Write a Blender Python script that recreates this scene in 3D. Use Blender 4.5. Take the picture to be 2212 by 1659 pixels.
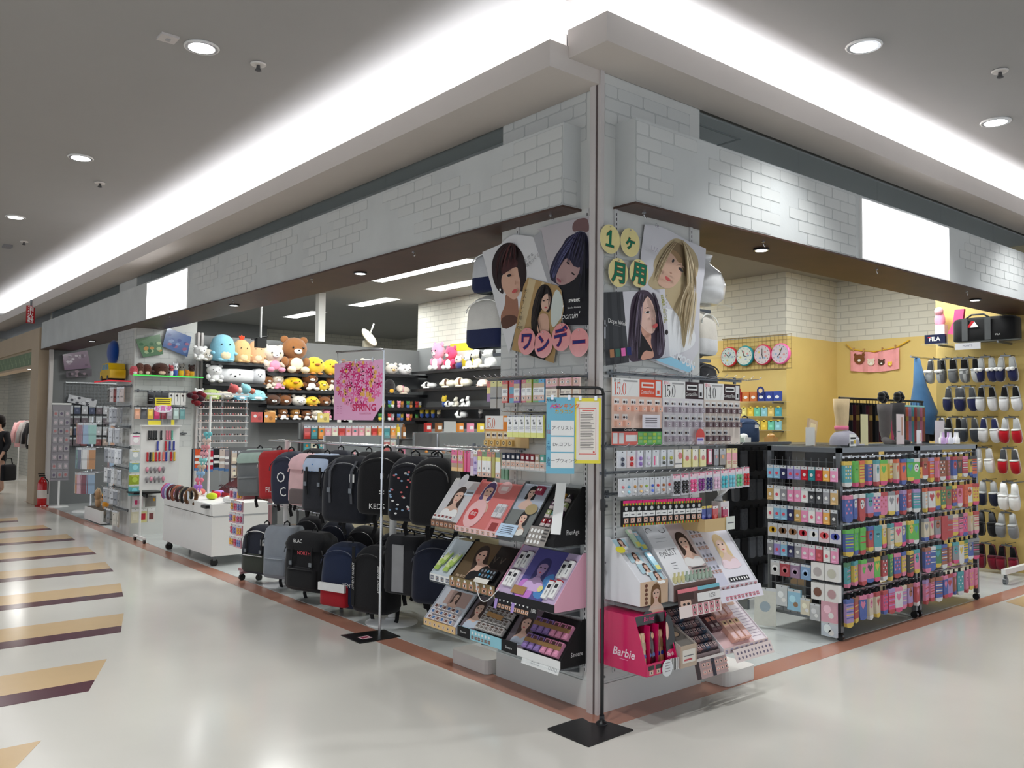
import bpy, math, random
from mathutils import Vector, Matrix
for o in list(bpy.data.objects): bpy.data.objects.remove(o, do_unlink=True)
S = bpy.context.scene
COL = S.collection
PI = math.pi
# ------------------------------------------------------------------ camera
YAW, PITCH, ROLL, FPX = .8771, .0435, .0098, 1834.5
CAM = Vector((-3.2948, -3.2175, 1.55))
FWD = Vector((math.cos(YAW)*math.cos(PITCH), math.sin(YAW)*math.cos(PITCH), math.sin(PITCH)))
_r = Vector((math.sin(YAW), -math.cos(YAW), 0)); _u = _r.cross(FWD)
RGT = _r*math.cos(ROLL)+_u*math.sin(ROLL); UPV = _u*math.cos(ROLL)-_r*math.sin(ROLL)
cd = bpy.data.cameras.new('camera'); cam = bpy.data.objects.new('camera', cd); COL.objects.link(cam)
cd.sensor_fit = 'HORIZONTAL'; cd.sensor_width = 36; cd.lens = 36*FPX/2212; cd.clip_start = .05; cd.clip_end = 100
cam.matrix_world = Matrix(((RGT.x, UPV.x, -FWD.x, CAM.x), (RGT.y, UPV.y, -FWD.y, CAM.y), (RGT.z, UPV.z, -FWD.z, CAM.z), (0, 0, 0, 1)))
S.camera = cam
# ------------------------------------------------------------------ world, exposure
w = bpy.data.worlds.new('world'); S.world = w; w.use_nodes = True
w.node_tree.nodes['Background'].inputs[0].default_value = (.86, .92, 1.0, 1)
w.node_tree.nodes['Background'].inputs[1].default_value = 1.36
vs = S.view_settings; vs.view_transform = 'Standard'; vs.look = 'None'; vs.exposure = 0.0; vs.gamma = 1; vs.use_curve_mapping = False
# ------------------------------------------------------------------ lamps of the mall and the shop, plus a pair of added troffers
def area(name, loc, sx, sy, power, col=(1, 1, 1), rot=(0, 0, 0), spread=PI):
    l = bpy.data.lights.new(name, 'AREA'); l.shape = 'RECTANGLE'; l.size = sx; l.size_y = sy; l.energy = power; l.color = col; l.spread = spread
    o = bpy.data.objects.new(name, l); COL.objects.link(o); o.location = loc; o.rotation_euler = rot
    return o
def spot(name, loc, power, ang=100, blend=.7, col=(.97, .99, 1), r=.06):
    l = bpy.data.lights.new(name, 'SPOT'); l.energy = power; l.spot_size = math.radians(ang); l.spot_blend = blend; l.color = col; l.shadow_soft_size = r
    o = bpy.data.objects.new(name, l); COL.objects.link(o); o.location = loc
    return o
COOL = (.93, .95, 1.0); WARM = (1, .95, .88)
CZ = 3.78        # mall ceiling
SZ = 3.47        # shop ceiling
# cove lamps lying in the trough behind the lip, shining up
area('cove_lamp', (-.20, 9.0, 3.425), .12, 17.8, 200, COOL, (PI, 0, 0))
area('cove_lamp', (6.4, -.10, 3.505), 13.2, .12, 185, COOL, (PI, 0, 0))
# mall downlights
MALL_DL = [(-1.54, 1.84), (-1.55, 4.71), (-1.56, 7.59), (-1.56, 10.5), (1.42, -.757), (3.34, -.755), (5.26, -.755), (-1.54, -1.03), (-2.9, -.757), (-4.8, -.757), (-4.2, 1.84), (-4.2, 4.71)]
for x, y in MALL_DL: spot('downlight_lamp', (x, y, CZ-.02), 150, 105, .6)
# shop fluorescent troffers (x, y centre), last pair added to brighten the toy shelves
TROF = [(3.75, 6.5), (3.78, 8.85), (3.7, 11.2), (1.5, 4.6), (3.75, 3.9), (1.6, 11.0), (5.6, 5.2), (4.4, 1.5), (6.0, 1.3), (2.6, 1.6), (1.6, 7.2), (2.7, 5.4), (2.7, 6.4)]
for x, y in TROF: area('troffer_lamp', (x, y, SZ-.012), .28, 1.15, 35, (.97, 1, .97))
# small downlights in the wooden soffit
SOF_L = [2.75, 5.35, 8.9, 11.0]
SOF_R = [1.62, 5.05]
for y in SOF_L: spot('soffit_lamp', (.08, y, 2.72), 26, 95, .5)
for x in SOF_R: spot('soffit_lamp', (x, .08, 2.72), 62, 95, .5)
# ------------------------------------------------------------------ colour and materials
def lin(c):
    c = c/255.
    return c/12.92 if c <= .04045 else ((c+.055)/1.055)**2.4
def rgb(r, g=None, b=None):
    if isinstance(r, str):
        h = r.lstrip('#'); r, g, b = (int(h[i:i+2], 16) for i in (0, 2, 4))
    return (lin(r), lin(g), lin(b), 1)
MATS = {}
def mat(name, col=None, rough=.5, metal=0, spec=.5, bump=0, bscale=200, var=0, vscale=3, alpha=1, emit=0, trans=0, coat=0, sheen=0):
    if name in MATS: return MATS[name]
    m = bpy.data.materials.new(name); m.use_nodes = True; MATS[name] = m
    nt = m.node_tree; b = nt.nodes['Principled BSDF']; L = nt.links.new
    b.inputs['Roughness'].default_value = rough; b.inputs['Metallic'].default_value = metal
    b.inputs['Specular IOR Level'].default_value = spec; b.inputs['Coat Weight'].default_value = coat
    b.inputs['Sheen Weight'].default_value = sheen
    if col is None:
        a = nt.nodes.new('ShaderNodeAttribute'); a.attribute_name = 'Col'; out = a.outputs['Color']
    else:
        a = nt.nodes.new('ShaderNodeRGB'); a.outputs[0].default_value = col; out = a.outputs[0]
    if var or bump:
        tc = nt.nodes.new('ShaderNodeTexCoord')
    if var:
        n = nt.nodes.new('ShaderNodeTexNoise'); n.inputs['Scale'].default_value = vscale; n.inputs['Detail'].default_value = 4
        L(tc.outputs['Object'], n.inputs['Vector'])
        mr = nt.nodes.new('ShaderNodeMapRange'); mr.inputs['From Min'].default_value = .3; mr.inputs['From Max'].default_value = .7
        mr.inputs['To Min'].default_value = 1-var; mr.inputs['To Max'].default_value = 1+var
        L(n.outputs['Fac'], mr.inputs['Value'])
        hv = nt.nodes.new('ShaderNodeHueSaturation'); L(out, hv.inputs['Color']); L(mr.outputs[0], hv.inputs['Value']); out = hv.outputs[0]
    L(out, b.inputs['Base Color'])
    if bump:
        n2 = nt.nodes.new('ShaderNodeTexNoise'); n2.inputs['Scale'].default_value = bscale; L(tc.outputs['Object'], n2.inputs['Vector'])
        bp = nt.nodes.new('ShaderNodeBump'); bp.inputs['Strength'].default_value = bump; bp.inputs['Distance'].default_value = .002
        L(n2.outputs['Fac'], bp.inputs['Height']); L(bp.outputs[0], b.inputs['Normal'])
    if emit:
        L(out, b.inputs['Emission Color']); b.inputs['Emission Strength'].default_value = emit
    if trans: b.inputs['Transmission Weight'].default_value = trans; b.inputs['IOR'].default_value = 1.2
    if alpha < 1:
        b.inputs['Alpha'].default_value = alpha
    return m
mat('paint', rough=.55, var=.03); mat('gloss', rough=.22, spec=.6, var=.02, vscale=9); mat('fabric', rough=.9, spec=.2, bump=.5, bscale=160, var=.06, vscale=12, sheen=.2)
mat('plush', rough=.95, spec=.1, bump=.9, bscale=110, var=.05, vscale=14, sheen=.4)
mat('paper', rough=.62, spec=.35, var=.015, vscale=7); mat('film', rough=.12, spec=.7, coat=.4, var=.03, vscale=30)
mat('metal', rough=.28, metal=1, var=.05, vscale=20); mat('knit', rough=.85, spec=.25, bump=.6, bscale=300, var=.05, vscale=25)
mat('clear', rgb(225, 232, 236), rough=.08, alpha=.16, spec=.8); mat('glass', rgb(205, 220, 222), rough=.03, alpha=.12, spec=.8)
mat('chrome', rgb(205, 207, 210), rough=.22, metal=1, var=.04); mat('steel', rgb(112, 116, 120), rough=.38, metal=.8, var=.05)
mat('black', rgb(16, 16, 18), rough=.35, var=.1); mat('white', rgb(232, 232, 230), rough=.45, var=.015)
def glow(name, col, e):
    m = bpy.data.materials.new(name); m.use_nodes = True; nt = m.node_tree; nt.nodes.clear()
    em = nt.nodes.new('ShaderNodeEmission'); em.inputs[0].default_value = col; em.inputs[1].default_value = e
    o = nt.nodes.new('ShaderNodeOutputMaterial'); nt.links.new(em.outputs[0], o.inputs[0]); MATS[name] = m
    return m
glow('lamp_glow', (1, 1, 1, 1), 6); glow('sign_glow', (.97, .98, 1, 1), 2.2); glow('troffer_glow', (1, 1, .97, 1), 4)
# ------------------------------------------------------------------ mesh builder
def T(x=0, y=0, z=0): return Matrix.Translation((x, y, z))
def RX(a): return Matrix.Rotation(a, 4, 'X')
def RY(a): return Matrix.Rotation(a, 4, 'Y')
def RZ(a): return Matrix.Rotation(a, 4, 'Z')
def SC(x, y, z): return Matrix.Diagonal((x, y, z, 1))
_cache = {}
class MB:
    def __init__(s): s.v = []; s.f = []; s.c = []; s.s = []; s.M = Matrix.Identity(4)
    def add(s, vs, fs, col, smooth=False, M=None):
        n = len(s.v); X = s.M @ M if M is not None else s.M
        s.v += [tuple(X @ Vector(p)) for p in vs]
        for f in fs: s.f.append([i+n for i in f]); s.c.append(col); s.s.append(smooth)
        return s
    def box(s, x0, x1, y0, y1, z0, z1, col, M=None):
        if x0 > x1: x0, x1 = x1, x0
        if y0 > y1: y0, y1 = y1, y0
        if z0 > z1: z0, z1 = z1, z0
        vs = [(x, y, z) for z in (z0, z1) for y in (y0, y1) for x in (x0, x1)]
        return s.add(vs, [(0, 2, 3, 1), (4, 5, 7, 6), (0, 1, 5, 4), (2, 6, 7, 3), (0, 4, 6, 2), (1, 3, 7, 5)], col, False, M)
    def rbox(s, w, d, h, r, col, M=None, n=3, top=0):
        # rounded plan box standing on z=0, centred; top = edge rounding height
        prof = []
        for cx, cy, a0 in ((w/2-r, d/2-r, 0), (-w/2+r, d/2-r, 90), (-w/2+r, -d/2+r, 180), (w/2-r, -d/2+r, 270)):
            for i in range(n+1):
                a = math.radians(a0+90*i/n); prof.append((cx+r*math.cos(a), cy+r*math.sin(a)))
        k = len(prof); lv = [(0, 1.), (h, 1.)] if not top else [(0, .86), (top*.35, .95), (top, 1.), (h-top, 1.), (h-top*.35, .95), (h, .84)]
        vs = [(x*q, y*q, z) for z, q in lv for x, y in prof]
        fs = [(j*k+i, j*k+(i+1) % k, (j+1)*k+(i+1) % k, (j+1)*k+i) for j in range(len(lv)-1) for i in range(k)]
        s.add(vs, fs, col, bool(top), M)
        return s.add(vs, [tuple(range(k))[::-1], tuple(range((len(lv)-1)*k, len(lv)*k))], col, bool(top), M)
    def prism(s, pts, y0, y1, col, M=None, side=None):
        # polygon in x,z extruded along y (y0 = front)
        k = len(pts)
        ar = sum(pts[i][0]*pts[(i+1) % k][1]-pts[(i+1) % k][0]*pts[i][1] for i in range(k))
        if ar < 0: pts = pts[::-1]
        vs = [(x, y0, z) for x, z in pts]+[(x, y1, z) for x, z in pts]
        s.add(vs, [tuple(range(k)), tuple(range(2*k-1, k-1, -1))], col, False, M)
        return s.add(vs, [(i, k+i, k+(i+1) % k, (i+1) % k) for i in range(k)], side or col, False, M)
    def poly(s, pts, y, col, M=None):
        k = len(pts)
        ar = sum(pts[i][0]*pts[(i+1) % k][1]-pts[(i+1) % k][0]*pts[i][1] for i in range(k))
        if ar < 0: pts = pts[::-1]
        return s.add([(x, y, z) for x, z in pts], [tuple(range(k))], col, False, M)
    def rect(s, x0, x1, z0, z1, y, col, M=None): return s.poly([(x0, z0), (x1, z0), (x1, z1), (x0, z1)], y, col, M)
    def disc(s, x, z, rx, rz, y, col, n=16, M=None, a0=0, a1=360):
        return s.poly([(x+rx*math.cos(math.radians(a0+(a1-a0)*i/n)), z+rz*math.sin(math.radians(a0+(a1-a0)*i/n))) for i in range(n if a1-a0 == 360 else n+1)], y, col, M)
    def lathe(s, prof, col, n=14, M=None, smooth=True):
        # prof: (r, z) bottom to top, about z
        k = len(prof); vs = [(r*math.cos(2*PI*i/n), r*math.sin(2*PI*i/n), z) for r, z in prof for i in range(n)]
        fs = [(j*n+i, j*n+(i+1) % n, (j+1)*n+(i+1) % n, (j+1)*n+i) for j in range(k-1) for i in range(n)]
        s.add(vs, fs, col, smooth, M)
        return s.add(vs, [tuple(range(n))[::-1], tuple(range((k-1)*n, k*n))], col, False, M)
    def cyl(s, p0, p1, r0, col, r1=None, n=10, smooth=True):
        p0 = Vector(p0); p1 = Vector(p1); d = p1-p0; q = d.to_track_quat('Z', 'Y').to_matrix().to_4x4()
        return s.lathe([(r0, 0), (r0 if r1 is None else r1, d.length)], col, n, Matrix.Translation(p0) @ q, smooth)
    def ell(s, c, r, col, n=12, m=8, M=None):
        vs = [(0, 0, -1)]; X = T(*c) @ SC(*r)
        for j in range(1, m):
            a = -PI/2+PI*j/m
            for i in range(n): vs.append((math.cos(a)*math.cos(2*PI*i/n), math.cos(a)*math.sin(2*PI*i/n), math.sin(a)))
        vs.append((0, 0, 1)); e = len(vs)-1
        fs = [(0, 1+(i+1) % n, 1+i) for i in range(n)]
        fs += [(1+j*n+i, 1+j*n+(i+1) % n, 1+(j+1)*n+(i+1) % n, 1+(j+1)*n+i) for j in range(m-2) for i in range(n)]
        fs += [(e, 1+(m-2)*n+i, 1+(m-2)*n+(i+1) % n) for i in range(n)]
        return s.add(vs, fs, col, True, X if M is None else M @ X)
    def tube(s, pts, r, col, n=6, close=False):
        pts = [Vector(p) for p in pts]; k = len(pts); vs = []; up = Vector((0, 0, 1))
        for i, p in enumerate(pts):
            a = pts[(i-1) % k] if (i or close) else p; b = pts[(i+1) % k] if (i < k-1 or close) else p
            d = (b-a).normalized(); ref = up if abs(d.z) < .9 else Vector((1, 0, 0))
            u = d.cross(ref).normalized(); v = d.cross(u)
            rr = r[i] if isinstance(r, (list, tuple)) else r
            vs += [tuple(p+u*rr*math.cos(2*PI*j/n)+v*rr*math.sin(2*PI*j/n)) for j in range(n)]
        fs = [(i*n+j, i*n+(j+1) % n, ((i+1) % k)*n+(j+1) % n, ((i+1) % k)*n+j) for i in range(k if close else k-1) for j in range(n)]
        if not close: fs += [tuple(range(n))[::-1], tuple(range((k-1)*n, k*n))]
        return s.add(vs, fs, col, True)
    def ribbon(s, pts, w, t, col):
        # strap: centre path, width along x, thickness t along the path normal in the y,z plane
        P = [Vector(p) for p in pts]; k = len(P); vs = []
        for i, p in enumerate(P):
            d = (P[min(i+1, k-1)]-P[max(i-1, 0)]).normalized(); nn = Vector((1, 0, 0)).cross(d)
            if nn.length < 1e-4: nn = Vector((0, 1, 0))
            nn.normalize(); u = d.cross(nn).normalized()
            vs += [tuple(p-u*w/2-nn*t/2), tuple(p+u*w/2-nn*t/2), tuple(p+u*w/2+nn*t/2), tuple(p-u*w/2+nn*t/2)]
        fs = [(4*i+j, 4*i+(j+1) % 4, 4*i+4+(j+1) % 4, 4*i+4+j) for i in range(k-1) for j in range(4)]+[(3, 2, 1, 0), (4*k-4, 4*k-3, 4*k-2, 4*k-1)]
        return s.add(vs, fs, col)
    def text(s, t, h, x, z, y, col, M=None, align='C', wide=1, bold=0, shear=0):
        vs, fs, w = glyphs(t, bold, shear)
        k = h/.70; ox = x-(w*k*wide/2 if align == 'C' else (w*k*wide if align == 'R' else 0))
        return s.add([(ox+a*k*wide, y, z+b*k) for a, b in vs], fs, col, False, M)
    def mesh(s, name):
        m = bpy.data.meshes.new(name); m.from_pydata(s.v, [], s.f)
        m.polygons.foreach_set('use_smooth', s.s)
        if any(c is not None for c in s.c):
            at = m.color_attributes.new('Col', 'FLOAT_COLOR', 'CORNER'); buf = []
            for f, c in zip(s.f, s.c): buf += list(c or (1, 1, 1, 1))*len(f)
            at.data.foreach_set('color', buf)
        m.update()
        return m
def glyphs(t, bold=0, shear=0):
    key = (t, bold, shear)
    if key not in _cache:
        c = bpy.data.curves.new('lettering', 'FONT'); c.body = t; c.resolution_u = 2; c.offset = bold; c.shear = shear; c.fill_mode = 'FRONT'
        o = bpy.data.objects.new('lettering', c); COL.objects.link(o)
        dg = bpy.context.evaluated_depsgraph_get(); me = bpy.data.meshes.new_from_object(o.evaluated_get(dg))
        vs = [(p.co.x, p.co.y) for p in me.vertices]; fs = [tuple(p.vertices) for p in me.polygons]
        # keep faces towards -y
        if fs:
            a, b, d = (vs[i] for i in fs[0][:3])
            if (b[0]-a[0])*(d[1]-a[1])-(d[0]-a[0])*(b[1]-a[1]) < 0: fs = [f[::-1] for f in fs]
        x0 = min([p[0] for p in vs] or [0]); vs = [(a-x0, c_) for a, c_ in vs]; w = max([p[0] for p in vs] or [0]); bpy.data.objects.remove(o); bpy.data.curves.remove(c); bpy.data.meshes.remove(me)
        _cache[key] = (vs, fs, w)
    return _cache[key]
# ------------------------------------------------------------------ objects
def link(name, data, m, parent=None, loc=None, rz=0, M=None):
    o = bpy.data.objects.new(name, data); COL.objects.link(o)
    if m is not None and data is not None and not data.materials: data.materials.append(MATS[m] if isinstance(m, str) else m)
    if parent: o.parent = parent
    if M is not None: o.matrix_basis = M
    else:
        if loc is not None: o.location = loc
        if rz: o.rotation_euler = (0, 0, rz)
    return o
def tag(o, label, cat, group=None, kind=None):
    if label: o['label'] = label
    if cat: o['category'] = cat
    if group: o['group'] = group
    if kind: o['kind'] = kind
    return o
def thing(name, label, cat, loc=(0, 0, 0), rz=0, group=None, M=None):
    return tag(link(name, None, None, None, loc, rz, M), label, cat, group)
def part(name, mb, m, parent, label=None, loc=None, rz=0, M=None):
    o = link(name, mb if isinstance(mb, bpy.types.Mesh) else mb.mesh(name), m, parent, loc, rz, M)
    if label: o['label'] = label
    return o
def solo(name, mb, m, label, cat, loc=(0, 0, 0), rz=0, group=None, M=None):
    return tag(link(name, mb if isinstance(mb, bpy.types.Mesh) else mb.mesh(name), m, None, loc, rz, M), label, cat, group)
def struct(name, mb, m, loc=(0, 0, 0), rz=0, label=None):
    o = link(name, mb if isinstance(mb, bpy.types.Mesh) else mb.mesh(name), m, None, loc, rz); o['kind'] = 'structure'
    if label: o['label'] = label
    return o
# where a line of sight through photo pixel (px, py) meets a plane of the place
def ray(px, py): return FWD+RGT*((px-1106)/FPX)-UPV*((py-829.5)/FPX)
def onx(px, py, x=0): d = ray(px, py); return CAM+d*((x-CAM.x)/d.x)
def ony(px, py, y=0): d = ray(px, py); return CAM+d*((y-CAM.y)/d.y)
def onz(px, py, z=0): d = ray(px, py); return CAM+d*((z-CAM.z)/d.z)
ORD = 'first second third fourth fifth sixth seventh eighth ninth tenth eleventh twelfth thirteenth fourteenth fifteenth sixteenth seventeenth eighteenth nineteenth twentieth'.split()
ORD += ['%dth' % i for i in range(21, 60)]
RL = -PI/2      # facing the left-hand corridor (towards -x)
W = rgb(238, 238, 236); K = rgb(18, 18, 20); GREY = rgb(120, 122, 125)
# ================================================================== THE SETTING
R = random.Random(7)
mat('floor_vinyl', rgb(207, 204, 196), rough=.16, spec=.5, var=.035, vscale=1.3)
mat('tan', rgb(203, 175, 134), rough=.18, var=.03); mat('maroon', rgb(84, 48, 58), rough=.18, var=.05); mat('border', rgb(178, 126, 106), rough=.2, var=.06, vscale=2)
mat('shop_tile', rgb(200, 204, 203), rough=.2, var=.05, vscale=2.5); mat('joint', rgb(172, 175, 175), rough=.5); mat('wood_floor', rgb(110, 90, 66), rough=.3, var=.15, vscale=2)
mat('ceiling_paint', rgb(165, 164, 163), rough=.8, var=.01); mat('shop_ceiling', rgb(150, 149, 145), rough=.8, var=.01); mat('cove_paint', rgb(206, 198, 192), rough=.75, var=.012); mat('plaster', rgb(203, 206, 205), rough=.7, var=.07, vscale=2.2, bump=.2, bscale=60)
mat('brick_face', rgb(216, 217, 214), rough=.75, bump=.25, bscale=60); mat('brick_paper', rgb(210, 211, 208), rough=.7, var=.03)
mat('soffit_wood', rgb(72, 48, 36), rough=.45, var=.2, vscale=5); mat('grey_wall', rgb(124, 126, 127), rough=.6, var=.03); mat('yellow_wall', rgb(214, 188, 116), rough=.6, var=.03)
mat('beige', rgb(196, 176, 150), rough=.6, var=.03); mat('alu', rgb(206, 200, 198), rough=.45, metal=.1, var=.03)
def brick_print(name, a, b, mort, rough=.7, scale=1.0):
    # white brick wallpaper seen from far: brick texture in object space
    m = bpy.data.materials.new(name); m.use_nodes = True; MATS[name] = m; nt = m.node_tree; L = nt.links.new
    p = nt.nodes['Principled BSDF']; p.inputs['Roughness'].default_value = rough
    tc = nt.nodes.new('ShaderNodeTexCoord'); sp = nt.nodes.new('ShaderNodeSeparateXYZ'); cb = nt.nodes.new('ShaderNodeCombineXYZ'); ad = nt.nodes.new('ShaderNodeMath')
    L(tc.outputs['Object'], sp.inputs[0]); L(sp.outputs[0], ad.inputs[0]); L(sp.outputs[1], ad.inputs[1]); L(ad.outputs[0], cb.inputs[0]); L(sp.outputs[2], cb.inputs[1])
    t = nt.nodes.new('ShaderNodeTexBrick'); L(cb.outputs[0], t.inputs['Vector'])
    t.inputs['Color1'].default_value = a; t.inputs['Color2'].default_value = b; t.inputs['Mortar'].default_value = mort
    t.inputs['Scale'].default_value = scale; t.inputs['Mortar Size'].default_value = .006; t.inputs['Brick Width'].default_value = .23; t.inputs['Row Height'].default_value = .085
    L(t.outputs['Color'], p.inputs['Base Color'])
    return m
brick_print('brick_far', rgb(214, 211, 200), rgb(206, 204, 194), rgb(184, 182, 173))
def slab(name, x0, x1, y0, y1, z0, z1, m, label=None):
    return struct(name, MB().box(x0, x1, y0, y1, z0, z1, None), m, label=label)
# ---- floors
floor = slab('floor', -16, 24, -12, 26, -.06, 0, 'floor_vinyl', 'polished beige vinyl mall floor')
BARS = [(-2.37, 1.39, -2.53, 1.10), (-1.752, 2.67, -1.924, 2.25), (-1.302, 3.95, -1.427, 3.54), (-.975, 5.26, -1.074, 4.83), (-.768, 6.59, -.826, 6.15), (-.643, 7.9, -.687, 7.41), (-.58, 9.2, -.612, 8.74), (-.622, 10.43, -.63, 10.02), (-.742, 11.66, -.80, 11.26)]
def flat(pts, col=None, z0=.0002, z1=.0012):
    b = MB(); k = len(pts)
    b.add([(x, y, z0) for x, y in pts]+[(x, y, z1) for x, y in pts], [tuple(range(k-1, -1, -1)), tuple(range(k, 2*k))]+[(i, (i+1) % k, k+(i+1) % k, k+i) for i in range(k)], col)
    return b
for i, (xt, yt, xb, yb) in enumerate(BARS):
    part('tan_stripe', flat([(-5.2, yb), (xb, yb), (xt, yt), (-5.2, yt)]), 'tan', floor)
    if i: dx = (xt-xb)/(yt-yb)*.2; part('maroon_stripe', flat([(-5.2, yb-.2), (xb-dx, yb-.2), (xb, yb), (-5.2, yb)]), 'maroon', floor)
part('tan_stripe', flat([(4.9, -.2), (4.72, -.5), (6.2, -2.2), (8.4, -2.2), (8.4, -.2)]), 'tan', floor)
part('border_strip', flat([(-.168, -.17), (0, 0), (0, 14.4), (-.168, 14.4)], None, .0002, .0016), 'border', floor)
part('border_strip', flat([(-.168, -.17), (9, -.17), (9, 0), (0, 0)], None, .0002, .0016), 'border', floor)
sf = slab('floor_shop', 0, 9, 0, 14.4, -.03, .0012, 'joint', 'pale grey tiled shop floor')
tile = MB().box(-.2245, .2245, -.2245, .2245, .0002, .003, None).mesh('tile'); tile.materials.append(MATS['shop_tile'])
for i in range(15):
    for j in range(24):
        x, y = .225+.45*i, .225+.45*j
        if (x < 1.3 and y > .8) or (y < 1.2 and x > .8): link('tile', tile, None, sf, (x, y, .001))
slab('floor_wood', 1.35, 7.3, 1.25, 9.0, .0015, .0042, 'wood_floor', 'brown wood floor deeper in the shop')
# ---- ceilings
slab('ceiling', -16, 24, -12, 26, CZ, CZ+.1, 'ceiling_paint', 'grey-white mall ceiling')
slab('ceiling_shop', .05, 9, .05, 14.2, SZ, SZ+.06, 'shop_ceiling', 'white shop ceiling with fluorescent panels')
# curtain rail of the fire shutter on the mall ceiling
part_rail = struct('trim_1', MB().box(-4.2, -.03, -.045, .035, CZ-.035, CZ, None), 'alu', label='metal shutter rail across the ceiling')
# ---- light coves: trough, front lip, end cap
def cove(name, M, L, d, z0, z1, label):
    b = MB(); b.M = M
    b.box(0, L, -d, .0, z0, z0+.03, None); b.box(0, L, -d, -d+.03, z0+.03, z1, None); b.box(0, .03, -d+.03, .0, z0+.03, z1, None); b.box(.3, L, -.01, .01, z0+.03, CZ, None)
    return struct(name, b, 'cove_paint', label=label)
cove('trim_2', Matrix(((0, 1, 0, 0), (1, 0, 0, -.007), (0, 0, 1, 0), (0, 0, 0, 1))), 18, .392, 3.39, 3.532, 'light cove ledge above the long shop front')
cove('trim_3', T(-.2565, 0, 0), 14, .286, 3.469, 3.623, 'light cove ledge above the short shop front')
# ---- bricks: shared meshes, a pale face on its own mortar bed
BH = .074; BLEN = .212
def brick_mesh(l, h=BH-.008, t=.0022):
    c = .009
    b = MB().box(-l/2-.004, l/2+.004, -.0006, 0, -.004, h+.004, rgb(188, 191, 190))
    p = [(-l/2+c, 0), (l/2-c, 0), (l/2, c), (l/2, h-c), (l/2-c, h), (-l/2+c, h), (-l/2, h-c), (-l/2, c)]
    b.prism(p, -t, -.0006, rgb(206, 208, 206), side=rgb(196, 198, 197))
    m = b.mesh('brick'); m.materials.append(MATS['paint']); return m
BR_F = brick_mesh(BLEN-.008); BR_H = brick_mesh(BLEN/2-.008)
def bricks(parent, M, x0, x1, z0, z1, keep=None, seed=1):
    rr = random.Random(seed); n = 0; r = 0; z = z0
    while z+BH <= z1+.002:
        x = x0
        if r % 2: segs = [(x0+BLEN/4, BR_H)]; x = x0+BLEN/2
        else: segs = []
        while x+BLEN <= x1+.001: segs.append((x+BLEN/2, BR_F)); x += BLEN
        if x+BLEN/2 <= x1+.001: segs.append((x+BLEN/4, BR_H))
        for cx, me in segs:
            if keep is None or keep(cx, z, rr):
                if n < 298: link('brick', me, None, parent, M=M @ T(cx, -rr.random()*.0008, z+.004)); n += 1
        z += BH; r += 1
ML = RZ(RL)      # local x to the viewer's right on a wall that faces -x: world (y, -x)
# ---- corner pillar
PW = .86
pil = slab('wall_pillar', .004, PW, .004, PW, 0, SZ, 'brick_paper', 'white brick corner pillar of the shop')
bricks(pil, T(.022, .004, .16), 0, PW-.03, 0, SZ-.18, lambda x, z, r: not (2.58 < z+.16 < 3.1), 3)
bricks(pil, T(.004, .03, .16) @ ML @ T(-PW+.03, 0, 0), 0, PW-.06, 0, SZ-.18, lambda x, z, r: not (2.58 < z+.16 < 3.1), 4)
slab('baseboard_right', .03, PW, -.006, .004, 0, .15, 'brick_paper', 'plain white plinth under the pillar bricks')
slab('baseboard_left', -.006, .004, .03, PW, 0, .15, 'brick_paper', 'plain white plinth under the pillar bricks')
post = struct('trim_4', MB().box(-.035, .004, .012, .055, 0, CZ, None).box(-.026, .004, -.018, .006, 0, CZ, None).box(-.026, .004, .006, .012, 0, CZ, None), 'alu', label='aluminium shutter guide post on the pillar corner')
part('groove', MB().box(-.030, -.026, .004, .012, 0, CZ, rgb(96, 82, 80)), 'paint', post)
for z in (.18, .78, 1.4, 2.05): part('latch_plate', MB().box(.006, .018, -.022, .0, z-.05, z+.05, rgb(150, 150, 152)).cyl((.012, -.022, z+.02), (.012, -.034, z+.02), .006, GREY), 'metal', post)
# slotted shelving standards let into the pillar faces
def standard(name, M, z0, z1, parent):
    b = MB(); b.M = M; b.box(-.012, .012, -.006, .006, z0, z1, rgb(205, 205, 205)); z = z0
    while z < z1-.02: b.rect(-.0035, .0035, z+.004, z+.02, -.0065, rgb(40, 40, 42)); z += .027
    return part(name, b, 'paint', parent)
for x in (.115, .77): standard('slotted_standard', T(x, -.001, 0), .2, 2.73, pil)
for y in (.10, .70): standard('slotted_standard', T(-.001, y, 0) @ ML, .2, 2.73, pil)
# ---- fascias with patches of bare brick
FZ0, FZ1 = 2.737, 3.203
def blobs(seed, L, n):
    rr = random.Random(seed); return [(rr.uniform(.3, L), rr.uniform(.0, .46), rr.uniform(.22, .5), rr.uniform(.1, .34)) for _ in range(n)]
def keeper(bl): return lambda x, z, r: any(((x-a)/c)**2+((z-b)/d)**2 < 1 for a, b, c, d in bl)
fr = slab('wall_fascia_right', .112, 9.0, -.1476, .36, FZ0, FZ1, 'plaster', 'white plastered brick fascia over the short shop front')
bricks(fr, T(.112, -.1476, FZ0+.008), 0, 2.36, 0, .455, keeper([(.1, .1, .22, .22), (.98, .26, .32, .26), (1.05, .05, .3, .15), (2.0, .2, .42, .3), (1.35, .42, .3, .08), (.25, .4, .3, .07)]), 11)
bricks(fr, T(.112+3.95, -.1476, FZ0+.008), 0, 3, 0, .455, keeper([(.9, .25, .8, .2), (2.2, .15, .7, .3)]), 12)
fl = slab('wall_fascia_left', -.1295, .36, .1665, 13.6, FZ0, FZ1, 'plaster', 'white plastered brick fascia over the long shop front')
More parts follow.
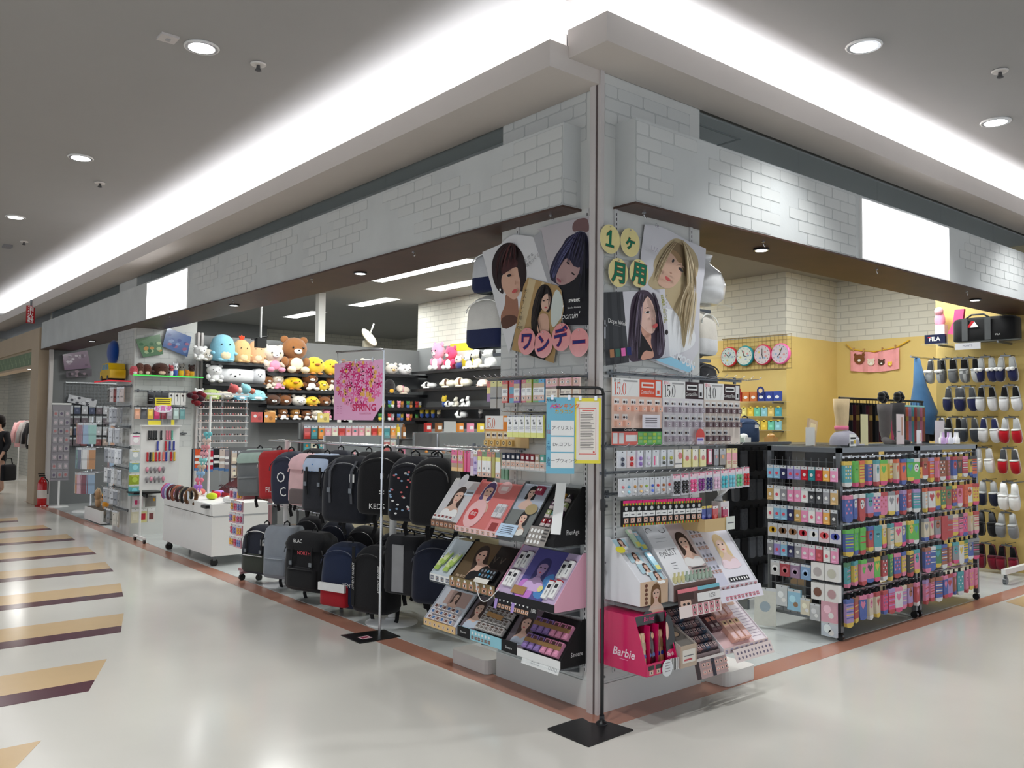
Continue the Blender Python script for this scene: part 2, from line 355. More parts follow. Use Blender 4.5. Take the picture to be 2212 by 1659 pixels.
bricks(fl, T(-.1295, 6.0, FZ0+.008) @ ML, 0, 5.83, 0, .455, keeper([(5.55, .1, .4, .3), (4.75, .1, .3, .25), (5.75, .38, .3, .3), (4.3, .35, .3, .2), (3.4, .25, .3, .22), (2.9, .1, .2, .2), (2.2, .3, .35, .18), (1.3, .15, .4, .2), (.4, .3, .3, .2)]), 13)
bricks(fl, T(-.02, .1665, FZ0+.008) @ T(-.11, 0, 0), 0, .13, 0, .2, None, 14)
so_l = slab('trim_5', -.142, .36, .155, 13.6, FZ0-.012, FZ0, 'soffit_wood', 'dark wood board under the long fascia')
so_r = slab('trim_6', .10, 9.0, -.16, .36, FZ0-.012, FZ0, 'soffit_wood', 'dark wood board under the short fascia')
slab('wall_lintel_left', .34, .36, .86, 13.6, FZ0, SZ, 'white', 'white lintel inside the shop front'); slab('wall_lintel_right', .86, 9, .34, .36, FZ0, SZ, 'white', 'white lintel inside the shop front')
# glass strip between fascia and cove, panes with joints
win1 = struct('window_1', MB().box(.0, .03, .86, 13.6, FZ1, FZ1+.02, None), 'alu', label='glass strip above the long fascia')
for i in range(9): part('pane', MB().box(.01, .018, .87+1.41*i, .87+1.41*i+1.4, FZ1+.02, 3.40, None), 'glass', win1)
win2 = struct('window_2', MB().box(.86, 9, 0, .03, FZ1, FZ1+.02, None), 'alu', label='glass strip above the short fascia')
for i in range(6): part('pane', MB().box(.87+1.11*i, .87+1.11*i+1.1, .01, .018, FZ1+.02, 3.46, None), 'glass', win2)
# little chrome hooks under the boards, downlights
def hook(loc, rz, label, grp):
    b = MB().cyl((0, 0, 0), (0, 0, -.006), .012, None); b.tube([(0, 0, -.004), (0, 0, -.02), (.012, 0, -.034), (.022, 0, -.03), (.026, 0, -.018)], .0028, None)
    solo('ceiling_hook', b, 'chrome', label, 'hook', loc, rz, grp)
for i, y in enumerate((.33, 1.75, 3.3, 5.0, 6.9)): hook((-.07, y, FZ0-.0125), RL, 'small chrome hook under the long wooden soffit, %s from the pillar' % ORD[i], 'soffit hooks')
for i, x in enumerate((.27, 1.42, 2.9, 4.5)): hook((x, -.07, FZ0-.0125), 0, 'small chrome hook under the short wooden soffit, %s from the pillar' % ORD[i], 'soffit hooks')
def downlight(x, y, z, r, label, grp, gl='lamp_glow', rim='white', h=.012):
    t = thing('downlight', label, 'downlight', (x, y, z-h), 0, grp)
    b = MB(); b.lathe([(r, 0), (r*1.04, h*.5), (r*1.0, h)], None, 24); part('rim', b, rim, t)
    part('lens', MB().lathe([(r*.76, -.0015), (r*.8, .004)], None, 24), gl, t)
    part('reflector', MB().lathe([(r*.93, -.0008), (r*.94, .003)], None, 24), 'chrome', t)
for i, (x, y) in enumerate(MALL_DL[:7]): downlight(x, y, CZ, .10, 'round white mall downlight along the %s front, %s from the corner' % ('long' if i < 4 else 'short', ORD[i % 4]), 'mall ceiling downlights')
for i, y in enumerate(SOF_L): downlight(.08, y, FZ0-.012, .052, 'small downlight in the long wooden soffit, %s from the pillar' % ORD[i], 'soffit downlights', rim='black')
for i, x in enumerate(SOF_R): downlight(x, .08, FZ0-.012, .052, 'small downlight in the short wooden soffit, %s from the pillar' % ORD[i], 'soffit downlights', rim='black')
# ---- blank back-lit sign boxes set in the fascias
def signbox(M, w, label):
    t = thing('light_box_sign', label, 'sign', M=M)
    part('frame', MB().box(0, w, -.018, 0, -.002, .445, None), 'white', t); part('lit_panel', MB().box(.008, w-.008, -.021, -.018, .006, .437, None), 'sign_glow', t)
signbox(T(2.503, -.1476, 2.74), 1.43, 'blank glowing white sign box on the short front fascia')
signbox(T(-.1295, 7.535, 2.738) @ ML, 1.43, 'blank glowing white sign box on the long front fascia')
# ---- fittings on the mall ceiling
def sprinkler(px, py, lab):
    p = onz(px, py, CZ); b = MB().lathe([(.045, -.012), (.05, -.004), (.04, 0)], rgb(220, 216, 212), 14); b.lathe([(.012, -.05), (.022, -.046), (.014, -.035), (.01, -.012)], rgb(80, 80, 82), 10)
    solo('sprinkler_head', b, 'paint', lab, 'sprinkler', (p.x, p.y, CZ), 0, 'ceiling sprinklers')
for i, q in enumerate(((558, 137), (216, 394), (52, 521), (2160, 152))): sprinkler(*q, 'small sprinkler head on the mall ceiling, %s' % ('by the square sensor plate', 'beside the second long-front downlight', 'beside the third long-front downlight', 'over the short front')[i])
p = onz(363, 80, CZ); solo('ceiling_speaker', MB().box(-.05, .05, -.05, .05, -.014, 0, rgb(205, 200, 198)).box(-.012, .012, -.012, .012, -.022, -.014, rgb(170, 168, 168)), 'paint', 'square white ceiling sensor plate beside a downlight', 'sensor', (p.x, p.y, CZ))
p = onz(16, 530, CZ); solo('ceiling_vent', MB().box(-.05, .05, -.08, .08, -.03, 0, rgb(120, 120, 124)), 'paint', 'small dark grey box on the mall ceiling', 'ceiling box', (p.x, p.y, CZ))
# ---- shop fluorescent panels, the last pair added for light on the toys
for i, (x, y) in enumerate(TROF):
    t = thing('fluorescent_light', 'long white fluorescent panel in the shop ceiling, %s' % ('over the backpacks' if i == 3 else 'over the sock racks' if y < 2 else 'row %s back' % ORD[int(y/2.4)]+(' by the side wall' if x > 3 else ' by the long front')), 'ceiling light', (x, y, SZ), 0, 'shop ceiling panels')
    part('housing', MB().box(-.16, .16, -.62, .62, -.006, 0, None), 'white', t); part('diffuser', MB().box(-.13, .13, -.59, .59, -.010, -.006, None), 'troffer_glow', t)
h_ = struct('trim_8', MB().box(.98, 1.5, .16, .175, SZ-.006, SZ, rgb(60, 58, 56)).box(.98, 1.5, .44, .455, SZ-.006, SZ, rgb(60, 58, 56)).box(.98, .995, .16, .455, SZ-.006, SZ, rgb(60, 58, 56)).box(1.485, 1.5, .16, .455, SZ-.006, SZ, rgb(60, 58, 56)), 'paint', label='dark rim of a ceiling access hatch')
# ---- shop walls
YP = 8.5
slab('wall_partition', .82, 4.45, YP, YP+.06, 0, 2.69, 'grey_wall', 'grey partition behind the plush shelves')
slab('wall_partition_side', 4.45, 4.52, 4.6, YP+.06, 0, 2.72, 'grey_wall', 'grey side wall with dog toy shelves')
slab('wall_side_upper', 4.46, 4.54, 4.6, YP+.06, 2.72, SZ, 'brick_far', 'white brick upper wall')
slab('wall_rear', .3, 9, 14.1, 14.2, 0, SZ, 'brick_far', 'white brick rear wall'); slab('wall_rear_side', 7.6, 7.7, 4.6, 14.2, 0, SZ, 'brick_far', 'white brick rear side wall')
X1, Y2, X3, XS = 6.18, 2.78, 7.40, 6.6
for nm, a, lab in (('wall_alcove_1', (X1, X1+.06, Y2, 5.5), 'alcove wall with clocks'), ('wall_alcove_2', (X1+.06, X3+.1, Y2, Y2+.06), 'narrow alcove wall'), ('wall_alcove_3', (X3, X3+.06, 1.15, Y2), 'alcove wall with the banner')):
    slab(nm, a[0], a[1], a[2], a[3], 0, 2.66, 'yellow_wall', 'warm yellow '+lab); slab(nm+'_upper', a[0], a[1], a[2], a[3], 2.66, SZ, 'brick_far', 'white brick wallpaper above the yellow '+lab)
slab('wall_slipper', XS, XS+.8, -.02, 1.12, 0, SZ, 'yellow_wall', 'yellow wall with slippers on hooks'); slab('wall_front_end', XS-.02, 9, -.14, .0, 0, FZ0, 'beige', 'beige end of the shop front')
slab('wall_cross', 4.5, 7.6, 5.5, 5.56, 0, SZ, 'yellow_wall', 'yellow wall at the back')
# ---- far pillar of the long front
fp = slab('wall_pillar_far', .004, .81, 8.5, 9.3, 0, SZ, 'brick_paper', 'white brick pillar further along the long front')
bricks(fp, T(.02, 8.5, .16), 0, .79, 1.0, 2.57, None, 21); bricks(fp, T(.004, 9.3, .16) @ ML, 0, .79, 1.2, 2.57, None, 22)
struct('trim_7', MB().box(.81, .84, 8.46, 8.56, 0, 2.72, None).box(.86, .89, 8.46, 8.56, 0, 2.72, None), 'alu', label='aluminium shutter guide on the far pillar')
slab('wall_end', .02, 4, 13.5, 13.56, 0, SZ, 'grey_wall', 'grey end wall of the shop')
slab('wall_glass_end', -.02, .04, 13.42, 13.5, 0, FZ0-.012, 'alu', 'slim grey end post of the long front')
# ================================================================== PRINT: flat coloured shapes on sheets
def sm(pts, n=2):
    for _ in range(n):
        q = []
        for i in range(len(pts)):
            a = pts[i]; b = pts[(i+1) % len(pts)]
            q += [(a[0]*.75+b[0]*.25, a[1]*.75+b[1]*.25), (a[0]*.25+b[0]*.75, a[1]*.25+b[1]*.75)]
        pts = q
    return pts
def elp(x, y, a, b, rot=0, n=14):
    c, s = math.cos(math.radians(rot)), math.sin(math.radians(rot))
    return [(x+a*math.cos(2*PI*i/n)*c-b*math.sin(2*PI*i/n)*s, y+a*math.cos(2*PI*i/n)*s+b*math.sin(2*PI*i/n)*c) for i in range(n)]
def strands(A, B, n, cols, w=5, seed=1):
    # n thin locks lying between two guide curves A and B (three points each)
    rr = random.Random(seed); out = []
    for i in range(n):
        f = rr.random(); P = [(a[0]+(b[0]-a[0])*f+rr.uniform(-8, 8), a[1]+(b[1]-a[1])*f+rr.uniform(-8, 8)) for a, b in zip(A, B)]; L = []; Rr = []; t1 = rr.uniform(.6, 1)
        for k in range(8):
            t = t1*k/7; x = (1-t)**2*P[0][0]+2*t*(1-t)*P[1][0]+t*t*P[2][0]; y = (1-t)**2*P[0][1]+2*t*(1-t)*P[1][1]+t*t*P[2][1]; q = w*(.3+math.sin(PI*k/7))*.6; L.append((x-q, y)); Rr.append((x+q, y))
        out.append((rr.choice(cols), L+Rr[::-1]))
    return out
SK = rgb(222, 184, 164); SKD = rgb(188, 146, 126); LIP = rgb(196, 84, 84); DK = rgb(34, 28, 30)
def sheet(name, label, cat, side, off, crop, shapes, texts=(), group=None, m='paper', t=.0012, y0=0.):
    # a sheet pinned flat on a pillar face; shapes = [(colour, points)] in a crop of the photo (ox, oy, scale), first = the sheet itself
    ox, oy, sc = crop
    def loc(p):
        q = onx(ox+p[0]/sc, oy+p[1]/sc, off) if side == 'L' else ony(ox+p[0]/sc, oy+p[1]/sc, off)
        return (-q.y, q.z) if side == 'L' else (q.x, q.z)
    base = [loc(p) for p in shapes[0][1]]
    cx = sum(p[0] for p in base)/len(base); cz = min(p[1] for p in base)
    b = MB(); b.prism([(x-cx, z-cz) for x, z in base], -t, 0, shapes[0][0], side=rgb(225, 225, 225)); y = -t
    root = thing(name, label, cat, (off, -cx, cz) if side == 'L' else (cx, off, cz), RL if side == 'L' else 0, group)
    part('sheet', b, m, root); pr = MB()
    for col, pts in shapes[1:]:
        y -= .0003; pr.poly([(x-cx, z-cz) for x, z in (loc(p) for p in pts)], y, col)
    if len(shapes) > 1: part('printed_picture', pr, m, root)
    if texts:
        tb = MB(); y -= .0004
        for s, p, h, col, rot, kw in texts:
            x, z = loc(p); tb.text(s, h, 0, 0, 0, col, T(x-cx, y, z-cz) @ RY(rot), **kw)
        part('lettering', tb, m, root)
    return root
CA = (1030, 465, 4.954); CB = (1285, 470, 4.608)
g = rgb(222, 222, 224)
sheet('poster', 'poster of a woman with a short dark bob on white', 'poster', 'L', -.012, CA, [
    (g, [(60, 395), (255, 310), (330, 240), (400, 205), (500, 215), (605, 232), (690, 165), (800, 725), (640, 1000), (430, 1160), (345, 1480), (280, 1240)]),
    (rgb(172, 172, 176), [(605, 232), (690, 165), (800, 725), (760, 720)]),
    (rgb(158, 112, 90), sm([(305, 820), (400, 900), (440, 870), (447, 1020), (470, 1120), (430, 1160), (285, 1235), (245, 1090), (310, 960)])),
    (rgb(92, 60, 48), sm([(250, 1120), (330, 1060), (440, 1080), (430, 1160), (285, 1235)], 1)),
    (rgb(40, 26, 28), sm([(330, 290), (400, 300), (480, 380), (525, 500), (540, 640), (520, 760), (470, 850), (420, 640), (330, 600), (270, 640), (265, 720), (300, 860), (220, 800), (172, 680), (158, 520), (200, 400), (265, 320)])),
    (rgb(212, 170, 148), sm([(265, 650), (330, 600), (440, 540), (447, 620), (470, 700), (465, 750), (472, 790), (462, 830), (430, 892), (395, 905), (350, 880), (302, 830), (268, 760)])),
    (rgb(74, 40, 42), sm([(255, 520), (330, 470), (430, 460), (452, 545), (360, 575), (270, 655)])),
    (rgb(40, 26, 28), sm([(430, 520), (500, 480), (520, 640), (490, 760), (470, 720), (450, 600)])),
    *strands([(340, 300), (180, 400), (215, 790)], [(400, 305), (260, 420), (275, 640)], 26, [rgb(56, 36, 38), rgb(70, 44, 44), rgb(28, 18, 20)], 5, 2), *strands([(390, 300), (330, 380), (290, 620)], [(430, 320), (450, 400), (440, 540)], 26, [rgb(96, 52, 52), rgb(60, 32, 34), rgb(44, 26, 28)], 5, 3), (rgb(188, 144, 122), sm([(440, 690), (452, 735), (436, 752), (428, 740)])), (W, elp(368, 652, 24, 10, -15)), (DK, sm([(340, 655), (370, 628), (402, 640), (375, 668)])), (DK, [(325, 620), (360, 596), (398, 598), (360, 604)]),
    (LIP, sm([(395, 828), (430, 788), (470, 800), (430, 842)])), (W, elp(277, 800, 9, 14))],
    [('自 然 な', (590, 470), .018, rgb(110, 110, 115), -.45, {}), ('瞳をつくる', (630, 500), .018, rgb(110, 110, 115), -.45, {})])
sheet('poster', 'dark poster of a woman with long blue-black hair tilting her head', 'poster', 'L', -.010, CA, [
    (rgb(192, 186, 190), [(640, 150), (820, 95), (1020, 50), (1212, 8), (1200, 1178), (930, 1178), (800, 725), (690, 165)]),
    (rgb(120, 92, 92), sm([(1060, 45), (1180, 20), (1205, 100), (1200, 190), (1100, 160), (1030, 185), (1020, 110)])),
    (rgb(44, 42, 64), sm([(1040, 200), (1100, 165), (1190, 190), (1203, 400), (1200, 760), (1195, 1000), (930, 1000), (900, 760), (830, 720), (790, 690), (775, 600), (830, 450), (920, 320), (960, 240)])),
    (rgb(82, 84, 122), sm([(800, 600), (860, 450), (950, 300), (960, 420), (860, 600), (820, 700)])),
    (rgb(26, 25, 32), [(870, 765), (1000, 700), (1200, 560), (1200, 1176), (932, 1176)]),
    (rgb(178, 146, 144), sm([(950, 450), (1010, 480), (1040, 560), (1120, 540), (1080, 660), (1000, 720), (930, 748), (870, 742), (842, 690), (870, 590)])),
    (rgb(44, 42, 64), sm([(960, 360), (1100, 420), (1120, 560), (1060, 560), (1000, 480)])),
    *strands([(1090, 180), (880, 330), (790, 680)], [(1130, 190), (960, 400), (860, 620)], 30, [rgb(96, 98, 140), rgb(60, 60, 92), rgb(36, 34, 52)], 5, 4), *strands([(1110, 180), (1000, 330), (990, 520)], [(1180, 230), (1190, 420), (1110, 560)], 30, [rgb(34, 32, 50), rgb(64, 62, 92)], 5, 5), *strands([(1180, 260), (1200, 500), (1100, 900)], [(1195, 300), (1200, 700), (1190, 1100)], 20, [rgb(40, 38, 54), rgb(20, 20, 28)], 6, 6), (DK, elp(1015, 520, 22, 9, 40)), (DK, elp(1068, 632, 22, 9, 40)), (rgb(150, 84, 96), sm([(885, 668), (930, 690), (948, 728), (908, 722)]))],
    [('sweet', (1080, 932), .026, W, .03, dict(bold=.02)), ('Sawako Hameno', (1080, 1000), .011, W, .03, {}), ("loomin'", (1035, 1110), .036, W, .03, dict(shear=.3)), ('e', (962, 1000), .026, W, .03, dict(shear=.3))])
sheet('poster', 'gold poster of a long-haired woman in a backless black dress', 'poster', 'L', -.017, CA, [
    (rgb(178, 146, 98), [(545, 665), (865, 755), (905, 800), (935, 1000), (900, 1150), (860, 1350), (825, 1582), (375, 1440), (500, 760)]),
    (rgb(206, 186, 146), [(560, 672), (635, 692), (500, 1250), (440, 1200)]), (rgb(206, 186, 146), [(700, 710), (730, 718), (690, 800), (670, 800)]),
    (rgb(210, 218, 212), sm([(860, 780), (915, 860), (930, 1000), (890, 1130), (800, 1230), (790, 1000), (820, 850)])),
    (rgb(22, 20, 22), [(560, 1495), (640, 1250), (690, 1060), (760, 1070), (785, 1260), (735, 1552)]),
    (rgb(40, 33, 32), sm([(700, 738), (765, 742), (812, 830), (805, 960), (770, 1060), (720, 1000), (690, 1010), (650, 1110), (640, 1310), (580, 1220), (590, 1020), (620, 900), (650, 800)])),
    (SK, sm([(690, 900), (750, 830), (792, 860), (790, 930), (776, 990), (745, 1037), (700, 1010), (685, 950)])),
    (rgb(214, 172, 150), sm([(680, 1050), (760, 1055), (775, 1120), (780, 1240), (730, 1300), (650, 1265), (655, 1120)])),
    *strands([(720, 745), (640, 860), (590, 1180)], [(740, 750), (690, 900), (640, 1290)], 24, [rgb(66, 54, 50), rgb(28, 24, 24)], 4, 7), *strands([(750, 750), (800, 820), (800, 950)], [(760, 750), (810, 860), (770, 1050)], 10, [rgb(60, 48, 46), rgb(30, 26, 26)], 4, 8), (DK, elp(735, 918, 12, 6)), (DK, elp(775, 905, 9, 6)), (LIP, elp(757, 990, 13, 9)), (DK, [(655, 1110), (668, 1110), (700, 1260), (690, 1260)])],
    [(c, (540-11*i, 830+58*i), .02, rgb(50, 44, 38), .1, {}) for i, c in enumerate('大人キレイ瞳の')]+[('eye', (480, 1215), .026, rgb(50, 44, 38), .1, dict(shear=.2))])
def badge(side, crop, x, y, rot, ch, col, ink, rim, label, cat, group, h=.08):
    ox, oy, sc = crop
    p = onx(ox+x/sc, oy+y/sc, -.028) if side == 'L' else ony(ox+x/sc, oy+y/sc, -.028)
    t = thing('round_sign', label, cat, p, RL if side == 'L' else 0, group)
    b = MB(); b.prism(elp(0, 0, .079, .08, 0, 28), -.0015, 0, col, side=W); part('disc', b, 'film', t)
    lb = MB()
    if ch == '1': [lb.prism([(-.034, -.045), (.034, -.045), (.034, -.03), (.011, -.03), (.011, .05), (-.004, .05), (-.03, .025), (-.03, .012), (-.008, .024), (-.008, -.03), (-.034, -.03)], -.0022-k*.0003, -.0018, (rim, ink)[k], RY(rot) @ SC(1-.08*k, 1, 1-.05*k)) for k in (0, 1)]
    else: lb.text(ch, h, 0, -h*.5, -.0019, rim, RY(rot), bold=.055); lb.text(ch, h, 0, -h*.5, -.0023, ink, RY(rot), bold=.03)
    part('lettering', lb, 'paper', t)
    part('pin', MB().cyl((0, -.0015, .068), (0, -.006, .068), .004, None, n=8), 'chrome', t)
NAVY = rgb(38, 44, 112); PK = rgb(236, 158, 158); PKR = rgb(170, 30, 70)
for x, y, ch, rot, od in ((535, 1350, 'ワ', .05, 'beside the gold poster'), (712, 1380, 'ン', .12, 'between two other pink signs'), (905, 1305, 'デ', -.1, 'raised above its pink neighbours'), (1095, 1362, 'ー', 0, 'next to the shutter post')):
    badge('L', CA, x, y, rot, ch, PK, NAVY, PKR, 'round pink sign with navy katakana %s, %s' % (ch, od), 'sign', 'pink letter discs')
YLC = rgb(240, 226, 160); GRN = rgb(0, 116, 84); BRN = rgb(130, 60, 40)
for x, y, ch, rot, hh, od in ((150, 215, '1', .06, .1, '1, next to the shutter post'), (350, 248, 'ヶ', .1, .062, 'small katakana ke'), (232, 548, '月', .05, .085, 'kanji for month'), (438, 556, '用', .1, .09, 'kanji for use, by the blonde poster')):
    badge('R', CB, x, y, rot, ch, YLC, GRN, BRN, 'round yellow sign with green '+od, 'sign', 'yellow letter discs', hh)
sheet('poster', 'tall poster of a tousled blonde woman on the short side of the pillar', 'poster', 'R', -.011, CB, [
    (rgb(214, 213, 219), [(495, 68), (560, 75), (660, 92), (780, 150), (920, 230), (1105, 310), (1090, 560), (1045, 860), (1030, 1330), (938, 1490), (880, 1545), (540, 1420), (450, 700), (455, 380)]),
    (rgb(236, 238, 240), sm([(560, 900), (780, 900), (1000, 1100), (1000, 1300), (700, 1390), (560, 1380)])),
    (rgb(190, 172, 136), sm([(790, 200), (880, 225), (970, 310), (1025, 400), (1032, 520), (990, 640), (985, 760), (965, 900), (925, 1060), (890, 1330), (862, 1240), (850, 1000), (760, 900), (700, 780), (560, 700), (515, 650), (590, 540), (575, 450), (640, 330), (720, 250)])),
    (rgb(132, 112, 84), sm([(740, 260), (830, 240), (920, 330), (900, 460), (960, 560), (900, 620), (850, 430), (700, 340)])),
    (rgb(214, 198, 164), sm([(930, 380), (985, 430), (960, 640), (900, 760), (880, 900), (850, 820), (900, 640)])),
    (rgb(212, 174, 152), sm([(715, 330), (800, 350), (862, 430), (872, 540), (830, 640), (760, 705), (680, 705), (612, 650), (640, 560), (680, 470)])),
    (rgb(160, 130, 96), sm([(700, 320), (800, 320), (880, 430), (840, 470), (780, 370)])),
    *strands([(780, 230), (600, 400), (540, 680)], [(800, 250), (700, 380), (620, 640)], 34, [rgb(206, 188, 152), rgb(160, 138, 104), rgb(120, 100, 76)], 5, 9), *strands([(840, 230), (1030, 450), (960, 900)], [(860, 280), (900, 500), (860, 860)], 50, [rgb(222, 206, 172), rgb(170, 150, 114), rgb(136, 116, 88)], 6, 10), *strands([(900, 640), (780, 800), (800, 1000)], [(960, 760), (950, 1000), (890, 1330)], 40, [rgb(214, 198, 164), rgb(176, 156, 122)], 5, 11), (rgb(150, 120, 100), [(752, 486), (800, 470), (846, 520), (800, 484)]), (DK, sm([(768, 508), (800, 500), (835, 556), (800, 546)])), (DK, elp(724, 440, 12, 18, 20)), (LIP, sm([(636, 588), (672, 598), (706, 642), (660, 644)])), (rgb(176, 132, 112), elp(700, 560, 14, 9, 40)),
    (rgb(150, 204, 230), [(540, 1420), (700, 1392), (942, 1482), (935, 1500), (880, 1545)])],
    [('LE MOON', (808, 1448), .045, rgb(232, 236, 240), .33, dict(bold=.03, wide=.8)), ('FR', (560, 112), .022, rgb(150, 146, 156), .35, {}), ('UA', (540, 352), .03, rgb(170, 166, 178), .2, dict(wide=1.2))])
sheet('poster', 'poster of a mauve-haired woman beside a dark grey panel with white script', 'poster', 'R', -.016, CB, [
    (rgb(214, 213, 220), [(75, 745), (275, 737), (695, 712), (745, 1385), (105, 1475)]), (rgb(64, 66, 70), [(75, 745), (275, 737), (340, 1441), (105, 1475)]),
    (rgb(52, 54, 58), [(120, 745), (160, 743), (190, 1460), (150, 1466)]), (rgb(52, 54, 58), [(215, 741), (245, 739), (290, 1448), (255, 1452)]),
    (rgb(74, 60, 76), sm([(430, 725), (500, 718), (560, 755), (612, 860), (645, 1000), (685, 1150), (695, 1290), (672, 1398), (560, 1412), (440, 1428), (340, 1441), (322, 1300), (338, 1100), (350, 900), (370, 800)])),
    (rgb(110, 98, 118), sm([(380, 900), (410, 1000), (390, 1200), (360, 1400), (345, 1250), (360, 1050)])), (rgb(110, 98, 118), sm([(620, 1100), (660, 1180), (670, 1330), (620, 1390), (610, 1230)])),
    (rgb(212, 160, 140), sm([(440, 1060), (500, 1130), (562, 1150), (548, 1260), (598, 1390), (520, 1410), (450, 1425), (440, 1300), (486, 1230)])),
    (rgb(26, 24, 28), sm([(428, 1150), (470, 1160), (520, 1240), (575, 1330), (560, 1336), (490, 1318), (440, 1420), (424, 1400), (420, 1300)], 1)),
    (rgb(232, 194, 180), sm([(440, 900), (466, 800), (520, 776), (572, 850), (602, 960), (607, 1060), (592, 1130), (560, 1163), (500, 1132), (440, 1060), (424, 980)])),
    (rgb(60, 48, 56), sm([(440, 860), (480, 780), (540, 770), (500, 800), (455, 900), (432, 1010)])), *strands([(430, 740), (350, 900), (340, 1430)], [(460, 760), (430, 1000), (430, 1420)], 40, [rgb(104, 90, 110), rgb(60, 48, 62), rgb(130, 118, 138)], 5, 12), *strands([(540, 750), (630, 900), (600, 1400)], [(560, 760), (650, 1000), (685, 1390)], 36, [rgb(96, 82, 102), rgb(56, 44, 58), rgb(120, 108, 128)], 5, 13), (W, elp(490, 948, 26, 11, -8)), (DK, sm([(466, 950), (490, 930), (514, 940), (490, 962)])), (DK, sm([(555, 925), (575, 905), (588, 930), (570, 940)])),
    (DK, [(450, 915), (490, 895), (512, 905), (490, 902)]), (LIP, sm([(533, 1080), (575, 1052), (592, 1070), (575, 1103), (540, 1108)])), (rgb(206, 160, 146), elp(545, 1015, 12, 8)), (DK, elp(675, 1145, 16, 26))]
    + [(c, [(108+56*i, 1318-7*i), (150+56*i, 1313-7*i), (156+56*i, 1392-7*i), (114+56*i, 1397-7*i)]) for i, c in enumerate((rgb(170, 120, 84), rgb(64, 110, 96), rgb(230, 110, 180), rgb(30, 44, 104)))],
    [('Dope Wink', (185, 1066), .024, W, .06, dict(wide=.9)), ('____________', (185, 1080), .006, W, .06, {})]+[(c, (630+7*i, 815+48*i), .022, rgb(150, 150, 70), .03, dict(bold=.02)) for i, c in enumerate('色素薄系の瞳')]
    + [(c, (672, 795+36*i), .012, rgb(120, 120, 122), .03, {}) for i, c in enumerate('大人のための')])
# ---- black pole sign in front of the corner with two notices
def pole_sign():
    t = thing('sign_stand', 'black metal pole stand with square base at the pillar corner', 'sign stand', (-.205, -.142, 0))
    b = MB(); b.prism([(-.165, -.15), (-.16, -.155), (.165, -.14), (.17, -.13), (.15, .02), (.09, .03), (.07, .07), (.085, .14), (.02, .15), (-.155, .145), (-.165, .135)], -.006, 0, K, Matrix(((1, 0, 0, 0), (0, 0, 1, 0), (0, -1, 0, 0), (0, 0, 0, 1)))); part('base', b, 'black', t)
    px, py = .105, .02
    part('foot', MB().lathe([(.03, .006), (.028, .014), (.014, .02), (.013, .05)], None, 16, T(px, py, 0)), 'black', t)
    d = Vector((-.77, .64, 0)); p0 = Vector((px, py, 0))
    part('pole', MB().cyl(p0+Vector((0, 0, .02)), p0+Vector((0, 0, 1.12)), .0095, None).cyl(p0+Vector((0, 0, 1.1)), p0+Vector((0, 0, 1.70)), .0075, None), 'black', t)
    part('collar', MB().lathe([(.013, 1.09), (.014, 1.10), (.014, 1.14), (.013, 1.15)], None, 12, T(px, py, 0)).box(.008, .03, -.006, .006, 1.105, 1.12, None, T(px, py, 0)), 'black', t)
    part('arm', MB().tube([p0+Vector((0, 0, 1.69)), p0+d*.006+Vector((0, 0, 1.718)), p0+d*.03+Vector((0, 0, 1.727)), p0+d*.245+Vector((0, 0, 1.727))], .008, None, 8).tube([p0+d*.0+Vector((0, 0, 1.69)), p0+d*.225+Vector((0, 0, 1.69)), p0+d*.225+Vector((0, 0, 1.727))], .004, None), 'black', t)
    return t.location+p0, d
p0, d = pole_sign()
rzs = math.atan2(-d.y, -d.x)
def notice(name, label, cx, w, h, ztop, base, content, dy=0):
    q = p0+d*cx; t = thing(name, label, 'notice', (q.x+dy*.64, q.y+dy*.77, ztop-h), rzs)
    part('sheet', MB().box(-w/2, w/2, -.001, .001, 0, h, base), 'paper', t); b = MB(); content(b, w, h); part('printed_text', b, 'paper', t)
    for sx in (-.3, .3): part('bulldog_clip', MB().box(w*sx-.007, w*sx+.007, -.005, .005, h-.012, h+.012, None), 'chrome', t)
def blue(b, w, h):
    for i, s in enumerate(('アイリスト', 'Dr.コフレ', 'ドープウィンク')):
        z = h*.50-i*h*.213; b.rect(-w*.34, w*.48, z, z+h*.195, -.0015, W); b.text(s, .016, w*.07, z+h*.075, -.002, rgb(70, 70, 74))
        b.text('%d' % (i+1), .016, -w*.42, z+h*.10, -.002, rgb(200, 60, 110) if i == 0 else rgb(40, 90, 140)); b.text('位', .016, -w*.42, z+h*.03, -.002, rgb(200, 60, 60) if i == 0 else rgb(40, 90, 140))
    b.text('大切な', .013, -w*.34, h*.945, -.002, K); b.text('人気', .02, -w*.2, h*.86, -.002, rgb(220, 70, 170), bold=.02); b.text('ランキング', .02, w*.2, h*.86, -.002, rgb(230, 120, 60), bold=.02); b.text('カラコン', .017, w*.12, h*.79, -.002, rgb(216, 170, 40), bold=.02)
def yel(b, w, h):
    b.rect(-w*.44, w*.42, h*.05, h*.95, -.0015, rgb(240, 232, 222))
    for x0, x1, z0, z1 in ((-.34, .32, .84, .85), (-.34, .32, .14, .15), (-.34, -.325, .14, .85), (.305, .32, .14, .85)): b.rect(w*x0, w*x1, h*z0, h*z1, -.002, rgb(226, 84, 74))
    b.rect(-w*.22, w*.24, h*.805, h*.818, -.002, rgb(226, 100, 90)); rr = random.Random(3)
    for i in range(24): b.rect(-w*.29, w*(rr.uniform(.1, .27)), h*(.77-.024*i), h*(.778-.024*i), -.002, rgb(96, 88, 86))
    b.rect(w*.2, w*.27, h*.165, h*.185, -.002, rgb(226, 84, 74))
notice('paper_notice', 'blue handwritten ranking board with three white boxes on the pole stand', .224, .146, .395, 1.675, rgb(120, 184, 208), blue, -.02)
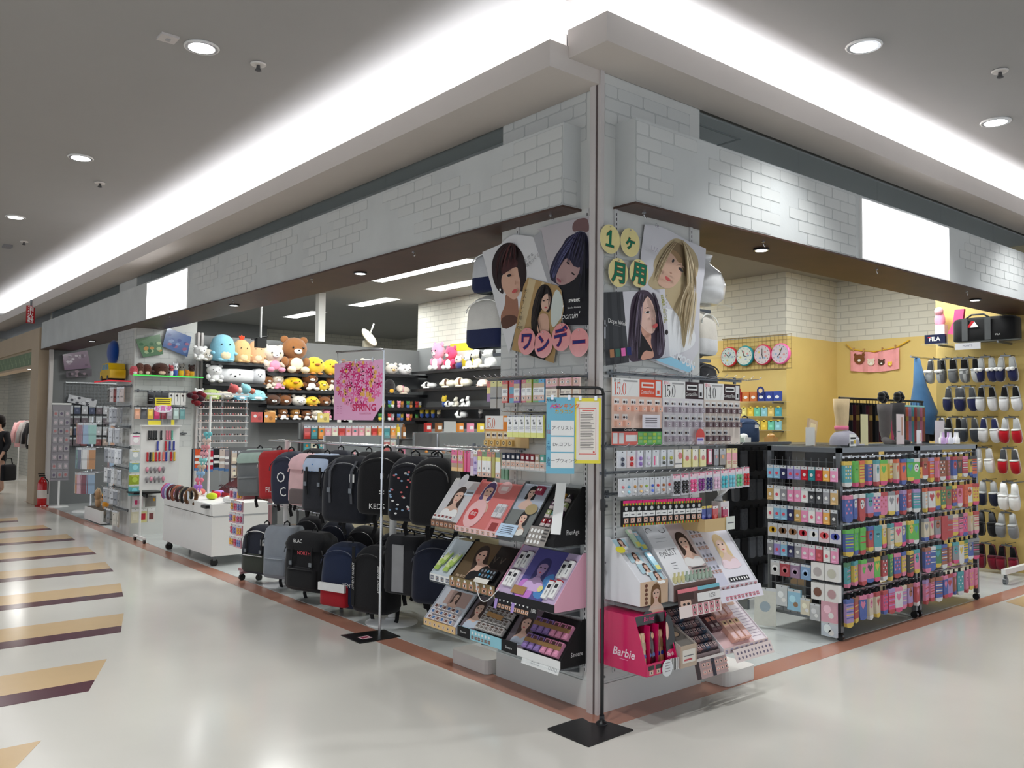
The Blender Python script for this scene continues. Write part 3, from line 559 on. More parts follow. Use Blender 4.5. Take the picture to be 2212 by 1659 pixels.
notice('paper_notice', 'cream notice with red frame and yellow border on the pole stand', .082, .135, .338, 1.672, rgb(240, 226, 80), yel, -.012)
# ================================================================== GOODS ON THE PILLAR
def at(side, pos, out, z): return Vector((-out, pos, z)) if side == 'L' else Vector((pos, -out, z))
def rot(side): return RL if side == 'L' else 0
def world(side, pos, out, z): return Matrix.Translation(at(side, pos, out, z)) @ RZ(rot(side))
def portrait(b, cx, cz, s, hair, skin=SK, y=-.002, style='long', dress=None, tilt=0):
    # stylised printed head and shoulders; s = half the face height
    M = T(cx, 0, cz) @ RY(tilt)
    def p(pts, c, k): b.poly([(x*s, z*s) for x, z in sm(pts, 1)], y-.0003*k, c, M)
    L = {'long': -2.7, 'bob': -1.1, 'up': -.4}[style]
    p([(0, 1.5), (.7, 1.25), (1.05, .5), (1.1, -.6), (1.15, L), (.5, L-.2), (0, -1), (-.6, L-.1), (-1.2, L), (-1.1, -.6), (-1.05, .5), (-.7, 1.25)], hair, 0)
    p([(-.35, -.6), (.35, -.6), (.4, -1.3), (1.5, -1.8), (1.7, -3), (-1.7, -3), (-1.5, -1.8), (-.4, -1.3)], skin if not dress else tuple(c*.9 for c in skin), 1)
    if dress: p([(-1.5, -1.9), (-.6, -1.75), (0, -2.2), (.6, -1.75), (1.5, -1.9), (1.7, -3), (-1.7, -3)], dress, 2)
    p([(0, 1.05), (.55, .85), (.78, .2), (.66, -.45), (.3, -.95), (0, -1.05), (-.3, -.95), (-.66, -.45), (-.78, .2), (-.55, .85)], skin, 3)
    p([(-.9, .1), (-.75, 1.0), (0, 1.3), (.75, 1.0), (.9, .1), (.62, .55), (.1, .72), (-.5, .55)], hair, 4)
    for sx in (-.36, .36): b.disc(cx+sx*s, cz+.1*s, .17*s, .09*s, y-.0015, DK, 8)
    b.disc(cx, cz-.55*s, .2*s, .09*s, y-.0015, LIP, 8)
def eye(b, x, z, w, y=-.002, bg=rgb(214, 170, 150), M=None):
    b.rect(x-w/2, x+w/2, z-w*.4, z+w*.4, y, bg, M); b.disc(x, z, w*.34, w*.2, y-.0003, rgb(235, 230, 226), 8, M); b.disc(x, z, w*.17, w*.19, y-.0005, rgb(70, 44, 36), 8, M)
def ring(b, cx, cz, a, c, ai, ci, y, col, M=None, a0=0, a1=360, n=20):
    p = [math.radians(a0+(a1-a0)*i/n) for i in range(n+1)]
    vs = [(cx+a*math.cos(t), y, cz+c*math.sin(t)) for t in p]+[(cx+ai*math.cos(t), y, cz+ci*math.sin(t)) for t in p]
    b.add(vs, [(i, i+1, n+2+i, n+1+i)[::-1] for i in range(n)], col, False, M)
def numerals(b, s, h, x, z, y, col, M=None):
    # tall high-contrast numerals as on the price boards
    for ch in s:
        if ch == '1':
            b.rect(x+h*.10, x+h*.19, z, z+h, y, col, M); b.rect(x+h*.02, x+h*.27, z, z+h*.03, y, col, M); b.poly([(x+h*.02, z+h*.86), (x+h*.10, z+h*.9), (x+h*.10, z+h)], y, col, M); x += h*.34
        elif ch == '0':
            ring(b, x+h*.22, z+h*.5, h*.22, h*.5, h*.13, h*.475, y, col, M); x += h*.5
        elif ch == '5':
            b.rect(x+h*.05, x+h*.40, z+h*.9, z+h, y, col, M); b.rect(x+h*.05, x+h*.085, z+h*.52, z+h*.95, y, col, M); ring(b, x+h*.19, z+h*.32, h*.22, h*.32, h*.12, h*.295, y, col, M, -140, 140); b.disc(x+h*.05, z+h*.12, h*.05, h*.05, y, col, 8, M); x += h*.47
        elif ch == '4':
            b.rect(x+h*.26, x+h*.35, z, z+h, y, col, M); b.rect(x, x+h*.43, z+h*.24, z+h*.27, y, col, M); b.poly([(x, z+h*.24), (x+h*.03, z+h*.24), (x+h*.30, z+h*.97), (x+h*.27, z+h*.99)], y, col, M); x += h*.5
        elif ch == '.':
            b.poly([(x+h*.06, z-h*.01), (x+h*.12, z+h*.06), (x+h*.06, z+h*.13), (x, z+h*.06)], y, col, M); x += h*.17
    return x
def packet(w, h, t=.012, bands=((1, W),), feat=(), ink=None, round_top=False):
    # hanging pack, z from -h to 0, front at -t/2; bands from the top as (fraction, colour)
    b = MB(); z = 0; y = -t/2
    b.box(-w/2, w/2, y, t/2, -h, 0, bands[-1][1])
    for k, (fr, c) in enumerate(bands): b.rect(-w/2+.0004, w/2-.0004, z-h*fr, z, y-.0003, c); z -= h*fr
    b.disc(0, -.008, .006, .0035, y-.0008, rgb(60, 60, 62), 8)
    for f in feat:
        k = f[0]
        if k == 'eye': eye(b, 0, -h*f[1], w*.8, y-.0008)
        elif k == 'bar':
            for i in range(f[3]): b.rect(-w*.36, w*.36*(1-.3*(i % 2)), -h*f[1]-i*h*.05, -h*f[1]-i*h*.05+h*.022, y-.0008, f[2])
        elif k == 'rect': b.rect(w*f[1], w*f[2], -h*f[3], -h*f[4], y-.0008, f[5])
        elif k == 'balls':
            for i in range(f[2]):
                for j in range(f[3]): b.ell((w*(-.22+.44*j) if f[3] > 1 else 0, y-.004, -h*(f[4]+i*f[5])), (w*.2, .008, w*.2), f[1], 8, 5)
        elif k == 'disc': b.disc(w*f[1], -h*f[2], w*f[3], w*f[3], y-.001, f[4], 10)
        elif k == 'blk': b.box(-w*f[1], w*f[1], y-f[5], y, -h*f[3], -h*f[2], f[4])
    return b
def hang(side, pos, out, ztop, b, name, label, cat, group=None, m='film', tilt=0, ry=0):
    return solo(name, b, m, label, cat, group=group, M=world(side, pos, out, ztop) @ RZ(tilt) @ RY(ry))
def hook_rail(side, p0, p1, z, n, L, label, grp='wire hook rails on the pillar', out=0):
    t = thing('hook_rail', label, 'hook rail', at(side, p0, out, z), rot(side), grp); w = abs(p1-p0)
    part('bar', MB().box(0, w, -.022, -.010, -.008, .008, None), 'steel', t)
    for x in (.05, w-.05): part('bracket', MB().box(x-.01, x+.01, -.01, 0, -.02, .02, None), 'steel', t)
    pr = MB().tube([(0, -.02, 0), (0, -L+.02, .004), (0, -L, .018)], .0022, None, 5).mesh('prong'); pr.materials.append(MATS['chrome'])
    for i in range(n): link('prong', pr, None, t, (w*(i+.5)/n, 0, 0))
ROWN = 'long side of the pillar'
# ---- long side, top hook row
hook_rail('L', .84, .03, 1.80, 16, .24, 'wire hook rail with lash packs under the pink signs')
rr = random.Random(5)
def lash(main, mid=rgb(190, 160, 120)): return packet(.046, .13, .012, ((.16, main), (.2, mid), (.34, W), (.22, SK), (.08, main)), (('eye', .80), ('bar', .45, GREY, 3)))
top = [('patterned', packet(.04, .12, .01, ((.3, rgb(222, 90, 60)), (.3, rgb(236, 214, 110)), (.4, rgb(150, 100, 160))))),
       ('leopard print', packet(.055, .16, .012, ((.2, rgb(214, 206, 120)), (.4, rgb(150, 146, 138)), (.06, K), (.34, rgb(160, 154, 144))))), ('leopard print', packet(.055, .16, .012, ((.2, rgb(214, 206, 120)), (.4, rgb(150, 146, 138)), (.06, K), (.34, rgb(160, 154, 144))))),
       ('red', lash(rgb(206, 44, 30))), ('red-blue', packet(.04, .13, .012, ((.3, rgb(206, 50, 40)), (.3, rgb(60, 150, 180)), (.2, rgb(180, 50, 60)), (.2, rgb(60, 150, 180))))), ('purple', lash(rgb(110, 44, 150))), ('crimson', lash(rgb(186, 30, 44))), ('olive', lash(rgb(166, 170, 60))), ('green', lash(rgb(70, 150, 70))), ('sky blue', lash(rgb(40, 150, 200)))]
top += [('pale pink', packet(.05, .135, .012, ((.32, rgb(238, 170, 178)), (.1, rgb(120, 84, 70)), (.36, rgb(240, 228, 208)), (.22, rgb(224, 190, 170))), (('eye', .16), ('bar', .55, rgb(150, 130, 120), 4)))) for _ in range(5)]
for i, (nm, b) in enumerate(top): hang('L', .785-i*.0535, .14+.008*(i % 2), 1.785, b, 'lash_pack', '%s eyelash pack, %s from the open end of the top hook row' % (nm, ORD[i]), 'lash pack', 'lash packs on the top hook row', tilt=rr.uniform(-.12, .12))
# ---- long side, lens board and white packs
def lens_board(side, p0, out, z0, w, h, num, ncol, hcol, body, rows, label, icon, extra=None):
    t = thing('price_board', label, 'price board', at(side, p0, out, z0), rot(side), 'contact lens price boards'); sheet_ = MB().box(0, w, -.004, 0, 0, h, body); part('board', sheet_, 'paper', t)
    b = MB(); b.rect(0, w*.54, h*.73, h, -.0045, W); b.rect(w*.54, w, h*.73, h, -.0045, hcol); b.rect(w*.58, w*.84, h*.87, h*.955, -.005, W); b.rect(w*.87, w*.98, h*.75, h*.98, -.005, rgb(228, 228, 230)); b.rect(w*.9, w*.95, h*.78, h*.84, -.0053, ncol)
    b.rect(w*.6, w*.82, h*.895, h*.93, -.0053, ncol); b.text('ContactFilms', h*.055, w*.70, h*.78, -.005, W, shear=.2, wide=.72); b.text('度つき' if num[1] == '5' and ncol[0] > .3 else '度なし', h*.04, w*.1, h*.945, -.005, K if ncol[0] > .3 else rgb(226, 70, 110), wide=.9); b.rect(w*.22, w*.5, h*.95, h*.975, -.005, rgb(170, 170, 170))
    part('header', b, 'paper', t); nb = MB(); numerals(nb, num, h*.185, w*.04, h*.75, -.005, ncol); part('price_figures', nb, 'paper', t)
    box = MB().box(-.021, .021, -.022, 0, 0, .032, icon).rect(-.006, .006, .008, .022, -.0224, rgb(236, 236, 236)).rect(-.003, .003, .011, .019, -.0226, rgb(60, 56, 60)).rect(.008, .018, .005, .026, -.0224, tuple(min(1, c*1.25) for c in icon)).mesh('lens_box'); box.materials.append(MATS['paper'])
    pb = MB().rect(-.020, .020, 0, .030, -.0046, W)
    pb.disc(-.007, .013, .010, .007, -.005, rgb(96, 60, 50), 10).disc(-.007, .013, .005, .005, -.0053, rgb(30, 22, 22), 8).disc(.012, .012, .007, .008, -.005, rgb(120, 126, 136), 10)
    pic = pb.mesh('lens_picture'); pic.materials.append(MATS['paper'])
    for r, n in enumerate(rows):
        zz = h*.73-.044-r*.084 if len(rows) < 4 else 0
        for i in range(n):
            x = w*(.09+.163*i); link('lens_picture', pic, None, t, (x, 0, zz)); link('lens_box', box, None, t, (x+.004, -.003, zz-.038))
    if extra: eb = MB(); extra(eb, w, h); part('promo_panel', eb, 'paper', t)
    return t
OR = rgb(226, 84, 54); BRK = rgb(58, 40, 44)
t = thing('price_board', 'orange 15.0 price board on the long side of the pillar', 'price board', at('L', .843, .12, 1.395), RL, 'contact lens price boards')
part('board', MB().box(0, .40, -.004, 0, .0, .185, rgb(228, 196, 140)), 'paper', t)
b = MB(); b.rect(0, .26, .105, .185, -.0045, W); b.rect(.17, .37, .105, .185, -.0048, rgb(236, 140, 50)); b.rect(.18, .26, .15, .175, -.0052, W); b.text('ContactFilms', .012, .255, .125, -.0052, W, shear=.2, wide=.8); b.rect(0, .27, .095, .105, -.0048, rgb(236, 150, 80)); b.rect(.33, .40, .0, .06, -.0046, rgb(214, 180, 130)); part('header', b, 'paper', t)
nb = MB(); numerals(nb, '15.0', .06, .008, .112, -.005, rgb(214, 92, 34)); part('price_figures', nb, 'paper', t)
pic = MB().rect(-.022, .022, 0, .036, -.0046, rgb(238, 226, 206)).disc(-.006, .02, .011, .008, -.005, rgb(80, 64, 60), 10).disc(.012, .02, .007, .009, -.005, rgb(130, 130, 138), 10).mesh('lens_picture'); pic.materials.append(MATS['paper'])
box = MB().box(-.02, .02, -.02, 0, 0, .034, rgb(226, 190, 120)).disc(0, .017, .011, .011, -.0205, rgb(90, 80, 76), 10).disc(0, .017, .006, .006, -.0207, rgb(232, 214, 170), 8).mesh('lens_box'); box.materials.append(MATS['paper'])
for i in range(5): link('lens_picture', pic, None, t, (.03+.056*i, 0, .05)); link('lens_box', box, None, t, (.03+.056*i, -.003, .008))
hook_rail('L', .62, .2, 1.60, 7, .22, 'short wire hook rail holding white card packs')
for i in range(6):
    hang('L', .548-i*.052, .17, 1.583, packet(.05, .125, .012, ((.08, rgb(150, 152, 156)), (.7, W), (.22, rgb(226, 226, 110))), (('disc', -.1, .24, .12, rgb(110, 110, 112)), ('rect', -.12, .2, .42, .30, DK), ('bar', .52, rgb(160, 160, 164), 4))), 'eyelash_card', 'white and yellow eyelash card, %s from the orange price board' % ORD[i], 'lash pack', 'white cards beside the orange board')
# ---- long side, third hook row and little shelf
hook_rail('L', 1.16, .60, 1.385, 12, .22, 'wire hook rail with pink and yellow packs beside the pillar')
MAG = rgb(222, 40, 120)
th = [('hot pink', packet(.06, .13, .014, ((.3, MAG), (.06, DK), (.26, MAG), (.2, rgb(180, 140, 110)), (.18, rgb(236, 190, 120))), (('eye', .36),))) for _ in range(2)]+[('plain hot pink', packet(.03, .13, .012, ((1, MAG),))) for _ in range(2)]
th += [('mauve striped', packet(.028, .15, .012, ((.3, rgb(216, 190, 200)), (.3, rgb(180, 120, 150)), (.4, rgb(220, 200, 214)))))]+[('lilac', packet(.034, .14, .012, ((.12, W), (.12, rgb(190, 160, 120)), (.76, rgb(190, 170, 214))), (('disc', 0, .5, .3, rgb(90, 60, 150)), ('bar', .75, rgb(90, 60, 150), 3))))]
th += [('yellow and white', packet(.042, .15, .012, ((.2, c), (.16, rgb(230, 226, 110)), (.46, W), (.18, SK)), (('eye', .9), ('disc', 0, .66, .18, rgb(150, 150, 152))))) for c in (rgb(190, 60, 40), rgb(90, 130, 60), rgb(190, 60, 40))]
th += [('olive patterned', packet(.03, .15, .012, ((.2, rgb(200, 120, 50)), (.8, rgb(170, 160, 50))))), ('yellow and white', packet(.05, .15, .012, ((.2, rgb(50, 100, 80)), (.16, rgb(230, 226, 110)), (.46, W), (.18, SK)), (('eye', .9),))), ('leaf green patterned', packet(.03, .155, .012, ((.5, rgb(110, 150, 110)), (.5, rgb(80, 130, 90))))), ('leaf green patterned', packet(.028, .155, .012, ((.4, rgb(120, 160, 120)), (.6, rgb(86, 136, 96)))))]
y = 1.13
for i, (nm, b) in enumerate(th):
    wd = max(v[0] for v in b.v)*2; hang('L', y-wd/2, .16, 1.365, b, 'lash_pack', '%s lash pack, %s from the backpack rack on the lower hook row' % (nm, ORD[i]), 'lash pack', 'packs on the lower long-side row', tilt=rr.uniform(-.1, .1)); y -= wd+.004
t = thing('acrylic_shelf', 'narrow clear shelf of mascara boxes on the pillar', 'shelf', at('L', .615, 0, 1.272), RL)
part('shelf_board', MB().box(0, .39, -.19, -.004, 0, .006, None), 'glass', t); part('front_rail', MB().box(0, .39, -.193, -.188, 0, .02, None), 'clear', t)
cc = [rgb(52, 58, 76), rgb(52, 58, 76), rgb(30, 34, 50), rgb(34, 40, 60), rgb(120, 40, 50), rgb(120, 40, 54), rgb(126, 44, 50), rgb(170, 150, 130), rgb(96, 160, 150)]
nm = ['navy', 'navy', 'black', 'slate', 'wine red', 'burgundy', 'maroon', 'tan', 'teal']
for i, c in enumerate(cc):
    b = MB().box(-.017, .017, -.02, .02, 0, .088, rgb(226, 214, 206)); b.box(-.0172, .0172, -.0202, .0202, .048, .0885, c); eye(b, 0, .026, .028, -.0206); b.rect(-.01, .01, .058, .076, -.0206, rgb(224, 220, 220))
    solo('mascara_box', b, 'paper', '%s topped mascara box, %s along the clear pillar shelf' % (nm[i], ORD[i]), 'box', at('L', .59-i*.0415, .165, 1.278), RL, 'boxes on the clear shelf')
# ---- slanting counter displays on glass shelves
def shelf(side, p0, p1, z, d, label):
    t = thing('glass_shelf', label, 'shelf', at(side, p0, 0, z-.012), rot(side), 'glass shelves on the pillar'); w = abs(p1-p0)
    part('shelf_board', MB().box(0, w, -d, -.004, 0, .008, None), 'glass', t)
    for x in (w*.45, w-.06): part('bracket', MB().prism([(0, 0), (.0, -.05), (-d*.8, -.006), (-d*.8, 0)], -.004, .004, None, T(x, 0, 0) @ RZ(PI/2) @ SC(1, 1, 1)), 'steel', t)
class Wedge:
    def __init__(s, side, p0, w, z, d, h, lip, label, side_col, face, facef=None, lipcol=W, lipf=None, group='slanted counter displays', sidef=None, out=0.0, m='paper'):
        s.w, s.d, s.h = w, d, h; s.t = thing('counter_display', label, 'display', at(side, p0, out, z), rot(side), group); s.Mw = world(side, p0, out, z)
        ln = math.hypot(d-.03, h-lip); a, bb = (h-lip)/ln, (d-.03)/ln; s.len = ln
        s.F = T(0, -d, lip) @ Matrix(((1, 0, 0, 0), (0, a, bb, 0), (0, -bb, a, 0), (0, 0, 0, 1)))
        prof = [(0, 0), (-d, 0), (-d, lip+.012), (-.03, h+.012), (0, h+.012)]
        for x0, x1 in ((0, .004), (w-.004, w)):
            b = MB(); vs = [(x, y, z_) for x in (x0, x1) for y, z_ in prof]; k = 5
            b.add(vs, [(4, 3, 2, 1, 0), (5, 6, 7, 8, 9)]+[(i, (i+1) % k, k+(i+1) % k, k+i) for i in range(k)], side_col)
            if sidef and x0: b.M = T(w+.0004, 0, 0) @ RZ(PI/2); sidef(b)
            if sidef and not x0 and side == 'R': b.M = T(-.0004, 0, 0) @ RZ(-PI/2); sidef(b)
            part('side_panel', b, m, s.t)
        b = MB(); b.M = s.F; b.box(.004, w-.004, 0, .004, 0, ln, face); part('sloping_panel', b, m, s.t)
        if facef: b = MB(); b.M = s.F; facef(b, w, ln); part('printed_panel', b, m, s.t)
        b = MB(); b.box(0, w, -d-.004, -d, 0, lip+.012, lipcol)
        if lipf: b.M = T(0, -d-.004, 0); lipf(b, w, lip+.012)
        part('price_strip', b, m, s.t)
        part('tray', MB().box(.004, w-.004, -d, 0, .0, .004, side_col), m, s.t)
    def grid(s, name, mb, us, vs, label, cat, group, dy=0, m='paper', ry=0):
        me = mb.mesh(name); me.materials.append(MATS[m]); k = 0
        for r, v in enumerate(vs):
            for c, u in enumerate(us):
                o = link(name, me, None, None, M=s.Mw @ s.F @ T(u, dy, v) @ RY(ry)); tag(o, label % ((ORD[c], ('bottom', 'second', 'third', 'fourth', 'fifth', 'top')[r])[:label.count('%s')]), cat, group); k += 1
def eyes_strip(n, bg, base, two=False):
    def f(b, w, h):
        b.rect(0, w, 0, h, -.0004, base)
        for i in range(n):
            eye(b, w*(i+.5)/n, h*(.3 if two else .45), min(w/n*.8, h*.8), -.0008, bg)
            if two: b.disc(w*(i+.5)/n, h*.75, min(w/n*.22, h*.18), min(w/n*.22, h*.18), -.0008, W, 8)
    return f
Sh1, Sh2, Sh3 = .884, .545, .246
for z, y0, n_ in ((Sh1, 1.27, 'upper'), (Sh2, 1.27, 'middle'), (Sh3, 1.36, 'lowest')): shelf('L', y0, .09, z, .22, '%s glass shelf of displays on the long pillar side' % n_)
def f1(b, w, l): b.rect(0, w, 0, l, -.001, rgb(206, 206, 208)); portrait(b, w*.46, l*.62, .052, rgb(58, 42, 36), style='long', dress=W); b.disc(w*.3, l*1.0, .04, .05, -.0014, rgb(196, 196, 200), 14); b.rect(w*.62, w*.98, l*.66, l*.8, -.004, rgb(206, 220, 232)); b.rect(w*.68, w*.92, l*.70, l*.75, -.0044, GREY)
D1 = Wedge('L', 1.265, .28, Sh1, .22, .28, .03, 'white display with a long brown-haired woman on the upper pillar shelf', W, W, f1, rgb(120, 84, 66), eyes_strip(6, rgb(190, 140, 110), rgb(112, 80, 66)))
D1.grid('lash_case', MB().box(-.016, .016, -.018, 0, 0, .03, W).rect(-.012, .012, .012, .026, -.0184, rgb(130, 60, 60)), [.03+.042*i for i in range(5)], [.015], 'small white and maroon lash case, %s on the brown-haired woman display', 'lash case', 'lash cases upper shelf')
def f2(b, w, l):
    b.rect(0, w, 0, l, -.001, rgb(214, 120, 116)); b.disc(w*.3, l*.75, .062, .09, -.0014, rgb(236, 232, 236), 18); portrait(b, w*.3, l*.78, .05, rgb(84, 66, 112), style='bob', y=-.002); b.disc(w*.27, l*.32, .085, .1, -.0040, rgb(236, 190, 190), 18); b.disc(w*.25, l*.3, .04, .04, -.0044, rgb(206, 50, 54), 12); b.text('限定', .02, w*.25, l*.28, -.0048, W)
    b.disc(w*.62, l*.9, .06, .045, -.0018, rgb(226, 180, 180), 16); b.rect(w*.55, w*.70, l*.84, l*.93, -.0022, rgb(238, 226, 224)); b.rect(w*.7, w*.96, 0, l*.26, -.0014, rgb(226, 140, 140)); b.rect(w*.76, w*.92, l*.04, l*.2, -.0018, rgb(150, 60, 60))
D2 = Wedge('L', .985, .40, Sh1, .235, .29, .02, 'coral pink display with a purple-haired portrait in an oval', rgb(226, 140, 140), rgb(214, 120, 116), f2, rgb(238, 200, 196), eyes_strip(8, rgb(200, 150, 130), rgb(238, 206, 204)))
D2.grid('cosmetic_pack', MB().box(-.02, .02, -.012, 0, 0, .09, rgb(214, 214, 216)).rect(-.014, .014, .03, .07, -.0124, rgb(170, 172, 176)), [.30, .345], [.1], 'clear silver cosmetic pack, %s on the coral pink display', 'cosmetic pack', 'packs on coral display')
def f3(b, w, l):
    b.rect(0, w, 0, l*.5, -.001, rgb(120, 124, 122)); b.rect(0, w, l*.5, l, -.001, rgb(176, 184, 198)); portrait(b, w*.42, l*.82, .036, rgb(30, 28, 30), style='bob', skin=rgb(214, 180, 164)); portrait(b, w*.6, l*.34, .036, rgb(34, 32, 34), style='bob', dress=rgb(226, 224, 216), y=-.005); b.disc(w*.72, l*.52, .05, .035, -.008, rgb(170, 152, 110), 12); b.rect(-w*.05, w*.6, -.01, l*.2, -.0095, rgb(190, 214, 236)); [b.rect(w*.06, w*.48, l*(.04+.035*i), l*(.052+.035*i), -.0099, rgb(70, 80, 100)) for i in range(4)]
D3 = Wedge('L', .575, .24, Sh1, .235, .30, .02, 'grey display with two black-haired portraits and a pale blue note', rgb(110, 112, 112), rgb(120, 124, 122), f3, rgb(90, 92, 92))
b = MB().box(-.028, .028, -.02, 0, 0, .05, rgb(150, 50, 74)); b.disc(-.01, .026, .007, .01, -.0204, W, 8); b.disc(.01, .026, .007, .01, -.0204, W, 8)
D3.grid('charm', b, [.17], [.28], 'small crimson bow shaped case clipped on the grey display', 'case', None)
def f4(b, w, l): b.rect(0, w, 0, l, -.001, K)
def sd4(b): b.text('PienAge', .026, -.10, .06, 0, rgb(214, 214, 214), wide=.8)
D4 = Wedge('L', .325, .225, Sh1, .235, .30, .03, 'black display of tiny colourful lens packs with white lettering on its side', K, K, f4, K, None, sidef=sd4)
cols = [('red', rgb(150, 40, 46)), ('grey', rgb(80, 80, 84)), ('wine', rgb(120, 40, 60)), ('olive', rgb(150, 160, 110)), ('amber', rgb(206, 150, 50)), ('teal', rgb(80, 150, 150)), ('dark', rgb(50, 44, 50)), ('plum', rgb(90, 60, 84))]
for r in range(4):
    for c in range(3):
        nm_, k = cols[(r*3+c*2+(r > 1)) % 8]; b = MB().box(-.016, .016, -.016, 0, 0, .046, rgb(200, 186, 184)); b.box(-.0162, .0162, -.0162, 0, .018, .0465, k); b.disc(0, .034, .006, .008, -.0166, rgb(226, 220, 220), 8)
        solo('lens_pack', b, 'gloss', '%s lens pack, %s in the %s row of the black pillar display' % (nm_, ORD[c], ('bottom', 'second', 'third', 'top')[r]), 'lens pack', group='packs on the black display', M=D4.Mw @ D4.F @ T(.085+c*.045, -.002, .075+r*.056))
b = MB().box(0, .16, -.002, 0, 0, .11, rgb(150, 144, 138)); [b.disc(.02+.028*i, .085-.032*j, .009, .011, -.0024, W, 10) for i in range(4 if 1 else 3) for j in range(3)]; [b.rect(.115, .152, .09-.02*i, .1-.02*i, -.0024, rgb(70, 68, 68)) for i in range(4)]
solo('price_card', b, 'paper', 'grey lens chart card leaning out of the black display', 'card', M=D4.Mw @ T(.012, -.262, -.002) @ RX(-.5))
solo('blank_board', MB().box(0, .055, -.003, 0, 0, .28, W).mesh('blank_board'), 'paper', 'blank white board edge clipped beside the black display', 'board', M=D4.Mw @ T(.20, -.24, .07) @ RZ(.5) @ RX(-.35))
# middle shelf
def f5(b, w, l): b.rect(0, w, 0, l, -.001, rgb(196, 206, 214))
E1 = Wedge('L', 1.27, .22, Sh2, .22, .24, .03, 'pale clear tray with lime and white lash packs on the middle shelf', rgb(206, 212, 216), rgb(206, 214, 220), f5, W, eyes_strip(4, rgb(120, 126, 140), W))
for i in range(4): solo('lash_pack', packet(.04, .10, .01, ((.2, rgb(210, 216, 220)), (.5, rgb(214, 226, 160)), (.3, rgb(176, 206, 100)))).mesh('lash_pack'), 'film', 'lime green lash pack, %s in the pale clear tray' % ORD[i], 'lash pack', group='packs in the clear tray', M=E1.Mw @ E1.F @ T(.035+i*.048, -.012-.004*(i % 2), .14+.04*(i % 2)) @ RY(.3*(i % 2)))
def f6(b, w, l): b.rect(0, w, 0, l, -.001, rgb(30, 26, 24)); b.rect(0, w*.6, 0, l, -.0014, rgb(96, 78, 52)); portrait(b, w*.34, l*.66, .056, rgb(52, 38, 30), style='long', dress=K, tilt=-.5, y=-.002); b.text('Perfect', .022, w*.2, l*.06, -.006, rgb(224, 200, 170), shear=.3); [b.text('V', .05, w*(.66+.14*i), l*.55, -.002, rgb(90, 84, 76)) for i in range(2)]
E2 = Wedge('L', 1.05, .44, Sh2, .225, .25, .045, 'black and gold display of a reclining woman on the middle shelf', K, rgb(30, 26, 24), f6, rgb(150, 130, 90), eyes_strip(7, rgb(190, 140, 110), rgb(140, 122, 84), True))
b = MB().box(0, .15, -.02, 0, 0, .075, K); [b.ell((.02+.028*i, -.022, .022+.03*j), (.009, .004, .011), rgb(120, 130, 140) if (i+j) % 3 else rgb(70, 150, 190), 8, 5) for i in range(5) for j in range(2)]; b.add([(0, -.021, -.03), (.13, -.021, -.03), (.13, -.021, .002), (0, -.021, .002)], [(0, 1, 2, 3)], rgb(232, 230, 220))
solo('tester_tray', b, 'gloss', 'black lens tester tray with shiny domes on the gold display', 'tester', M=E2.Mw @ E2.F @ T(.255, -.004, .03))
solo('display_chain', MB().tube([(x, -.24-.03*math.sin(PI*i/10), .06-.09*math.sin(PI*i/10)) for i, x in enumerate([.28+.022*j for j in range(11)])], .003, rgb(226, 226, 226)), 'gloss', 'white plastic chain looping from the gold display', 'chain', M=E2.Mw)
def f7(b, w, l): b.rect(0, w, 0, l, -.001, rgb(196, 176, 206)); b.rect(w*.28, w*.78, 0, l, -.0014, rgb(88, 84, 150)); b.poly(sm([(w*.28, 0), (w*.6, 0), (w*.5, l*.35), (w*.28, l*.4)]), -.0017, rgb(206, 130, 214)); b.poly(sm([(w*.55, l*.1), (w*.78, l*.05), (w*.78, l*.6), (w*.62, l*.5)]), -.0017, rgb(80, 140, 200)); portrait(b, w*.52, l*.62, .048, rgb(64, 60, 110), skin=rgb(170, 140, 180), dress=rgb(214, 180, 226)); b.rect(w*.24, w*.46, l*.07, l*.22, -.006, rgb(170, 130, 84)); b.disc(w*.66, l*.25, .02, .02, -.006, rgb(230, 220, 150), 10)
E3 = Wedge('L', .585, .495, Sh2, .24, .28, .03, 'lilac and pink display with a violet holographic portrait', rgb(232, 176, 196), rgb(196, 176, 206), f7, rgb(30, 28, 32), None)
b = MB().box(0, .36, -.003, 0, 0, .085, rgb(24, 22, 26)); [eye(b, .045+.034*i, .02, .028, -.0036, rgb(196, 150, 120)) for i in range(8)]; [b.disc(.045+.034*i, .056, .008, .010, -.0036, W, 8) for i in range(8)]; b.rect(0, .025, 0, .085, -.0034, rgb(176, 150, 214)); b.rect(.15, .175, 0, .085, -.0042, rgb(176, 150, 214)); b.text('1,800', .02, .335, .03, -.0036, W, wide=.7)
solo('price_strip_card', b, 'paper', 'black lens chart card hanging from the lilac display', 'card', M=E3.Mw @ T(.0, -.25, -.055) @ RX(-.2))
for i, (u, v) in enumerate(((.05, .05), (.095, .05), (.06, .17), (.11, .18), (.395, .03), (.445, .04), (.42, .16), (.46, .17))):
    solo('serum_box', MB().box(-.019, .019, -.016, 0, 0, .11, W).rect(-.012, .012, .06, .085, -.0164, rgb(50, 50, 54)).rect(-.004, .004, .02, .05, -.0164, rgb(150, 150, 154)).box(-.0192, .0192, -.0162, 0, .105, .111, rgb(196, 40, 40) if i in (4, 5) else rgb(90, 70, 90)), 'paper', 'slim white eye-gel box, %s on the lilac display' % ORD[i], 'box', group='white boxes on lilac display', M=E3.Mw @ E3.F @ T(u, -.003, v))
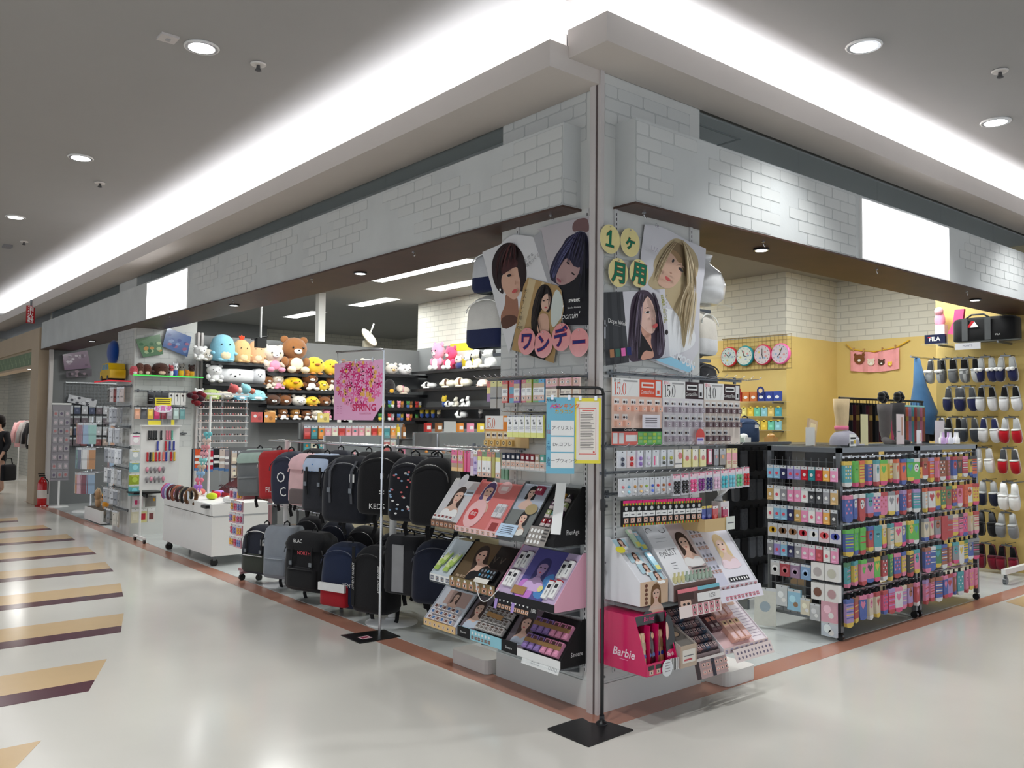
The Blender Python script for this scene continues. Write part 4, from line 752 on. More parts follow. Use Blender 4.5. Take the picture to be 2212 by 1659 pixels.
# lowest shelf
def f8(b, w, l): b.rect(0, w, 0, l, -.001, rgb(206, 210, 218)); b.rect(w*.2, w*.9, l*.55, l*.95, -.0014, rgb(190, 160, 150)); portrait(b, w*.5, l*.78, .03, rgb(80, 60, 54))
G1 = Wedge('L', 1.36, .34, Sh3, .20, .22, .03, 'pale grey tray of tiny blue and brown boxes on the lowest shelf', rgb(196, 200, 208), rgb(206, 210, 218), f8, rgb(230, 160, 90), eyes_strip(7, rgb(226, 190, 150), rgb(232, 196, 130)))
for r in range(3):
    for c in range(6): solo('lens_box', MB().box(-.017, .017, -.02, 0, 0, .03, rgb(214, 206, 204)).rect(-.012, .012, .006, .024, -.0204, rgb(70, 110, 160) if (r+c) % 2 else rgb(110, 70, 60)), 'paper', '%s lens box, %s in the %s row of the pale grey tray' % ('blue' if (r+c) % 2 else 'brown', ORD[c], ORD[r]), 'box', group='boxes in the grey tray', M=G1.Mw @ G1.F @ T(.06+c*.045, -.002, .01+r*.04))
def f9(col):
    def f(b, w, l): b.rect(0, w, 0, l, -.001, K); b.rect(0, w*.36, 0, l, -.0014, rgb(110, 100, 106)); portrait(b, w*.19, l*.62, .045, rgb(70, 54, 50), dress=rgb(190, 200, 214), tilt=-.2)
    return f
def sdS(b): b.text('Sincere', .024, -.075, .05, 0, rgb(220, 220, 220), wide=.9)
G2 = Wedge('L', 1.0, .42, Sh3, .195, .22, .05, 'black display of grey floral lens boxes with a pale blue strip', K, K, f9(0), rgb(150, 206, 220), lambda b, w, h: (b.rect(0, w*.3, 0, h, -.0006, K), b.text('Sincere', .014, w*.14, h*.4, -.001, W), [eye(b, w*(.36+.075*i), h*.3, .022, -.001, rgb(120, 90, 80)) for i in range(6)], [b.disc(w*(.36+.075*i), h*.72, .008, .009, -.001, W, 8) for i in range(6)]))
G2.grid('lens_box', MB().box(-.017, .017, -.022, 0, 0, .046, rgb(196, 192, 188)).rect(-.012, .012, .008, .024, -.0224, rgb(120, 112, 106)).rect(-.012, .012, .028, .04, -.0224, rgb(90, 70, 62)), [.18+.042*i for i in range(6)], [.02, .075, .13], 'grey floral lens box, %s in the %s row of the black display', 'box', 'grey boxes on black display')
b = MB().box(0, .15, -.001, 0, 0, .03, rgb(170, 130, 84)); solo('kraft_label', b, 'paper', 'brown kraft label across the grey floral boxes', 'label', M=G2.Mw @ G2.F @ T(.2, -.03, .11) @ RY(.06))
b = MB().prism(sm([(0, 0), (.2, 0), (.2, .05), (.12, .06), (.08, .085), (.02, .07)], 1), -.002, 0, rgb(120, 126, 130)); [b.rect(.03, .17, .012+.012*i, .016+.012*i, -.0024, rgb(200, 206, 208)) for i in range(4)]; solo('header_card', b, 'paper', 'grey cloud shaped header card above the floral boxes', 'card', M=G2.Mw @ G2.F @ T(.2, -.024, .19))
G3 = Wedge('L', .575, .485, Sh3, .195, .225, .03, 'black display of purple and pink lens boxes nearest the shutter post', K, K, f9(0), W, lambda b, w, h: (b.rect(0, w*.28, 0, h*1.6, -.0006, K), b.text('Sincere', .014, w*.13, h*.5, -.001, W)), sidef=sdS)
for r in range(2):
    for c in range(6):
        k = rgb(136, 112, 168) if c < 3 else rgb(206, 136, 164)
        solo('lens_box', MB().box(-.020, .020, -.022, 0, 0, .085, k).rect(-.014, .014, .058, .078, -.0224, rgb(90, 60, 60)).rect(-.010, .010, .012, .034, -.0224, tuple(min(1, q*1.35) for q in k)), 'paper', '%s lens box, %s in the %s row of the black side display' % ('purple' if c < 3 else 'pink', ORD[c], ('lower', 'upper')[r]), 'box', group='purple and pink lens boxes', M=G3.Mw @ G3.F @ T(.19+c*.05, -.002, .02+r*.105))
for r in range(2): solo('kraft_label', MB().box(0, .29, -.001, 0, 0, .024, rgb(150, 116, 74)), 'paper', 'brown kraft label over the %s purple lens boxes' % ('lower', 'upper')[r], 'label', M=G3.Mw @ G3.F @ T(.17, -.0255, .055+r*.105))
b = MB().box(0, .30, -.002, 0, 0, .075, W); b.rect(.01, .07, .045, .065, -.0024, rgb(110, 90, 190)); b.rect(.15, .21, .04, .065, -.0024, rgb(190, 110, 200)); [ring(b, x, z, .009, .009, .007, .007, -.0024, rgb(120, 120, 124), n=10) for x in (.085, .11, .135, .225, .25, .275) for z in (.02, .052)]
solo('price_strip_card', b, 'paper', 'white lens chart strip under the purple and pink boxes', 'card', M=G3.Mw @ T(.18, -.205, -.03) @ RX(-.35))
# white shutter foot boxes by the pillar
def foot(M, w, d, label):
    b = MB(); b.rbox(w, d, .085, .04, rgb(214, 210, 206)); solo('foot_box', b, 'paint', label, 'box', M=M, group='white foot boxes by the pillar')
foot(T(.10, 1.085, .003), .31, .37, 'white rounded foot box on the long side of the pillar'); foot(T(1.055, .02, .003), .29, .36, 'white rounded foot box on the short side of the pillar')
# ---- short side of the pillar: three lens boards
def ex1(b, w, h):
    b.rect(0, w, h*.20, h*.25, -.0046, K); b.text('ContactFilms', h*.035, w*.36, h*.212, -.005, W, shear=.2); b.rect(0, w*.51, 0, h*.20, -.0046, rgb(232, 120, 110)); b.rect(w*.51, w, 0, h*.20, -.0046, rgb(110, 190, 110)); b.rect(w*.27, w*.49, h*.05, h*.15, -.005, W)
    [b.rect(w*(.02+.12*i), w*(.11+.12*i), h*.02, h*.18, -.005, rgb(232, 232, 232)) for i in range(2)]; [b.rect(w*(.53+.095*i), w*(.60+.095*i), h*(.03+.055*j), h*(.07+.055*j), -.005, rgb(190, 220, 90) if (i+j) % 2 else rgb(150, 206, 140)) for i in range(5) for j in range(3)]
    b.rect(w*.54, w*.9, h*.25, h*.46, -.0262, rgb(236, 232, 240)); [b.rect(w*.6, w*.84, h*(.28+.03*i), h*(.29+.03*i), -.0266, rgb(90, 80, 90)) for i in range(5)]
lens_board('R', .05, .035, 1.425, .41, .365, '15.0', OR, OR, rgb(238, 206, 190), (6, 2), 'red 15.0 price board of lens boxes on the short pillar side', rgb(236, 186, 166), ex1)
def ex2(b, w, h): b.disc(w*.84, h*.14, w*.11, h*.12, -.0262, rgb(226, 90, 84), 16); b.rect(w*.75, w*.93, 0, h*.12, -.0266, rgb(236, 226, 240)); b.rect(w*.77, w*.91, h*.07, h*.1, -.027, rgb(120, 110, 210))
lens_board('R', .468, .035, 1.42, .375, .37, '15.0', rgb(40, 36, 40), BRK, rgb(228, 224, 228), (6, 6, 4), 'grey 15.0 price board of lens boxes between its neighbours', rgb(176, 166, 176), ex2)
lens_board('R', .848, .035, 1.42, .36, .37, '14.0', rgb(40, 36, 40), BRK, rgb(226, 214, 204), (6, 6, 4), 'beige 14.0 price board of lens boxes at the open end', rgb(120, 100, 104))
hook_rail('R', .03, 1.25, 1.815, 14, .2, 'empty wire hook rail above the lens price boards'); hook_rail('R', -.02, 1.06, 1.42, 16, .2, 'wire hook rail with lens case packs under the boards'); hook_rail('R', -.02, 1.06, 1.275, 16, .2, 'wire hook rail with six-pack lens cases'); hook_rail('R', -.0, .72, 1.16, 14, .2, 'wire hook rail with black eye packs')
CL = rgb(206, 210, 214)
r1 = [('navy disc', packet(.055, .09, .014, ((.3, CL), (.7, rgb(206, 208, 214))), (('balls', rgb(50, 58, 80), 2, 1, .5, .3),))), ('red disc', packet(.06, .09, .014, ((.3, CL), (.7, rgb(226, 206, 206))), (('balls', rgb(200, 30, 34), 2, 1, .48, .32),))), ('lilac disc', packet(.055, .09, .014, ((.3, CL), (.7, rgb(214, 206, 226))), (('balls', rgb(150, 116, 190), 2, 1, .48, .32),))), ('white and lilac disc', packet(.05, .09, .014, ((.3, CL), (.7, CL)), (('balls', rgb(216, 206, 230), 2, 1, .48, .32),))),
      ('pink brush', packet(.05, .09, .014, ((.3, CL), (.7, CL)), (('rect', -.3, -.1, .9, .35, MAG), ('rect', .1, .3, .9, .35, W)))), ('yellow rimmed oval', packet(.05, .09, .014, ((.3, CL), (.7, CL)), (('balls', rgb(190, 190, 70), 1, 1, .5, 0), ('balls', rgb(70, 76, 70), 1, 1, .78, 0)))), ('yellow rimmed oval', packet(.05, .09, .014, ((.3, CL), (.7, CL)), (('balls', rgb(190, 190, 70), 1, 1, .5, 0), ('balls', rgb(70, 76, 70), 1, 1, .78, 0)))),
      ('cream card', packet(.065, .1, .01, ((.75, rgb(226, 220, 210)), (.08, K), (.17, rgb(226, 220, 210))), (('disc', .2, .35, .3, rgb(200, 60, 54)),)))]
r1 += [('cream and yellow card', packet(.06, .1, .01, ((.55, rgb(232, 226, 206)), (.45, rgb(232, 222, 140))), (('disc', .0, .5, .25, rgb(206, 66, 56)),))) for _ in range(3)]
r1 += [('magenta framed', packet(.045, .09, .01, ((1, rgb(190, 40, 90)),), (('rect', -.3, .3, .88, .12, rgb(236, 226, 226)),))), ('dark clear', packet(.05, .095, .01, ((.35, rgb(150, 150, 152)), (.65, rgb(96, 96, 98))), (('disc', 0, .5, .2, rgb(206, 90, 60)),))), ('grey clear', packet(.05, .095, .01, ((.35, rgb(170, 170, 172)), (.65, rgb(140, 130, 120))), (('disc', 0, .5, .25, rgb(226, 150, 60)),))),
       ('pink and yellow long', packet(.045, .13, .01, ((.2, rgb(236, 214, 130)), (.35, rgb(236, 150, 160)), (.45, rgb(226, 206, 170))), (('bar', .6, rgb(206, 70, 60), 3),))), ('pink and yellow long', packet(.045, .13, .01, ((.2, rgb(236, 214, 130)), (.35, rgb(236, 150, 160)), (.45, rgb(226, 206, 170))), (('bar', .6, rgb(206, 70, 60), 3),)))]
x = -.03
for i, (nm, b) in enumerate(r1):
    wd = max(v[0] for v in b.v)*2; hang('R', x+wd/2, .16, 1.40, b, 'lens_case_pack', '%s pack, %s from the post on the row under the boards' % (nm, ORD[i]), 'pack', 'packs under the lens boards', tilt=rr.uniform(-.15, .15)); x += wd+.012
r2 = [('pink', rgb(226, 120, 130)), ('pale blue', rgb(110, 180, 206)), ('amber', rgb(206, 150, 70)), ('amber rabbit', rgb(206, 160, 90)), ('lime', rgb(150, 190, 60)), ('blue', rgb(40, 90, 200)), ('red', rgb(214, 44, 50)), ('bronze', rgb(160, 100, 40)), ('scarlet', rgb(206, 50, 40))]
x = -.02
for i, (nm, c) in enumerate(r2):
    hang('R', x+.022, .16, 1.255, packet(.04, .095, .014, ((.35, CL), (.65, rgb(214, 214, 218))), (('balls', c, 1, 1, .48, 0), ('balls', tuple(min(1, q*1.6+.1) for q in c) if i % 2 else W, 1, 1, .76, 0))), 'lens_case_pack', '%s paired lens case, %s from the post on the six-pack row' % (nm, ORD[i]), 'pack', 'paired lens cases', tilt=rr.uniform(-.2, .2)); x += .046
for i, (nm, c) in enumerate([('striped black', rgb(34, 34, 38)), ('black', rgb(24, 24, 28)), ('hot pink', rgb(240, 90, 150)), ('purple', rgb(140, 40, 140)), ('navy', rgb(40, 40, 110)), ('pale pink', rgb(240, 200, 224)), ('cyan', rgb(80, 200, 214)), ('sky blue', rgb(120, 206, 226)), ('mint', rgb(110, 206, 150)), ('red', rgb(206, 26, 44))]):
    hang('R', .425+i*.072, .17, 1.265+.0025*i, packet(.066, .12, .014, ((.07, rgb(170, 36, 76)), (.14, rgb(238, 200, 210)), (.79, rgb(216, 214, 220))), (('balls', c, 3, 2, .42, .2), ('disc', -.25, .13, .1, rgb(214, 60, 110)))), 'lens_case_six_pack', '%s six-pack of lens cases hanging on the pillar' % nm, 'pack', 'six-packs of lens cases')
for i in range(13):
    b = MB().box(-.024, .024, -.009, .009, -.135, 0, K); y_ = -.0094
    b.rect(-.024, .024, -.014, 0, y_, MAG); [b.rect(-.024+.008*j, -.016+.008*j, -.026, -.014, y_, (rgb(210, 190, 50), rgb(190, 50, 44), rgb(70, 140, 60))[j % 3]) for j in range(6)]; [b.rect(-.024+.008*j, -.016+.008*j, -.135, -.123, y_, (rgb(210, 190, 50), rgb(190, 50, 44), rgb(70, 140, 60))[j % 3]) for j in range(6)]
    b.rect(-.024, .024, -.085, -.058, y_, W); b.disc(0, -.043, .011, .011, y_-.0003, rgb(206, 206, 206), 12); eye(b, 0, -.104, .032, y_-.0003); b.rect(-.012, .012, -.076, -.07, y_-.0003, GREY)
    hang('R', .015+i*.0505, .17, 1.14-.0012*i, b, 'eyeliner_pack', 'black eye pack with checker borders, %s from the post' % ORD[i], 'pack', 'black checker bordered packs', 'paper', tilt=rr.uniform(-.12, .12))
# right of them: blue, red and white packs over a little wooden crate
for i, (nm, c, x, z) in enumerate((('blue', rgb(30, 60, 160), .66, 1.075), ('deep blue', rgb(24, 44, 130), .715, 1.075), ('red and pink', rgb(214, 70, 70), .775, 1.07), ('magenta', rgb(190, 30, 90), .87, 1.06))):
    hang('R', x, .17, z, packet(.05, .12, .012, ((.12, rgb(226, 200, 60) if i < 2 else W), (.88, c)), (('disc', 0, .5, .25, tuple(min(1, q*1.8+.15) for q in c)), ('bar', .75, W, 2))), 'cosmetic_pack', '%s hanging cosmetic pack above the wooden crate' % nm, 'pack', 'packs above the crate')
b = MB(); b.tube([(0, 0, 0), (.02, 0, .06), (.05, -.01, .09)], .03, W, 8); b.box(-.03, .05, -.035, .03, -.1, .0, rgb(226, 222, 222)); b.disc(.02, -.05, .02, .02, -.036, rgb(230, 120, 80), 12)
solo('gel_pouch', b, 'film', 'white and orange pouch leaning over the wooden crate', 'pouch', world('R', .87, .13, 1.09).translation)
b = MB(); t = thing('wooden_crate', 'small pale wooden crate beside the eye-lash display', 'crate', at('R', .62, .03, .935))
for nm, a in (('front_panel', (0, .26, -.19, -.182, 0, .07)), ('back_panel', (0, .26, -.012, -.004, 0, .07)), ('side_panel', (0, .008, -.182, -.012, 0, .07)), ('side_panel', (.252, .26, -.182, -.012, 0, .07)), ('base', (.008, .252, -.182, -.012, 0, .006))): part(nm, MB().box(*a, rgb(214, 184, 132)), 'paint', t)
part('price_tag', MB().box(.19, .27, -.196, -.194, .0, .075, rgb(226, 230, 222)).rect(.2, .26, .035, .042, -.1965, GREY), 'paper', t)
# ---- counter displays, short side
ShA, ShB = .60, .274
shelf('R', .01, 1.05, ShA, .30, 'upper glass shelf of displays on the short pillar side'); shelf('R', -.01, 1.06, ShB, .32, 'lower glass shelf of displays on the short pillar side')
def h1(b, w, l):
    b.rect(0, w, 0, l, -.001, rgb(216, 216, 220))
    for i, (u, v) in enumerate(((.3, .88), (.45, .55), (.55, .3), (.72, .1))): b.rect(w*(u-.25), w*(u+.2), l*(v-.1), l*(v+.1), -.002-.002*i, rgb(176, 206, 216)); portrait(b, w*u, l*v+.008, .018, rgb(80, 50, 44), y=-.003-.002*i, dress=W)
H1 = Wedge('R', .045, .215, ShA, .25, .32, .11, 'white sided display of face cards at the shutter post', rgb(232, 232, 236), rgb(222, 222, 226), h1, rgb(222, 190, 160), lambda b, w, h: (portrait(b, w*.55, h*.45, .036, rgb(120, 84, 50), y=-.001), [b.disc(w*.2, h*(.12+.18*i), .012, .009, -.001, rgb(110, 66, 50), 10) for i in range(5)]))
for i, (u, v, c, nm) in enumerate(((.16, .22, rgb(190, 214, 180), 'green'), (.19, .2, rgb(130, 190, 214), 'blue'), (.185, .06, rgb(150, 206, 224), 'light blue'))): solo('face_mask_pack', MB().box(-.018, .018, -.012, 0, 0, .12, c).rect(-.016, .016, 0, .03, -.0124, rgb(226, 222, 110)).rect(-.012, .012, .09, .112, -.0124, rgb(236, 220, 214)), 'film', 'tall %s card pack in the white sided display' % nm, 'pack', M=H1.Mw @ H1.F @ T(u, -.012, v))
solo('round_sticker', MB().prism(elp(0, 0, .034, .022), -.001, 0, rgb(238, 226, 70)), 'paper', 'yellow round sticker on the white sided display', 'sticker', M=H1.Mw @ H1.F @ T(.01, -.016, .22))
def h2(b, w, l):
    b.rect(0, w, 0, l, -.001, rgb(196, 176, 172)); b.rect(0, w*.55, 0, l, -.0014, rgb(232, 232, 234)); portrait(b, w*.76, l*.62, .05, rgb(60, 42, 36), dress=rgb(230, 228, 226), y=-.002); [b.rect(w*(.6), w*.96, l*(.12+.05*i), l*(.135+.05*i), -.0052, rgb(50, 48, 52)) for i in range(3)]
    b.text('eyeLIST', .042, w*.28, l*.46, -.002, rgb(90, 88, 92), wide=.75); [ring(b, w*(.12+.3*i), l*.86, .026, .02, .022, .016, -.002, rgb(60, 58, 60), a0=180*i, a1=180*i+230, n=12) for i in range(2)]; [b.rect(w*.16, w*.42, l*(.68+.05*i), l*(.685+.05*i), -.002, rgb(150, 150, 154)) for i in range(2)]; [b.rect(w*.22, w*.34, l*(.26+.04*i), l*(.268+.04*i), -.002, rgb(110, 110, 114)) for i in range(3)]
    [b.tube([(w*(.1+.3*k), -.002, l*.05), (w*(.16+.3*k), -.002, l*.14), (w*(.22+.3*k), -.002, l*.1)], .0018, rgb(60, 58, 60), 4) for k in range(2)]
H2 = Wedge('R', .275, .36, ShA, .28, .39, .075, 'tall white board display with a dark-haired woman and eye lettering', rgb(206, 204, 206), rgb(196, 176, 172), h2, rgb(110, 84, 78), None)
for i in range(10):
    k = rgb(214, 206, 150) if i < 3 else rgb(166, 184, 166); solo('nail_bottle', MB().lathe([(.012, 0), (.012, .03), (.006, .036), (.006, .055)], k, 10), 'gloss', '%s mini bottle, %s in front of the tall white board' % ('yellow' if i < 3 else 'sage', ORD[i]), 'bottle', group='mini bottles', M=H2.Mw @ T(.03+.034*i, -.262, .092))
b = MB().box(0, .36, -.003, 0, 0, .15, rgb(96, 72, 68)); b.rect(0, .36, .13, .15, -.0034, rgb(232, 130, 140)); b.rect(.17, .36, .13, .15, -.0037, rgb(120, 190, 206)); b.rect(.16, .36, .07, .115, -.0036, rgb(236, 234, 232)); b.text('1,250', .022, .29, .082, -.004, rgb(70, 66, 70), wide=.8); b.disc(.06, .075, .045, .04, -.0036, SK, 14); b.disc(.045, .07, .012, .007, -.004, DK, 8); b.disc(.08, .07, .012, .007, -.004, DK, 8); b.rect(.0, .13, .09, .13, -.0038, rgb(70, 48, 44)); b.rect(0, .36, 0, .062, -.0038, rgb(240, 224, 220)); [eye(b, .125+.05*i, .018+.028*j, .036, -.0042, rgb(206, 130, 140)) for i in range(5) for j in range(2)]
solo('price_strip_card', b, 'paper', 'brown and pink price card 1,250 hanging under the tall white board', 'card', M=H2.Mw @ T(.01, -.312, -.085) @ RX(-.12))
def h3(b, w, l):
    b.rect(0, w, 0, l, -.001, rgb(226, 224, 232)); b.rect(0, w*.36, 0, l, -.0014, rgb(206, 206, 222)); portrait(b, w*.66, l*.66, .052, rgb(222, 196, 150), skin=rgb(236, 206, 190), dress=rgb(236, 214, 222), y=-.002)
    [(eye(b, w*(.07+.085*i), l*(.26+.2*j), .026, -.0024, rgb(190, 150, 140)), b.disc(w*(.07+.085*i), l*(.26+.2*j)+.028, .009, .01, -.0024, rgb(120, 120, 132), 8)) for i in range(4) for j in range(4)]; b.rect(w*.40, w*.86, l*.06, l*.13, -.006, rgb(36, 34, 40)); [b.disc(w*(.44+.063*i), l*.095, .007, .009, -.0064, W, 8) for i in range(7)]
H3 = Wedge('R', .645, .40, ShA, .27, .33, .02, 'pale display with a blonde portrait and rows of lens pictures', rgb(226, 226, 230), rgb(226, 224, 232), h3, rgb(232, 226, 234), eyes_strip(9, rgb(206, 130, 140), rgb(236, 230, 236)))
b = MB().box(0, .40, -.002, 0, 0, .07, rgb(232, 228, 238)); [eye(b, .06+.036*i, .02, .026, -.0026, rgb(206, 120, 140)) for i in range(9)]; solo('price_strip_card', b, 'paper', 'pale lilac lens chart strip below the blonde portrait display', 'card', M=H3.Mw @ T(.0, -.315, -.05) @ RX(-.35))
# lower shelf: hot pink upright box
P0 = (-.01, .245); w, d, h = .245, .26, .285
t = thing('counter_display', 'hot pink upright display box of doll-theme lash packs', 'display', at('R', -.012, 0, ShB), 0, 'slanted counter displays')
HP = rgb(206, 22, 92); prof = [(0, 0), (-.34, 0), (-.34, .06), (-.26, h), (0, h)]
for x0 in (0, w-.005):
    b = MB(); vs = [(x, y, z) for x in (x0, x0+.005) for y, z in prof]; b.add(vs, [(4, 3, 2, 1, 0), (5, 6, 7, 8, 9)]+[(i, (i+1) % 5, 5+(i+1) % 5, 5+i) for i in range(5)], HP)
    if not x0: b.M = T(-.0004, 0, 0) @ RZ(-PI/2); b.text('Barbie', .042, .19, .07, 0, rgb(240, 214, 226), shear=.25, bold=.015); b.rect(.16, .22, .055, .058, 0, rgb(240, 150, 190))
    part('side_panel', b, 'gloss', t)
part('top_panel', MB().box(.005, w-.005, -.26, 0, h-.004, h, HP), 'gloss', t); part('back_panel', MB().box(.005, w-.005, -.14, -.135, 0, h, rgb(176, 20, 80)), 'gloss', t); part('tray', MB().box(.005, w-.005, -.34, 0, 0, .004, HP), 'gloss', t)
b = MB(); b.M = T(0, -.262, h-.052) @ RX(-.12); b.prism([(.004, 0), (w-.004, 0), (w-.004, .05), (.15, .05), (.13, .066), (.09, .066), (.07, .05), (.004, .05)], -.003, 0, rgb(26, 22, 24)); b.text('Barbie', .022, .11, .018, -.004, MAG, shear=.25); part('header_card', b, 'gloss', t)
b = MB(); b.box(0, w, -.346, -.341, 0, .062, HP); [(b.rect(.012+.055*i, .058+.055*i, .03, .052, -.3464, K), eye(b, .035+.055*i, .017, .03, -.3464)) for i in range(3)]; b.rect(.17, w, .0, .062, -.3464, W); [b.rect(.172+.012*i, .178+.012*i, 0, .062, -.3468, K) for i in range(6)]; part('price_strip', b, 'gloss', t)
for x in (.075, .14): part('divider', MB().box(x, x+.003, -.30, -.14, .004, .235, HP), 'gloss', t)
wm = T(-.012, 0, ShB)
for i, (x, c, k) in enumerate(((.022, rgb(216, 186, 140), 'sandy'), (.052, rgb(226, 200, 160), 'sandy'), (.092, rgb(120, 30, 50), 'dark red'), (.12, rgb(70, 30, 40), 'black and red'), (.158, rgb(196, 150, 110), 'tan'), (.186, rgb(190, 140, 100), 'tan'))):
    b = MB().rbox(.026, .02, .185, .008, c); b.M = T(0, -.0104, 0); b.disc(0, .07, .011, .011, 0, rgb(40, 60, 160), 10); b.disc(0, .165, .011, .016, -.0002, rgb(230, 190, 150), 10); b.rect(-.011, .011, .1, .14, -.0002, tuple(q*.7 for q in c))
    solo('lash_tube', b, 'film', '%s lash pack with blue seal, %s in the hot pink box' % (k, ORD[i]), 'pack', group='packs in the hot pink box', M=wm @ T(x, -.285, .012) @ RX(-.1))
b = MB().prism(sm([(0, 0), (.07, .01), (.075, .12), (.06, .2), (.03, .235), (.008, .2), (.015, .15), (0, .1)], 1), -.003, 0, K); b.poly(sm([(.004, .1), (.02, .1), (.03, .15), (.022, .19), (.008, .19)], 1), -.0036, rgb(226, 180, 160)); b.poly(sm([(0, 0), (.075, .01), (.075, .05), (.0, .05)], 1), -.0036, HP); b.text('Barbie', .02, .036, .018, -.004, W, shear=.25)
solo('standee', b, 'gloss', 'cut-out of a long black-haired head beside the hot pink box', 'standee', M=wm @ T(.185, -.32, .05) @ RX(-.1))
b = MB().prism(sm([(0, 0), (.03, -.012), (.06, 0), (.075, .03), (.06, .065), (.03, .078), (0, .065), (-.012, .03)], 1), -.002, 0, rgb(228, 230, 232)); [b.rect(.012, .05, .015+.014*i, .019+.014*i, -.0024, rgb(150, 140, 146)) for i in range(4)]
solo('price_tag', b, 'paper', 'white flower shaped price tag on the hot pink box', 'price tag', M=wm @ T(.12, -.352, -.01))
def k1(b, w, l): b.rect(0, w, 0, l, -.001, rgb(110, 104, 98)); [(ring(b, w*.5, l*(.3+.35*i), .04, .026, .036, .022, -.002, rgb(40, 36, 36)), b.disc(w*.5, l*(.3+.35*i), .034, .02, -.0016, rgb(176, 150, 124), 14)) for i in range(2)]
K1 = Wedge('R', .245, .13, ShB, .35, .26, .10, 'grey clear-fronted display with big printed eyes', rgb(190, 180, 170), rgb(110, 104, 98), k1, rgb(196, 176, 156), lambda b, w, h: (b.rect(w*.1, w*.9, h*.2, h*.8, -.001, rgb(232, 226, 216)), b.rect(w*.2, w*.8, h*.5, h*.55, -.0014, GREY), b.rect(w*.2, w*.7, h*.3, h*.38, -.0014, rgb(200, 80, 90))))
def k2(b, w, l): b.rect(0, w, 0, l, -.001, rgb(96, 84, 86))
K2 = Wedge('R', .38, .25, ShB, .31, .24, .02, 'dark grey display packed with small dark lens boxes', rgb(120, 112, 112), rgb(96, 84, 86), k2, rgb(150, 132, 132), None)
for r in range(6):
    for c in range(7):
        k = [rgb(110, 90, 96), rgb(90, 80, 90), rgb(130, 110, 112), rgb(70, 84, 104), rgb(150, 110, 110)][(r*3+c*2) % 5]
        solo('lens_box', MB().box(-.015, .015, -.022, 0, 0, .036, k).rect(-.010, .010, .012, .03, -.0224, rgb(206, 180, 176)).disc(0, .021, .006, .007, -.0228, DK, 8), 'paper', 'small %s lens box, %s in row %s of the dark grey display' % (['mauve', 'plum', 'rose grey', 'slate', 'dusty pink'][(r*3+c*2) % 5], ORD[c], ORD[r]), 'box', group='dark lens boxes', M=K2.Mw @ K2.F @ T(.022+c*.0345, -.002, .02+r*.05))
b = MB().box(0, .27, -.002, 0, 0, .105, rgb(176, 150, 148)); [eye(b, .07+.038*i, .03+.036*j, .03, -.0026, rgb(206, 160, 150)) for i in range(6) for j in range(2)]; b.rect(.0, .035, 0, .09, -.0026, rgb(60, 48, 50)); b.rect(.135, .165, 0, .09, -.003, rgb(50, 48, 60)); b.rect(0, .27, .09, .105, -.0026, rgb(214, 206, 202)); [b.rect(.05, .25, .078+.006*i, .080+.006*i, -.003, GREY) for i in range(2)]
solo('price_strip_card', b, 'paper', 'mauve lens chart card below the dark grey display', 'card', M=K2.Mw @ T(.0, -.355, -.085) @ RX(-.25))
def k3(b, w, l): b.rect(0, w, 0, l, -.001, rgb(226, 190, 190)); b.rect(w*.72, w, 0, l, -.0014, rgb(236, 226, 230)); portrait(b, w*.85, l*.85, .022, rgb(120, 80, 90), y=-.002); [b.rect(w*.76, w*.96, l*(.1+.05*i), l*(.108+.05*i), -.002, rgb(170, 150, 170)) for i in range(11)]
K3 = Wedge('R', .64, .42, ShB, .33, .27, .02, 'pale pink display of tall blush coloured lens boxes', rgb(236, 228, 232), rgb(226, 190, 190), k3, rgb(226, 206, 206), eyes_strip(9, rgb(170, 160, 190), rgb(230, 210, 206)))
for r in range(2):
    for c in range(3): solo('lens_box', MB().box(-.024, .024, -.03, 0, 0, .135, rgb(226, 176, 160)).rect(-.02, .02, .1, .13, -.0304, rgb(214, 180, 140)).disc(0, .116, .009, .009, -.0308, rgb(80, 54, 50), 10).rect(-.016, .016, .01, .05, -.0304, rgb(240, 206, 206)), 'paper', 'tall blush lens box, %s in the %s row of the pale pink display' % (ORD[c], ('lower', 'upper')[r]), 'box', group='blush lens boxes', M=K3.Mw @ K3.F @ T(.135+c*.055, -.002, .03+r*.165))
for c in range(4): solo('lens_box', MB().box(-.02, .02, -.026, 0, 0, .09, rgb(96, 66, 70)).rect(-.016, .016, .06, .085, -.0264, rgb(206, 130, 110)).rect(-.012, .012, .02, .04, -.0264, rgb(190, 170, 166)), 'paper', 'maroon lens box, %s beside the blush boxes' % ORD[c], 'box', group='maroon lens boxes', M=K3.Mw @ K3.F @ T(.03+(c % 2)*.045, -.002, .12+(c//2)*.1))
b = MB().box(0, .36, -.002, 0, 0, .07, rgb(228, 212, 208)); [b.disc(.03+.034*i, .02+.026*j, .008, .008, -.0026, rgb(120, 110, 130), 8) for i in range(10) for j in range(2)]; solo('price_strip_card', b, 'paper', 'beige dotted lens chart strip below the pale pink display', 'card', M=K3.Mw @ T(.06, -.375, -.045) @ RX(-.4))
